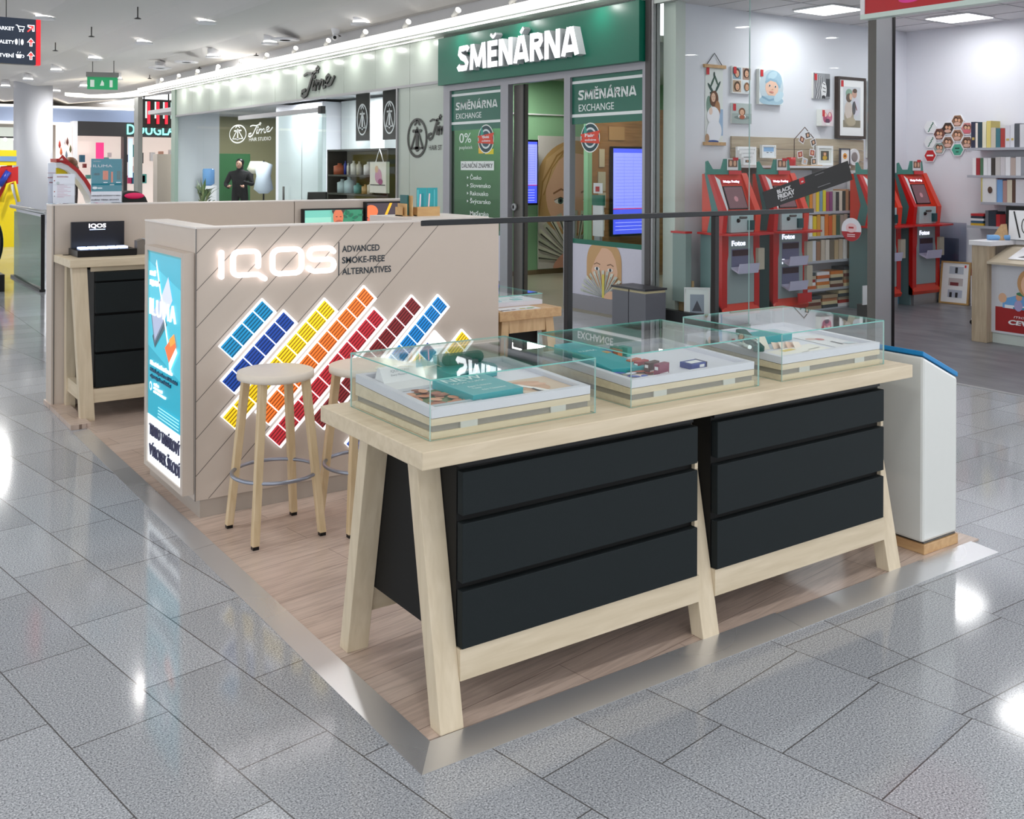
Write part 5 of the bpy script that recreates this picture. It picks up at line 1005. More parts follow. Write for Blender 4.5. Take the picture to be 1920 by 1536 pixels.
for y, z, c, lb, kd in HX:
    m = MB(); Mh = FX(10.18, 0, 0); u = U(y); hexa = [(u + .088 * math.cos(R(60 * k)), z + .088 * math.sin(R(60 * k))) for k in range(6)]; inn = [(u + .077 * math.cos(R(60 * k)), z + .077 * math.sin(R(60 * k))) for k in range(6)]
    m.prism(hexa, (-.018, 0), WHITE, Mh); S_ = [(c, inn)]
    if kd == 'p': S_ += [('#4a3024', ell(u - .02, z + .02, .028, .03, 14)), (skn, ell(u - .018, z + .012, .018, .02, 12)), ('#6a4634', ell(u + .026, z + .012, .026, .03, 14)), (skn, ell(u + .024, z + .006, .017, .02, 12)), ('#d8b0a0' if 'pink' not in lb else '#d86c7c', ell(u, z - .035, .045, .022, 14))]
    if kd == 'leaf': S_ += [('#2c7058', ell(u - .02 + .012 * k, z - .05 + .02 * k, .014, .007, 10, rot=40 + 60 * (k % 2))) for k in range(6)]
    art(m, Mh, S_, start=.0005)
    if kd == 'red': text(m, Mh, 'CeWe', u - .04, z - .01, WHITE, h=.022, width=.08, ext=.002, bold=.02) if False else art(m, Mh, [('#f0f0f0', rect(u - .045, z - .008, u + .045, z + .012))], start=.0015)
    if kd == 'green': art(m, Mh, [('#1c4038', rect(u - .03, z + .01, u + .03, z + .025)), ('#1c4038', rect(u - .018, z - .03, u + .018, z - .02))], start=.0015)
    single('hexagon_photo_tile', m, 'hexagon photo tile: ' + lb, 'photo tile', 'hexagon photo tiles on the white wall')
# wall shelves with books on the right wall
def wshelf(ya, yb, z, label):
    s_ = thing('wall_shelf', label, 'shelf', (10.05, (ya + yb) / 2, z)); part('board', MB().box(9.92, 10.2, yb, ya, z - .03, z, paint((168, 172, 182), .4)), s_); part('bracket', MB().box(9.95, 10.2, yb + .3, yb + .33, z - .08, z - .03, DGREY), s_); return s_
wshelf(4.45, 3.3, 1.87, 'top wall shelf with photo books at the right edge'); wshelf(4.45, 3.3, 1.55, 'second wall shelf with photo books at the right edge'); wshelf(4.28, 3.3, 1.24, 'third wall shelf with a leaning print at the right edge'); wshelf(4.45, 3.6, .96, 'lowest wall shelf with a small pile of books')
def wbooks(lst, y, z, lb, dx=.0):
    for i, (w, h, c) in enumerate(lst):
        m = MB().box(9.95 - dx, 10.15, y - w + .003, y, z, z + h, paint(c, .5)); y -= w
        if c in ('#2c3048', '#d2d2dc', '#d8dae2'): m.box(9.948 - dx, 9.95 - dx, y + .012, y + w - .012, z + h * .3, z + h * .4, paint('#c0a860', .5))
        single('photo_book', m, '%s photo book on the %s, %s from the left' % (CNAME(c), lb, ['first', 'second', 'third', 'fourth', 'fifth', 'sixth', 'seventh', 'eighth', 'ninth', 'tenth', 'eleventh', 'twelfth'][i]), 'photo book', 'photo books on the right wall shelves')
wbooks([(.055, .305, '#2c3048'), (.03, .29, '#e8e0d8'), (.055, .30, '#2c4450'), (.05, .30, '#e0dcc4'), (.055, .31, '#d8c878'), (.06, .23, '#c8c0b0'), (.055, .22, '#3c7480'), (.055, .22, '#a83c38'), (.06, .25, '#d2d2dc'), (.05, .26, '#d8dae2'), (.06, .27, '#50545c'), (.06, .26, '#d4d6dc')], 4.42, 1.87, 'top wall shelf')
wbooks([(.045, .20, '#eceef0'), (.05, .20, '#a03038'), (.04, .20, '#4c7458'), (.05, .20, '#e4e6ea'), (.045, .20, '#e0e2e6'), (.05, .20, '#3c3834'), (.06, .21, '#c2c0be'), (.06, .21, '#cac8cc'), (.06, .21, '#e2e4e8'), (.06, .20, '#b8a8a0'), (.06, .21, '#d8dade')], 4.40, 1.55, 'second wall shelf')
wbooks([(.07, .26, '#78a8dc'), (.05, .25, '#b08c88'), (.06, .26, '#d8d0bc'), (.04, .26, '#5c4438'), (.12, .27, '#d8d8de'), (.1, .25, '#c8c8cc')], 4.10, 1.24, 'third wall shelf')
single('leaning_print', MB().box(9.93, 9.96, 4.10, 4.27, 1.24, 1.52, paint((222, 224, 226), .5)).box(9.925, 9.965, 4.265, 4.28, 1.22, 1.53, paint((200, 190, 120), .5)).ball((9.925, 4.17, 1.38), (.004, .03, .04), paint((90, 70, 60), .5), 10), 'white print with gold edge leaning on the third wall shelf', 'print')
for j, c in enumerate(['#c8a030', '#406078', '#dcdce0', '#303c48', '#b02c30']): single('photo_book', MB().box(9.95, 10.15, 4.26 + .01 * (j % 2), 4.42, .96 + .028 * j, .986 + .028 * j, paint(c, .5)), '%s photo book in the pile on the lowest wall shelf, %s from bottom' % (CNAME(c), ['first', 'second', 'third', 'fourth', 'fifth'][j]), 'photo book', 'small pile of photo books')
wbooks([(.04, .18, '#6c7078'), (.09, .17, '#2c3844'), (.05, .14, '#b02c30')], 4.24, .96, 'lowest wall shelf')
# frames leaning in the corner
picture('framed_picture', 'gold framed three photo mount leaning on the floor in the corner', 10.0 - .02, .01, 10.0 + .16, .5, [('#eceef0', rect(0, 0, 1, 1))], base='#eceef0', frame='#b89860', fw_=.02, depth=.02, y=5.2, cat='photo frame', tagred=False) if False else None
fr = thing('framed_picture', 'gold framed mount with three photos leaning on the floor in the corner', 'photo frame', (9.97, 4.62, 0)); Mg = plane((9.94, 4.80, .004), (0.05, -.31, 0), (.12, .0, 1))
q = MB().prism(rect(0, 0, .31, .50), (-.03, 0), paint((236, 238, 240), .5), Mg); art(q, Mg, [('#b8c0cc', rect(.08, .36, .25, .45)), ('#30343c', rect(.15, .37, .18, .44)), ('#c0b8b8', rect(.08, .22, .25, .31)), ('#7c3438', rect(.1, .22, .2, .26)), ('#b4bccc', rect(.08, .08, .25, .17)), ('#26262a', rect(.1, .08, .13, .14)), ('#26262a', rect(.17, .08, .2, .14)), ('#c8242c', rect(.26, .44, .28, .47))]); part('mount', q, fr)
q = MB()
for r_ in (rect(-.02, -.0, .33, .02), rect(-.02, .49, .33, .51), rect(-.02, .02, 0, .49), rect(.31, .02, .33, .49)): q.prism(r_, (-.035, .008), paint((190, 152, 96), .4, metal=.2), Mg)
part('frame', q, fr)
single('acrylic_stand', MB().box(10.15, 10.16, 4.60, 4.98, .45, .97, glass((226, 228, 234), 1, 1)).box(10.12, 10.13, 4.68, 4.92, .4, .78, glass((220, 224, 232), 1, 1)).box(10.10, 10.14, 4.66, 4.94, .0, .4, WHITE), 'clear acrylic frames leaning on the white wall behind the gold frame', 'photo frame')
single('framed_picture', MB().box(10.02, 10.06, 4.30, 4.46, 0, .36, WHITE).box(10.015, 10.02, 4.33, 4.43, .06, .28, BLK).box(10.0, 10.04, 4.32, 4.44, .36, .44, paint((170, 80, 60), .5)), 'small stack of white and black frames behind the counter end', 'photo frame')
# shop counter at the right edge
WB = wood((166, 148, 124), (188, 172, 148), .5, (18, 18, 2), 'counter_oak')
ct = thing('shop_counter', 'wood and white photo shop counter at the right edge', 'counter', (7.9, 2.4, 0))
part('end_post', MB().box(7.70, 7.84, 2.91, 3.06, .002, .905, WB), ct, bevel=.003)
part('end_wall', MB().box(7.84, 8.55, 3.0, 3.06, .002, .905, WB), ct); part('top', MB().box(7.68, 8.5, 2.86, 3.08, .905, .95, WHITE).box(8.1, 8.5, 1.2, 2.86, .905, .95, WHITE), ct, 'white worktop', bevel=.004)
part('slanted_rack', MB().prism([(0, .76), (0, .74), (.42, .86), (.42, .905)][::1], (0, 1.7), paint((196, 184, 164), .5), Matrix(((1, 0, 0, 7.70), (0, 0, -1, 2.91), (0, 1, 0, 0), (0, 0, 0, 1)))), ct, 'slanted display rack')
part('front_panel', MB().box(7.78, 7.82, 1.2, 2.91, .10, .74, paint((206, 208, 216), .4)), ct); part('plinth', MB().box(7.80, 7.84, 1.2, 2.91, .002, .10, paint((200, 210, 206), .4)), ct)
q = MB(); Mc = FX(7.779, 0, 0); art(q, Mc, [('#9c1418', rect(U(2.87), .12, U(1.2), .345)), ('#6ca8e0', [(U(2.80), .34), (U(2.80), .42), (U(2.62), .48), (U(2.3), .46), (U(2.3), .33)]), ('#e8eef6', rect(U(2.78), .34, U(2.3), .37)), ('#2890b0', rect(U(2.7), .34, U(2.3), .355)), ('#dcb090', ell(U(2.80), .43, .04, .045, 16)), ('#d8a080', ell(U(2.645), .45, .03, .035, 14)), ('#a8a0cc', ell(U(2.65), .37, .04, .05, 14)), ('#40805c', ell(U(2.60), .48, .07, .02, 14)), ('#c89868', ell(U(2.55), .58, .11, .13, 24)), ('#eac0a0', ell(U(2.54), .565, .085, .11, 24)), ('#382018', ell(U(2.56), .59, .012, .01, 8))], step=.0006)
text(q, Mc, 'moje', U(2.69), .255, paint((226, 190, 196), .5), h=.03, width=.16, ext=.012, shear=.15); text(q, Mc, 'CEWE', U(2.74), .195, WHITE, h=.04, width=.28, ext=.012, bold=.03, shear=.15); part('panel_print', q, ct, 'red panel with white lettering and beach photo')
tb = MB(); Mq_ = plane((7.72, 2.80, .769), (.0, -1, 0), (.42, 0, .145)); tb.prism(rect(.05, .06, .8, .40), (.002, .008), WHITE, Mq_); art(tb, Mq_, [('#404048', [(.12, .1), (.25, .25), (.35, .25), (.35, .1)]), ('#e09070', ell(.3, .2, .06, .04, 12)), ('#30343c', rect(.38, .1, .6, .2))], start=.009); single('photo_calendar', tb, 'white photo calendar lying on the slanted counter rack', 'calendar')
bl_ = thing('framed_picture', 'black framed picture of glasses leaning on the counter top', 'photo frame', (8.15, 2.75, .95)); Mb_ = plane((8.05, 2.93, .955), (.02, -.6, .0), (.10, .05, .32)); q = MB().prism(rect(0, 0, .5, .33), (-.02, 0), BLK, Mb_); art(q, Mb_, [('#e2e4e8', rect(.03, .0, .47, .29)), ('#282a2e', ell(.19, .14, .04, .08, 16)), ('#e2e4e8', ell(.19, .14, .03, .068, 16)), ('#282a2e', ell(.30, .14, .04, .08, 16)), ('#e2e4e8', ell(.30, .14, .03, .068, 16)), ('#282a2e', stroke([(.08, .28), (.14, .02)], .015))]); part('print', q, bl_)
single('wedge_stand', MB().prism([(0, 0), (.12, 0), (.10, .15)], .1, OAK, plane((8.02, 3.0, .952), (0, -1, 0), (0, 0, 1))), 'small wooden wedge stand beside the black framed picture', 'stand')
single('pen_roll', MB().tube([(7.86, 3.0, .975), (8.0, 2.86, .975)], .025, paint((120, 170, 220), .4), 16), 'pale blue paper roll on the end of the counter', 'roll')
sc_ = thing('office_chair', 'white office chair foot behind the counter end', 'chair', (8.9, 3.45, 0))
q = MB()
for k in range(5): a = R(72 * k); q.tube([(8.9, 3.45, .09), (8.9 + .3 * math.cos(a), 3.45 + .3 * math.sin(a), .05)], [.03, .02], WHITE, 8)
part('star_base', q, sc_); part('column', MB().tube([(8.9, 3.45, .08), (8.9, 3.45, .5)], .03, STEEL, 10), sc_); part('seat', MB().box(8.7, 9.1, 3.25, 3.65, .5, .58, WHITE), sc_, bevel=.02)
for k in range(5):
    a = R(72 * k); part('castor', MB().ball((8.9 + .3 * math.cos(a), 3.45 + .3 * math.sin(a), .027), .025, BLK, 10), sc_)
# waste bins beside the exchange window
for i, (y, lb) in enumerate(((5.62, 'left'), (5.36, 'right'))):
    w = thing('waste_bin', 'grey sorted waste bin in front of the photo shop glass, %s of the pair' % lb, 'waste bin', (5.70, y, 0), 'grey waste bins')
    part('body', MB().box(5.56, 5.84, y - .125, y + .125, .002, .36, paint((104, 106, 114), .45)), w, bevel=.006); part('lid_rim', MB().box(5.55, 5.85, y - .13, y + .13, .385, .405, paint((52, 52, 58), .4)), w); part('liner_edge', MB().box(5.565, 5.835, y - .12, y + .12, .36, .385, paint((196, 186, 150), .6)), w)
# ================================================================ kiosk: front table
tab = thing('display_table', 'long light birch display table with black drawers and A-frame legs', 'table', (1.21, .46, .008))
part('tabletop', MB().box(.066, 2.362, .118, .80, .770, .822, BIRCH), tab, bevel=.003)
def leg(x0, x1, front):
    P_ = [(.120, .008), (.178, .008), (.326, .770), (.268, .770)] if front else [(.722, .008), (.780, .008), (.632, .770), (.574, .770)]
    return MB().prism(P_, (x0, x1), BIRCHV, Matrix(((0, 0, 1, 0), (1, 0, 0, 0), (0, 1, 0, 0), (0, 0, 0, 1))))
for x in (.13, 1.172, 2.212):
    for f in (True, False):
        l = part('leg', leg(x, x + .078, f), tab, bevel=.002)
        yy = .149 if f else .751; part('foot_pad', MB().box(x + .004, x + .074, yy - .025, yy + .025, .0075, .012, BLK), l)
for ya in ((.142, .186), (.714, .758)):
    for xa, xb in ((.208, 1.172), (1.25, 2.212)):
        part('rail', MB().box(xa, xb, ya[0], ya[1], .133, .224, BIRCH), tab)
for xa, xb in ((.209, 1.160), (1.252, 2.198)):
    cb = part('drawer_cabinet', MB().box(xa, xb, .168, .70, .224, .768, BLACKS), tab, 'black cabinet body')
    for z0, z1 in ((.226, .392), (.416, .588), (.612, .738)):
        part('drawer', MB().box(xa + .002, xb - .002, .136, .166, z0, z1, BLACKD), cb, bevel=.002)
    part('top_rail', MB().box(xa, xb - .01, .150, .167, .750, .768, BLK), cb)
    for z in (.402, .600): part('runner_end', MB().box(xb - .002, xb + .012, .150, .166, z - .012, z + .012, BIRCH), cb, 'light wooden runner end')

# glass cases with tilted trays
def make_case(x0, y0, label):
    w, d = .622, .525; x1, y1 = x0 + w, y0 + d; t = thing('display_case', label, 'display case', ((x0 + x1) / 2, (y0 + y1) / 2, .822), 'glass display cases on the table')
    T = .004; zt = 1.002; zb = .823
    def pane(a, b, c, d_, e, f_, thin):
        ms = [EDGE, EDGE] + ([EDGEL] * 4 if 0 not in thin else [EDGE] * 4)
        for k in thin: ms[k] = CASEG
        return MB().box(a, b, c, d_, e, f_, CASEG, mats=ms)
    part('glass_pane', pane(x0, x1, y0, y0 + T, zb, zt - T, (2, 4)), t); part('glass_pane', pane(x0, x1, y1 - T, y1, zb, zt - T, (2, 4)), t)
    part('glass_pane', pane(x0, x0 + T, y0 + T, y1 - T, zb, zt - T, (3, 5)), t); part('glass_pane', pane(x1 - T, x1, y0 + T, y1 - T, zb, zt - T, (3, 5)), t)
    part('glass_top', pane(x0, x1, y0, y1, zt - T, zt, (0, 1)), t)
    i = .013; bx0, bx1, by0, by1 = x0 + i, x1 - i, y0 + i, y1 - i
    b = MB().box(bx0, bx1, by0, by1, .823, .843, BIRCH).box(bx0 + .006, bx1 - .006, by0 + .006, by1 - .006, .843, .862, paint((140, 134, 124), .5)).box(bx0 + .10, bx0 + .16, by0 + .0, by0 + .006, .843, .862, paint((196, 196, 190), .5)).box(bx1 - .16, bx1 - .10, by0, by0 + .006, .843, .862, paint((196, 196, 190), .5))
    part('base', b, t, 'birch base with grey recess')
    b = MB().add([(bx0, by0, .862), (bx1, by0, .862), (bx1, by1, .862), (bx0, by1, .862), (bx0, by0, .882), (bx1, by0, .882), (bx1, by1, .902), (bx0, by1, .902)], [(0, 3, 2, 1), (4, 5, 6, 7), (0, 1, 5, 4), (1, 2, 6, 5), (2, 3, 7, 6), (3, 0, 4, 7)], BIRCH); part('wedge', b, t)
    v = Vector((0, by1 - by0, .020)); Mt_ = plane((bx0, by0, .884), (1, 0, 0), v); W_, D_ = bx1 - bx0, v.length
    tr = MB(); r_ = .022
    tr.prism(rect(0, 0, W_, D_), (0, .012), TRAYW, Mt_)
    for q in (rect(0, 0, W_, r_), rect(0, D_ - r_, W_, D_), rect(0, r_, r_, D_ - r_), rect(W_ - r_, r_, W_, D_ - r_)): tr.prism(q, (.012, .027), TRAYW, Mt_)
    part('tray', tr, t, 'white tray'); return Mt_ @ Matrix.Translation((0, 0, .0125)), W_, D_
T1, W1, D1 = make_case(.142, .206, 'glass display case at the left front end of the table, with the big teal box')
T2, W2, D2 = make_case(.903, .190, 'middle glass display case on the table, with small coloured packs')
T3, W3, D3 = make_case(1.651, .190, 'right glass display case on the table, with green holder and teal box')
# local tray coords: u = x - (x0+.013), v = y - (y0+.013)
DTEAL = paint((16, 120, 124), .3, var=.02); PACKW = paint((226, 226, 228), .4)
def on(T, u, v, a=0, h=0): return T @ Matrix.Translation((u, v, h)) @ Matrix.Rotation(R(a), 4, 'Z')
def leaflet(T, u, v, w, d, a, shapes, label, base='#d8d4cc', name='leaflet'):
    M = on(T, u, v, a, .0004); m = MB().prism(rect(0, 0, w, d), (0, .0012), paint(base, .4), M); art(m, M, shapes, start=.0016, step=.0004, clip=(0, 0, w, d)); return single(name, m, label, name)
random.seed(3)
beans = [('#5c7040', rect(0, .02, .17, .21))] + [(random.choice(['#b4704c', '#c88058', '#8c4c34', '#d09470', '#a05c3c']), ell(random.random() * .17, .03 + random.random() * .17, .022, .015, 14, rot=random.random() * 180)) for _ in range(26)] + [('#aab4bc', rect(0, 0, .17, .022))]
leaflet(T1, .005 + .02, .03, .17, .21, 0, beans, 'printed picture of brown beans on the tray left of the teal box')
hand = [('#c49878', ell(.07, .10, .06, .05, 20, rot=-30)), ('#d8a88a', ell(.09, .13, .05, .018, 16, rot=-20)), ('#cc9a7c', ell(.08, .155, .05, .016, 16, rot=-15)), ('#e8e4e0', stroke([(.02, .16), (.07, .07), (.09, .02)], .022)), ('#3c3c44', stroke([(.055, .08), (.06, .03)], .01)), ('#b8c4cc', rect(0, 0, .19, .03))]
leaflet(T1, .38, .02, .19, .2, 0, hand, 'printed picture of a hand holding a white stick, right of the teal box', base='#ccb49c')
M = on(T1, .165, .035, 3); tb = thing('teal_box', 'flat teal carton with white lettering lying in the left display case', 'box', tuple(M @ Vector((.1, .11, 0))))
part('carton', MB().prism(rect(0, 0, .195, .225), (0, .028), TEAL, M), tb, bevel=.0015)
q = MB(); WTx = paint((210, 232, 230), .4); text(q, M, 'NEW', .015, .165, WTx, h=.042, width=.15, z=.028, ext=.0006, bold=.01); text(q, M, 'IQOS ILUMA', .02, .135, WTx, h=.016, width=.13, z=.028, ext=.0006)
text(q, M, 'Best Tobacco', .045, .085, WTx, h=.012, width=.09, z=.028, ext=.0006, bold=.02); text(q, M, 'Taste', .045, .063, WTx, h=.012, width=.035, z=.028, ext=.0006, bold=.02); text(q, M, 'No Cleaning', .065, .035, WTx, h=.012, width=.09, z=.028, ext=.0006, bold=.02); part('lettering', q, tb)
# device holder (teal tray with green charger)
M = on(T1, .240, .262, 12); dh = thing('device_holder', 'teal device holder with dark green charger behind the teal box', 'device holder', tuple(M @ Vector((.1, .08, 0))))
part('holder', MB().prism([(0, .02), (.02, 0), (.20, 0), (.22, .03), (.20, .17), (.02, .17)], (0, .035), TEAL, M), dh, bevel=.003); GRD = paint((14, 74, 66), .22, var=.02)
part('charger', MB().tube([(.07, .11, .055), (.19, .085, .055)], .021, GRD, 16, M=M).ball((.07, .11, .055), .021, GRD, 12, M=M).ball((.19, .085, .055), .021, GRD, 12, M=M), dh, 'dark green rounded charger')
part('stick', MB().tube([(.05, .14, .035), (.045, .145, .068)], .010, paint((180, 190, 186), .25, metal=.5), 12, M=M).tube([(.10, .145, .035), (.10, .15, .066)], .010, GRD, 12, M=M), dh); part('label_strip', MB().prism(rect(.03, .012, .11, .03), (.035, .0358), PACKW, M), dh)
M = on(T1, .0, .0, 0)
wl = thing('leaflet_stand', 'white curved leaflet holder in the left display case', 'leaflet stand', tuple(T1 @ Vector((.06, .31, 0)))); Mw = on(T1, .03, .27, 2)
prof = [(0, 0), (.14, 0), (.14, .01), (.06, .012), (.045, .03), (.03, .052), (.02, .056), (.012, .05), (0, .012)]
part('stand', MB().prism([(a, b) for a, b in prof], (0, .16), PACKW, Mw @ Matrix(((0, 0, 1, 0), (-1, 0, 0, .14), (0, 1, 0, 0), (0, 0, 0, 1)))), wl)
q = MB(); Mtx = Mw @ plane((.03, .088, .028), (1, 0, 0), (0, .30, .95)); text(q, Mtx, 'IQOS ILUMA', 0, .014, paint((110, 120, 130), .5), h=.008, width=.07, z=.001); text(q, Mtx, 'Every Moment', 0, .002, paint((110, 120, 130), .5), h=.006, width=.06, z=.001); part('lettering', q, wl)
sn = thing('paper_scroll', 'curved cream leaflet behind the white holder in the left case', 'leaflet', tuple(T1 @ Vector((.1, .44, 0))))
part('sheet', MB().prism(stroke([(0, .03), (.04, .055), (.08, .05), (.13, .035), (.18, .045), (.21, .03), (.215, .012), (.2, .003)], .003)[::-1], (0, .10), paint((222, 216, 196), .5), on(T1, .06, .38, 0) @ Matrix(((1, 0, 0, 0), (0, 0, -1, .10), (0, 1, 0, 0), (0, 0, 0, 1)))), sn)
single('white_cube', MB().prism([(0, 0), (.03, 0), (.045, .05), (.015, .06)], (0, .075), PACKW, on(T1, .29, .47, 0) @ Matrix(((1, 0, 0, 0), (0, 0, -1, 0), (0, 1, 0, 0), (0, 0, 0, 1)))), 'white stand block at the back of the left display case', 'stand')
single('grey_dome', MB().ball((0, 0, 0), (.09, .05, .05), paint((176, 180, 176), .4), 24, M=on(T1, .48, .42, 0)), 'rounded grey accessory at the back right of the left display case', 'accessory') if False else None
# middle case
M = on(T2, -.0, .12, 8)
tb = thing('teal_box', 'teal carton wedge in the middle display case', 'box', tuple(T2 @ Vector((.08, .3, 0)))); Mx = on(T2, .03, .14, 0)
part('carton', MB().add([(0, 0, 0), (.145, -.03, 0), (.13, .33, 0), (.0, .33, 0), (0, 0, .02), (.145, -.03, .02), (.13, .33, .045), (0, .33, .045)], [(0, 3, 2, 1), (4, 5, 6, 7), (0, 1, 5, 4), (1, 2, 6, 5), (2, 3, 7, 6), (3, 0, 4, 7)], TEAL, Mx), tb, bevel=.0015)
q = MB(); text(q, Mx @ plane((0, 0, .022), (1, 0, 0), (0, 1, .075)), 'ILUMA', .02, .2, WTx, h=.014, width=.08, z=.0008); part('lettering', q, tb)
random.seed(5)
fl = [(random.choice(['#c05838', '#e0805c', '#3c4ca0', '#7c88c8', '#e4b8a0', '#a03c34', '#d8d8e4', '#4860b0']), ell(random.random() * .15, random.random() * .13, .024, .013, 14, rot=random.random() * 180)) for _ in range(22)]
leaflet(T2, .03, .0 + .025, .15, .11, 0, fl, 'printed picture of red and blue berries in the middle display case', base='#e8d8cc')
for i, (u, v, c, lb, h_) in enumerate([(.150, .175, '#b85830', 'tan orange, farthest left of the four', .030), (.146, .130, '#a02c34', 'crimson, second of the four', .034), (.150, .080, '#4c2820', 'dark brown, third of the four', .040), (.150, .030, '#7c2c48', 'plum red, nearest of the four', .044)]):
    M = on(T2, u, v, 12); p_ = thing('cigarette_pack', 'small %s cigarette pack standing in the middle display case' % lb, 'pack', tuple(M @ Vector((.03, .01, 0))), 'small packs in the middle case')
    part('box', MB().prism(rect(0, 0, .062, .022), (0, h_), paint(c, .35), M), p_, bevel=.001)
    part('label', MB().prism(rect(.006, -.0006, .056, 0), (.003, .013), PACKW, M).prism(rect(-.0006, .004, 0, .018), (h_ * .55, h_ * .8), PACKW, M), p_, 'white label')
M = on(T2, .335, .06, 4); p_ = thing('cigarette_pack', 'dark blue and white pack lying flat at the right of the middle display case', 'pack', tuple(M @ Vector((.04, .02, 0))))
part('box', MB().prism(rect(0, 0, .085, .055), (0, .020), paint((26, 50, 130), .35), M), p_, bevel=.001); part('label', MB().prism(rect(.045, -.0006, .07, .0), (.004, .014), PACKW, M).prism(rect(.01, .01, .07, .04), (.020, .0206), PACKW, M).prism(rect(.078, .0, .0856, .055), (.0, .0202), paint((50, 30, 30), .4), M), p_)
for i, (u, v, c, lb) in enumerate([(.145, .30, '#b8873c', 'amber, leftmost behind the four packs'), (.175, .33, '#2868a8', 'blue, second behind the four packs'), (.205, .31, '#c06828', 'orange, third behind the four packs'), (.235, .34, '#2c9078', 'green, fourth behind the four packs'), (.27, .33, '#58b4ac', 'mint, rightmost behind the four packs')]):
    single('stick_carton', MB().prism(rect(0, 0, .026, .045), (0, .035), paint(c, .3), on(T2, u, v, 8)), 'small upright carton, ' + lb, 'carton', 'coloured cartons at the back of the middle case', bevel=.001)
# right case
M = on(T3, .19, .055, 0); tb = thing('teal_box', 'teal rounded carton in the right display case behind the green device', 'box', tuple(T3 @ Vector((.25, .2, 0))))
part('carton', MB().prism(rrect(.0, 0.0, .23, .10, .01), (0, .03), TEAL, on(T3, .14, .24, 4)), tb, bevel=.002)
M = on(T3, .02, .10, 62); dv = thing('green_device', 'dark green and silver stick holder lying in the right display case', 'device', tuple(T3 @ Vector((.08, .2, 0))))
part('holder', MB().prism(rrect(0, 0, .225, .045, .012), (.012, .034), GRD, M @ Matrix.Rotation(R(-7), 4, 'Y')), dv, bevel=.004); part('stick', MB().tube([(.01, .058, .03), (.215, .058, .012)], .008, paint((190, 200, 196), .2, metal=.7), 12, M=M).tube([(.02, .022, .048), (.17, .022, .038)], .006, paint((190, 200, 196), .2, metal=.7), 10, M=M), dv, 'silver stick')
wl = thing('leaflet_stand', 'cream folded card stand in the right display case', 'leaflet stand', tuple(T3 @ Vector((.0 + .07, .2, 0)))); Mw = on(T3, .03, .18, -6)
part('card', MB().prism([(0, 0), (.075, 0), (.035, .045), (.032, .045)], (0, .10), paint((220, 214, 200), .5), Mw @ Matrix(((0, 0, 1, 0), (1, 0, 0, 0), (0, 1, 0, 0), (0, 0, 0, 1)))), wl)
for i, (u, v, c) in enumerate([(.14, .16, '#e0c8b8'), (.17, .15, '#e8d8cc'), (.20, .14, '#ddb8a4'), (.23, .13, '#e4d4c8')]):
    single('sample_card', MB().prism([(0, 0), (.05, 0), (.045, .022), (.0, .03)], (0, .002), paint(c, .5), on(T3, u, v, 10) @ Matrix.Rotation(R(60), 4, 'X')), 'small folded sample card in the right case, %s from the left' % ['first', 'second', 'third', 'fourth'][i], 'card', 'row of sample cards')
leaflet(T3, .04, .03, .33, .10, 6, [('#e8e4dc', rect(0, 0, .33, .10)), ('#d8c060', rect(.10, .06, .18, .085)), ('#a8a49c', rect(.02, .012, .12, .017)), ('#a8a49c', rect(.15, .012, .2, .017)), ('#a8a49c', rect(.22, .03, .3, .035))], 'long cream leaflet along the front of the right display case', base='#e8e4dc')
leaflet(T3, .40, .06, .16, .22, 0, [('#c8a8a0', ell(.04, .16, .03, .02, 14)), ('#b8605c', ell(.07, .14, .02, .02, 14)), ('#3c3c44', rect(.07, .03, .085, .09)), ('#b8c4cc', rect(.1, .02, .15, .05))], 'printed sheet with red petals at the right of the right display case', base='#d4d2d6')

# clear acrylic screen posts with black rail
rl = thing('barrier_rail', 'black metal rail on thin posts behind the front table', 'rail', (1.55, .84, .008))
part('top_bar', MB().prism([(.46, .822), (2.62, .822), (2.62, .858), (.52, .858)], (1.408, 1.428), paint((22, 24, 28), .35, spec=.3), Matrix.Identity(4)), rl, bevel=.002)
for x in (1.144, 1.968): part('post', MB().box(x - .013, x + .013, .826, .852, .008, 1.408, BLK), rl, bevel=.002)

# ================================================================ illuminated counter wall with the name
cw = thing('counter_wall', 'beige panelled counter wall with lit white name and coloured stripes', 'counter', (.95, 2.7, .008))
FACE = MB().box(.122, 1.787, 2.280, 2.30, .092, 1.333, LAM)
part('front_board', FACE, cw)
part('body', MB().box(.122, .24, 2.30, 3.12, .092, 1.333, LAM).box(.24, 1.787, 2.30, 2.38, .092, 1.333, LAM).box(1.70, 1.787, 2.38, 3.12, .092, 1.333, LAM), cw)
part('top_cap', MB().box(.120, .242, 2.3821, 3.122, 1.333, 1.340, LAMTOP).box(.120, 1.79, 2.276, 2.382, 1.333, 1.340, LAMTOP), cw, 'pale top edge')
part('corner_strip', MB().box(.1195, .122, 2.276, 2.284, .092, 1.333, paint((92, 90, 88), .4)), cw, 'dark corner joint')
part('plinth', MB().box(.146, 1.78, 2.290, 3.10, .008, .092, paint((176, 166, 156), .5)), cw)
part('raised_worktop', MB().box(1.30, 1.79, 2.384, 2.87, 1.310, 1.345, LAMTOP).box(1.31, 1.69, 2.385, 2.86, .1, 1.31, LAM), cw, 'pale raised worktop')
Mb = FY(0, 2.280, 0); gr = MB(); GV = paint((112, 104, 98), .6)
k = -1.1
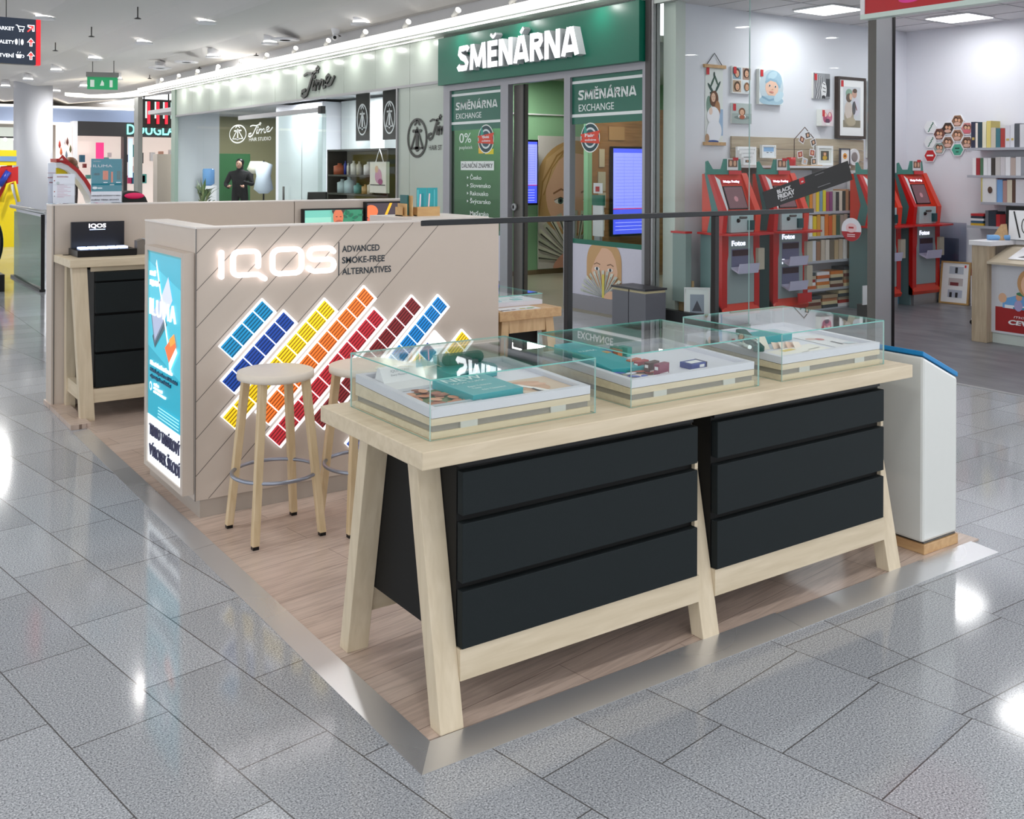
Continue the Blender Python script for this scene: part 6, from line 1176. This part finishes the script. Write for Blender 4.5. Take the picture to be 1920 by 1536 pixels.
def clipseg(p, q, x0, x1, z0, z1):
    (xa, za), (xb, zb) = p, q; t0, t1 = 0.0, 1.0; dx, dz = xb - xa, zb - za
    for pp, qq in ((-dx, xa - x0), (dx, x1 - xa), (-dz, za - z0), (dz, z1 - za)):
        if pp == 0: continue
        r_ = qq / pp
        if pp < 0: t0 = max(t0, r_)
        else: t1 = min(t1, r_)
    return None if t0 >= t1 else ((xa + dx * t0, za + dz * t0), (xa + dx * t1, za + dz * t1))
c_ = 1.099 + .0
for i in range(-9, 8):
    c = 1.094 - .1692 * (i + 9) + 0.0 if False else 1.098 - .1695 * i   # z - x = c
    s = clipseg((-1, -1 + c), (3, 3 + c), .124, 1.785, .094, 1.331)
    if s: art(gr, Mb, [(GV, stroke([s[0], s[1]], .0035))], start=.0005)
part('panel_grooves', gr, cw, 'fine diagonal joints')
# coloured diagonal stripes: white lit tray with coloured stick cells
WL = glow((244, 246, 252), .9)
def stripe(ax, az, bx, bz, cells, cols, label):
    """a = top corner, b = bottom corner along the upper-left long side; width .1 to lower right"""
    d = Vector((bx - ax, bz - az)); L = d.length; d.normalize(); n_ = Vector((-d.y, d.x));   # n to lower right
    Mx = plane((ax, 2.279, az), (d.x, 0, d.y), (-n_.x, 0, -n_.y)) ; w = .100
    if (Mx.col[2].y) > 0: Mx = plane((ax, 2.279, az), (d.x, 0, d.y), (n_.x, 0, n_.y)); sg = 1
    else: sg = -1
    p_ = part('colour_stripe', MB().prism([(0, sg * 0), (L, 0), (L, sg * w), (0, sg * w)][::sg], (0, .018), WL, Mx), cw, label)
    cell = L / cells; g = .006; m = MB()
    for i in range(cells):
        c = cols[i] if isinstance(cols, list) else cols
        if c is None: continue
        r_, g_, b_ = (int(c[k:k + 2], 16) for k in (1, 3, 5)); dk = glow((int(r_ * .62), int(g_ * .62), int(b_ * .62)), .55); lt = glow((r_, g_, b_), .75)
        a0 = i * cell + g / 2 + (.008 if i == 0 else 0); a1 = (i + 1) * cell - g / 2; y0_, y1_ = .005, w - .016
        m.prism([(a0, sg * y0_), (a1, sg * y0_), (a1, sg * y1_), (a0, sg * y1_)][::sg], (.018, .020), lt, Mx)
        for k in range(5):
            yy = y0_ + (y1_ - y0_) * (k + .62) / 5.2; m.prism([(a0 + .003, sg * yy), (a1 - .003, sg * yy), (a1 - .003, sg * (yy + .006)), (a0 + .003, sg * (yy + .006))][::sg], (.020, .0212), dk, Mx)
    q = part('stick_row', m, p_); return p_
def st45(tx, tz, length, cells, cols, label): stripe(tx, tz, tx - length * .7071, tz - length * .7071, cells, cols, label)
st45(.432, .997, .295, 4, '#1f86b8', 'light blue stripe of four cells')
st45(.539, .936, .434, 6, '#24489c', 'navy blue stripe')
st45(.750, .977, .727, 10, '#f2cc24', 'yellow stripe')
st45(.963, 1.025, .798, 11, '#ee7a34', 'orange stripe')
st45(1.020, .912, .800, 11, '#b8323c', 'red stripe')
st45(1.236, .959, .790, 11, '#7c2c30', 'dark red stripe')
st45(1.394, .951, .600, 9, '#2280c8', 'bright blue stripe')
st45(1.377, .762, .73, 10, [None, '#2a3c80'] + ['#f2cc24'] * 2 + ['#8c4044'] * 3 + ['#2850a8'] * 3, 'mixed stripe with white top cell')
st45(1.543, .755, .36, 5, '#f2cc24', 'short yellow stripe at the right')
# name: rounded tube letters
NEON = glow((255, 250, 252), 1.35)
nm = MB(); Mn = FY(0, 2.268, 0); r_ = .0118
def nl(p, closed=False): neon(nm, Mn, p, r_, NEON, closed=closed, depth=.014)
nl([(.232, 1.110), (.232, 1.222)])
nl([(.408, 1.150)] + ell(.383, 1.196, .026, .026, 8, 0, 90) + ell(.313, 1.196, .026, .026, 8, 90, 180)[0:] + ell(.313, 1.139, .026, .026, 8, 180, 270) + [(.405, 1.113), (.440, 1.090)])
nl(ell(.592, 1.190, .034, .034, 8, 0, 90) + ell(.512, 1.190, .034, .034, 8, 90, 180) + ell(.512, 1.143, .034, .034, 8, 180, 270) + ell(.592, 1.143, .034, .034, 8, 270, 360), True)
nl([(.793, 1.203), (.780, 1.217), (.770, 1.221)] + ell(.692, 1.194, .027, .027, 8, 90, 270) + [(.770, 1.167)] + ell(.768, 1.139, .028, .028, 8, 90, -90) + [(.690, 1.111), (.672, 1.118), (.663, 1.128)])
part('lit_name', nm, cw, 'glowing white rounded letters')
part('letter_back', MB().box(.20, .82, 2.2715, 2.2725, 1.0, 1.0005, LAM), cw) if False else None
INK2 = paint((36, 46, 56), .4); tx = MB(); Mz = FY(0, 2.2795, 0)
art(tx, Mz, [(INK2, rect(.8275, 1.080, .8325, 1.246))], start=.001)
for s_, zz, w in (('ADVANCED', 1.196, .208), ('SMOKE-FREE', 1.140, .237), ('ALTERNATIVES', 1.084, .274)): text(tx, Mz, s_, .847, zz, INK2, h=.031, width=w, ext=.002, bold=.02)
part('slogan', tx, cw, 'dark slogan in three lines')
# light box poster on the side
lb_ = thing('light_box', 'tall lit teal poster light box on the side of the counter wall', 'light box', (.095, 2.6, .12))
part('casing', MB().box(.068, .1192, 2.298, 2.330, .118, 1.222, LAM).box(.068, .1192, 2.885, 2.925, .118, 1.222, LAM).box(.068, .1192, 2.33, 2.885, .118, .145, LAM).box(.068, .1192, 2.33, 2.885, 1.200, 1.222, LAM).box(.10, .1192, 2.33, 2.885, .145, 1.2, LAM), lb_, 'beige casing')
Ml = FX(.076, 0, 0); TB = glow((20, 158, 182), .58); a, b = -2.885, -2.330
def V_(u, v): return (a + u * (b - a), .145 + v * 1.055)
def PV(l): return [V_(*p) for p in l]
q = MB().box(.076, .099, 2.33, 2.885, .145, 1.2, TB); LW = glow((238, 244, 248), .8)
art(q, Ml, [(glow((50, 178, 200), .6), PV([(0, .55), (1, .45), (1, .85), (0, .95)])), (LW, PV(rect(0, 0, 1, .225))), (glow((10, 128, 140), .7), PV(stroke([(0, .995), (1, .995)], .01))),
    (glow((46, 84, 96), .6), PV([(.14, .60), (.22, .55), (.58, .68), (.48, .72)])), (glow((150, 160, 186), .8), PV([(.12, .70), (.42, .80), (.52, .70), (.22, .58)])), (glow((184, 190, 212), .8), PV([(.42, .80), (.62, .90), (.74, .80), (.52, .70)])), (glow((90, 104, 124), .6), PV(stroke([(.12, .70), (.22, .575), (.52, .70)], .018))),
    (LW, PV(stroke([(.27, .955), (.36, .86), (.52, .70), (.62, .60)], .030))), (glow((90, 60, 70), .6), PV(ell(.37, .862, .02, .006, 10))), (glow((240, 98, 40), .9), PV([(.54, .575), (.80, .655), (.86, .60), (.66, .515)])), (glow((244, 140, 40), .9), PV([(.66, .62), (.80, .655), (.84, .62), (.70, .59)])), (LW, PV([(.66, .515), (.86, .60), (.90, .58), (.68, .475)]))] , step=.0005)
part('lit_poster', q, lb_, 'glowing teal poster')
q = MB(); text(q, Ml, 'NOVÝ', *V_(.09, .885), LW, h=.022, width=.09, ext=.009, bold=.01); text(q, Ml, 'IQOS', *V_(.09, .84), LW, h=.026, width=.13, ext=.009, bold=.015); part('brand_lettering', q, lb_, 'small white product words'); q = MB(); text(q, Ml, 'ILUMA', *V_(.08, .70), LW, h=.085, width=.42, ext=.009, bold=-.012, track=1.15)
part('title_lettering', q, lb_, 'thin white title'); q = MB()
text(q, Ml, 'Nová éra bez kouře', *V_(.09, .465), LW, h=.02, width=.36, ext=.006, bold=.03)
DB = glow((16, 70, 96), .4)
for k, s_ in enumerate(('Méně zápachu než klasické', 'cigarety, bez čištění')): text(q, Ml, s_, *V_(.09, .435 - .028 * k), DB, h=.016, width=.44 - .1 * k, ext=.006, bold=.03)
for k, s_ in enumerate(('ZMĚNA', 'PRO LEPŠÍ', 'BUDOUCNOST')): text(q, Ml, s_, *V_(.20, .375 - .017 * k), LW, h=.010, width=.08 + .06 * k, ext=.006, bold=.02)
art(q, Ml, [(LW, PV(ell(.12, .365, .04, .022, 14))), (TB, PV(ell(.12, .365, .025, .013, 14)))] + [(glow((150, 214, 226), .8), PV(rect(.36, .285 - .014 * k, .96, .291 - .014 * k))) for k in range(4)], start=.006)
part('body_lettering', q, lb_); q = MB()
BKT = glow((40, 40, 70), .25); text(q, Ml, 'TENTO TABÁKOVÝ', *V_(.08, .135), BKT, h=.055, width=.49, ext=.008); text(q, Ml, 'VÝROBEK ŠKODÍ', *V_(.08, .04), BKT, h=.055, width=.49, ext=.008)
part('warning_lettering', q, lb_, 'dark warning words on white')
# bar stools
def make_stool(cx, cy, label):
    t = thing('bar_stool', label, 'stool', (cx, cy, .008), 'bar stools')
    part('seat', MB().lathe([(.150, .684), (.166, .690), (.168, .700), (.166, .719), (.158, .722), (.06, .716)], paint((226, 216, 202), .45), cx, cy, 48), t, 'round pale seat')
    for sx, sy in ((-1, 1), (-1, -1), (1, 1), (1, -1)):
        top = (cx + sx * .098, cy + sy * .098); bot = (cx + sx * .152, cy + sy * .158); s = .0155
        V = [(bot[0] + a * s, bot[1] + b * s, .022) for a, b in ((-1, -1), (1, -1), (1, 1), (-1, 1))] + [(top[0] + a * s * 1.1, top[1] + b * s * 1.1, .690) for a, b in ((-1, -1), (1, -1), (1, 1), (-1, 1))]
        l = part('leg', MB().add(V, [(0, 3, 2, 1), (4, 5, 6, 7), (0, 1, 5, 4), (1, 2, 6, 5), (2, 3, 7, 6), (3, 0, 4, 7)], wood((205, 180, 140), (222, 200, 164), .5, (22, 22, 2.5), 'stool_leg')), t, bevel=.003)
        part('foot_pad', MB().box(bot[0] - .013, bot[0] + .013, bot[1] - .013, bot[1] + .013, .008, .022, BLK), l)
    part('foot_ring', MB().tube([(cx + .186 * math.cos(a), cy + .186 * math.sin(a), .275) for a in [R(6 * k) for k in range(60)]], .0085, paint((150, 156, 170), .3, metal=.7), 12, closed=True), t, 'grey metal foot ring'); return t
make_stool(.366, 1.936, 'bar stool in front of the coloured stripes, nearest the edge, fully visible')
make_stool(.76, 1.84, 'bar stool partly hidden behind the front table corner')

# ================================================================ back panel, desk, screens
bp = thing('back_panel', 'long beige rear panel of the kiosk', 'partition wall', (1.4, 5.04, .008))
part('board', MB().box(.014, 1.722, 4.957, 5.13, .012, 1.352, LAM), bp); part('board', MB().box(1.728, 2.74, 4.957, 5.13, .012, 1.352, LAM), bp)
part('top_cap', MB().box(.012, 2.742, 4.954, 5.132, 1.352, 1.360, LAMTOP), bp, 'pale top edge'); part('corner_joint', MB().box(.026, .030, 4.952, 4.957, .012, 1.352, DGREY), bp)
dk = thing('side_desk', 'tall birch desk with black drawers against the rear panel', 'desk', (.5, 4.7, .008))
part('desktop', MB().box(.026, 1.6, 4.455, 4.95, .978, 1.028, BIRCH), dk, bevel=.003)
def dleg(x0, x1): return MB().add([(x0 + .045, 4.44 + .0, .008), (x1 + .0, 4.44, .008), (x1, 4.50, .008), (x0 + .045, 4.50, .008), (x0, 4.49, .978), (x1 - .04 + .0, 4.49, .978), (x1 - .04, 4.55, .978), (x0, 4.55, .978)], [(0, 3, 2, 1), (4, 5, 6, 7), (0, 1, 5, 4), (1, 2, 6, 5), (2, 3, 7, 6), (3, 0, 4, 7)], BIRCHV)
part('leg', dleg(.045, .175), dk, bevel=.002); part('leg', MB().box(.09, .15, 4.88, 4.945, .008, .978, BIRCHV), dk, bevel=.002)
part('side_rail', MB().box(.10, .145, 4.50, 4.90, .125, .215, BIRCHY), dk); part('rail', MB().box(.165, 1.5, 4.455, 4.50, .118, .205, BIRCH), dk); part('apron', MB().box(.16, 1.5, 4.50, 4.52, .945, .978, BIRCH), dk)
cb = part('drawer_cabinet', MB().box(.180, 1.5, 4.50, 4.92, .205, .945, BLACKS), dk)
for z0, z1 in ((.21, .42), (.435, .665), (.68, .875), (.885, .942)): part('drawer', MB().box(.182, 1.49, 4.462, 4.498, z0, z1, BLACKD), cb, bevel=.004)
ds_ = thing('display_stand', 'small black lit product display stand on the side desk', 'display stand', (.3, 4.75, 1.028))
part('back_plate', MB().box(.115, .455, 4.86, 4.885, 1.055, 1.245, paint((22, 24, 32), .3)), ds_, bevel=.002); part('base', MB().box(.105, .475, 4.62, 4.89, 1.029, 1.072, BLK), ds_, 'black base', bevel=.002)
q = MB(); Md = FY(0, 4.858, 0); text(q, Md, 'IQOS', .225, 1.205, NEON, h=.026, width=.11, ext=.002, bold=.03); art(q, Md, [(glow((200, 220, 255), 1.6), rect(.23, 1.190, .33, 1.195))], start=.002); part('lit_name', q, ds_)
q = MB()
for k in range(5): q.box(.14 + .062 * k, .19 + .062 * k, 4.70, 4.80, 1.072, 1.084, glow((190, 210, 255), 2.2))
part('product_window', q, ds_, 'bright product windows')
cs_ = thing('card_reader', 'small silver wedge device beside the black display stand', 'card reader', (.56, 4.75, 1.028))
part('body', MB().prism([(0, 0), (.10, 0), (.035, .10), (.0, .09)], (0, .07), paint((120, 114, 108), .4), Matrix(((1, 0, 0, .49), (0, 0, -1, 4.74), (0, 1, 0, 1.029), (0, 0, 0, 1)))), cs_); part('screen', MB().prism([(.045, .10), (.105, .03), (.108, .035), (.05, .105)], (0, .075), paint((190, 196, 204), .2, metal=.3), Matrix(((1, 0, 0, .49), (0, 0, -1, 4.742), (0, 1, 0, 1.029), (0, 0, 0, 1)))), cs_)
single('cable_grommet', MB().lathe([(.022, 1.0285), (.022, 1.031)], BLK, .085, 4.86, 20), 'black round cable hole cover on the side desk', 'cable cover')
# two screens on the rear panel
def tv(x0, x1, z0, z1, shapes, label):
    t = thing('screen', label, 'screen', ((x0 + x1) / 2, 4.93, z0)); part('housing', MB().box(x0, x1, 4.905, 4.953, z0, z1, BLK), t, bevel=.002)
    m = MB(); Mt__ = FY(x0 + .012, 4.904, z0 + .012); w, h = x1 - x0 - .024, z1 - z0 - .024; art(m, Mt__, [(c, [(p[0] * w, p[1] * h) for p in pts]) for c, pts in shapes], mk=lambda c: glow(tuple(int(c[i:i + 2], 16) for i in (1, 3, 5)), .75), clip=(0, 0, w, h)); part('picture', m, t)
random.seed(11)
tv(1.775, 2.28, 1.00, 1.297, [('#6cb8a8', rect(0, 0, 1, 1)), ('#8ccbb8', rect(0, .3, .45, .8)), ('#2c7c5c', rect(.65, 0, 1, 1))] + [('#1c5c44', ell(.66 + random.random() * .34, random.random(), .06, .03, 10, rot=random.random() * 180)) for _ in range(24)] + [('#3c2c28', ell(.555, .98, .11, .14, 20)), ('#c86c48', ell(.555, .80, .09, .24, 24)), ('#a04c34', ell(.57, .62, .08, .10, 20)), ('#281c18', rect(.51, .80, .54, .82)), ('#281c18', rect(.58, .80, .61, .82)), ('#2c4434', ell(.08, .28, .1, .14, 12))], 'left screen on the rear panel showing a person before green plants')
tv(2.30, 2.72, 1.06, 1.343, [('#3c3038', rect(0, 0, 1, 1)), ('#e07040', ell(.08, .75, .16, .2, 20)), ('#c86048', ell(.04, .4, .14, .16, 20)), ('#f0b020', [(.36, .55), (.50, 1), (.56, 1), (.42, .55)]), ('#d8e4e0', stroke([(.18, .2), (.3, .45), (.42, .6)], .07)), ('#f4ece0', ell(.2, .3, .1, .06, 14)), ('#7c5878', rect(.72, .1, .78, .9)), ('#8c6c8c', rect(.82, .1, .88, .9)), ('#58445c', ell(.66, .3, .1, .06, 14, rot=50))], 'right screen on the rear panel showing orange flowers on dark ground')
# notices standing on the rear panel top
def stand(x0, x1, z1, shapes, label, texts=(), y=5.06, base='#eceaf0', z0=1.361):
    t = thing('notice_holder', label, 'notice', ((x0 + x1) / 2, y, z0)); M = FY(x0, y, z0); w, h = x1 - x0, z1 - z0
    part('sheet', art(MB().prism(rect(.004, .004, w - .004, h - .004), (-.002, 0), paint(base, .5), M), M, [(c, [(p[0] * w, p[1] * h) for p in pts]) for c, pts in shapes], start=.0005, step=.0003, clip=(.004, .004, w - .004, h - .004)), t)
    part('acrylic_cover', MB().prism(rect(0, 0, w, h), (.004, .006), glass((250, 252, 254), 1, .6), M).prism(rect(0, 0, w, .004), (-.05, .02), glass((240, 246, 250), 1, .6), M), t)
    if texts:
        q = MB()
        for s_, u, v, hh, ww, m in texts: text(q, M, s_, u * w, v * h, m, h=hh, width=ww, ext=.0035)
        part('lettering', q, t)
RDT = paint((168, 40, 56), .5); DKT = paint((60, 50, 70), .5)
stand(.036, .182, 1.567, [('#f4f2f6', rect(0, 0, 1, 1)), ('#b04c3c', ell(.09, .76, .03, .02, 10)), ('#b04c3c', ell(.09, .40, .03, .02, 10)), ('#8c8c8c', ell(.09, .25, .025, .018, 10)), ('#c8d0cc', ell(.24, .68, .07, .05, 14))] + [('#dcb8c4', rect(.2, .62 - .045 * k, .5 + .3 * ((k * 7) % 3) / 2, .635 - .045 * k)) for k in range(10)], 'white rules notice in a holder on the rear panel', [('NAVŠTĚVNÍ ŘÁD', .2, .87, .007, .07, RDT)])
stand(-.03 + .045, .07, 1.64, [('#e4e4ec', rect(0, 0, 1, 1))], 'white notice with dark red words at the left end of the rear panel', [('BEZPEČNÝ', .02, .62, .008, .05, RDT), ('PROVOZ', .2, .5, .008, .03, RDT), ('DODRŽUJTE', .02, .74, .004, .05, RDT)], y=5.11)
stand(.280, .490, 1.672, [('#f0eef2', rect(0, 0, 1, 1)), ('#108494', rect(0, .26, 1, 1)), ('#e88868', rect(.38, .52, .55, .72)), ('#e07858', rect(.44, .52, .455, .72)), ('#e88868', rect(.64, .46, .70, .70)), ('#3c6c70', rect(.82, .52, .94, .72)), ('#e8f0f0', rect(.40, .45, .53, .47)), ('#e8f0f0', rect(.80, .45, .95, .47)), ('#e8f0f0', rect(.60, .40, .74, .42)), ('#0c5c68', rect(.1, .62, .28, .67)), ('#e8f0f0', ell(.13, .34, .08, .03, 12)), ('#e8f0f0', rect(.22, .32, .36, .35))], 'teal price poster with device pictures on the rear panel', [('ILUMA', .08, .80, .018, .125, PACKW), ('NOVINKA', .09, .92, .006, .045, PACKW), ('NEBUDEŠ ZAČÍNAT S VIRU', .03, .155, .008, .19, DKT), ('KUŘÁK TŘEBA SKONČÍ', .03, .06, .008, .18, DKT)])
bk = thing('backpack', 'black and pink bag top behind the rear panel', 'bag', (.6, 5.32, .9))
part('bag_body', MB().prism([(-.11, 0), (.11, 0), (.11, .44)] + ell(0, .44, .105, .08, 16, 0, 180)[1:-1] + [(-.11, .44)], (-.09, .09), paint((24, 30, 28), .7), FY(.60, 5.30, .92)), bk, bevel=.02)
part('pink_pocket', MB().ball((.61, 5.205, 1.405), (.07, .012, .022), paint((232, 30, 100), .5), 20), bk, 'bright pink panel'); part('handle', MB().tube([(.49, 5.26, 1.36), (.485, 5.26, 1.42), (.53, 5.26, 1.46)], .012, BLK, 8), bk)
single('bag_shelf', MB().box(.3, 1.0, 5.14, 5.5, .88, .92, LAM).box(.3, .34, 5.14, 5.5, .0, .88, LAM).box(.96, 1.0, 5.14, 5.5, 0, .88, LAM), 'beige side table behind the rear panel carrying the bag', 'table')
# brochure holder on the raised worktop
bh = thing('brochure_holder', 'light wooden brochure holder with teal cards on the raised worktop', 'brochure holder', (1.52, 2.64, 1.345)); z = 1.345; OK2 = wood((190, 148, 96), (206, 168, 112), .5, (3, 18, 18), 'light_plywood')
bx = 1.463; by = 2.63
part('tray', MB().box(bx - .0, bx + .145, by - .02, by - .014, z, z + .052, OK2).box(bx, bx + .145, by + .03, by + .036, z, z + .03, OK2).box(bx, bx + .006, by - .014, by + .03, z, z + .05, OK2).box(bx + .139, bx + .145, by - .014, by + .03, z, z + .05, OK2).box(bx, bx + .145, by - .014, by + .03, z, z + .006, OK2), bh)
part('side_rack', MB().box(bx - .035, bx - .029, by - .02, by + .10, z, z + .115, OK2).box(bx - .060, bx - .054, by + .0, by + .10, z, z + .07, OK2).box(bx - .075, bx - .070, by + .02, by + .1, z, z + .05, OK2).box(bx - .075, bx, by + .02, by + .1, z, z + .006, OK2), bh)
q = MB(); Mc = FY(bx + .004, by - .006, z + .008); art(q.prism(rect(0, 0, .064, .150), (-.004, 0), TEAL, Mc), Mc, [('#4cb0b8', rect(.0, .0, .012, .14)), ('#e8d0dc', stroke([(.014, .0), (.020, .06), (.022, .115)], .009)), ('#0c8490', rect(.034, .02, .044, .12))], start=.0005); single('brochure', q, 'teal brochure with a white stick, left one in the wooden holder', 'brochure', 'teal brochures')
q = MB(); Mc = FY(bx + .071, by - .006, z + .008); art(q.prism(rect(0, 0, .066, .150), (-.004, 0), TEAL, Mc), Mc, [('#e8c8c8', stroke([(.005, .0), (.010, .06), (.014, .118)], .009)), ('#4cb0b8', rect(.04, .03, .05, .14))], start=.0005); single('brochure', q, 'teal brochure with a pinkish stick, right one in the wooden holder', 'brochure', 'teal brochures')
single('brochure', MB().box(bx - .050, bx - .040, by + .01, by + .09, z + .007, z + .118, paint((10, 92, 92), .4)), 'dark teal brochure in the side slot of the wooden holder', 'brochure')

# second, warmer table on the far side
t2 = thing('rear_display_table', 'warm birch display table behind the counter wall', 'table', (2.05, 2.6, .008))
part('tabletop', MB().box(1.81, 2.24, 2.30, 3.0, .765, .818, OAK), t2, bevel=.003)
Mf_ = FY(0, 2.33, 0)
def fleg(a, b, c, d_): return MB().prism([(a, .008), (b, .008), (d_, .765), (c, .765)], (-.05, 0), OAKV, Mf_)
part('leg', fleg(1.80, 1.85, 1.845, 1.895), t2); part('leg', fleg(2.235, 2.295, 2.145, 2.20), t2); part('crossbar', MB().prism([(1.895, .69), (2.145, .69), (2.145, .765), (1.895, .765)], (-.05, 0), OAKV, Mf_), t2)
for a, b, c, d_ in ((1.80, 1.85, 1.845, 1.895), (2.235, 2.295, 2.145, 2.20)): part('leg', MB().prism([(a, .008), (b, .008), (d_, .765), (c, .765)], (-.65, -.60), OAKV, Mf_), t2)
part('drawer_cabinet', MB().box(1.90, 2.14, 2.40, 2.96, .2, .765, BLACKS), t2)
part('price_card', MB().prism(rect(0, 0, .26, .12), (.0005, .003), PACKW, TOP(1.84, 2.31, .818)), t2)
q = art(MB(), TOP(1.84, 2.31, .8212), [('#382028', rect(.0, .015, .06, .03)), ('#702840', rect(.07, .015, .10, .03)), ('#d8c828', rect(.13, .02, .17, .035)), ('#90c040', rect(.18, .02, .23, .035))]); part('price_card_marks', q, t2)
c2 = thing('flat_glass_case', 'flat glass case with white tray on the rear display table', 'display case', (2.05, 2.72, .818))
part('tray', MB().box(1.84, 2.22, 2.46, 2.95, .819, .844, TRAYW), c2, 'white tray'); part('glass_cover', MB().box(1.84, 2.22, 2.46, 2.95, .878, .883, CASEG, mats=[CASEG, CASEG, EDGE, EDGE, EDGE, EDGE]).box(1.84, 2.22, 2.46, 2.465, .845, .878, CASEG).box(1.84, 1.845, 2.465, 2.95, .845, .878, CASEG).box(2.215, 2.22, 2.465, 2.95, .845, .878, CASEG), c2)
q = MB()
for k, (x, y, c) in enumerate([(1.9, 2.5, '#8cb8c8'), (1.98, 2.55, '#c8d8dc'), (2.06, 2.52, '#7cb8bc'), (1.93, 2.65, '#d8a8a8'), (2.12, 2.6, '#b8d0d8')]): q.box(x, x + .06, y, y + .05, .844, .847, paint(c, .4))
part('printed_cards', q, c2, kind='stuff'); single('blue_box', MB().box(2.06, 2.12, 2.76, 2.82, .8835, .915, paint((92, 98, 196), .4)), 'small violet blue box on the flat glass case', 'box', bevel=.006)

# glossy white totem at the right end
tt = thing('info_totem', 'glossy white pedestal with blue top edge and wooden base', 'pedestal', (2.62, .3, .008))
GW = paint((214, 216, 212), .12, var=.01, coat=.5)
PR = [(2.482, .095), (2.482, .83), (2.50, .842), (2.728, .735), (2.735, .72), (2.735, .095)]
def ex_y(prof, y0_, y1_, mat): return MB().prism(prof, (y0_, y1_), mat, Matrix(((1, 0, 0, 0), (0, 0, 1, 0), (0, 1, 0, 0), (0, 0, 0, 1))))
part('body', ex_y([(2.482, .058), (2.482, .838), (2.735, .722), (2.735, .058)], .150, .56, GW), tt, 'glossy white body', bevel=.012)
part('blue_edge', ex_y([(2.482, .840), (2.482, .860), (2.737, .745), (2.737, .724)], .150, .56, paint((12, 128, 190), .4)), tt, 'bright blue top edge', bevel=.003)
part('base', MB().box(2.490, 2.738, .147, .56, .008, .050, OAK).box(2.50, 2.73, .155, .55, .05, .058, DGREY), tt, 'light wooden base', bevel=.003)
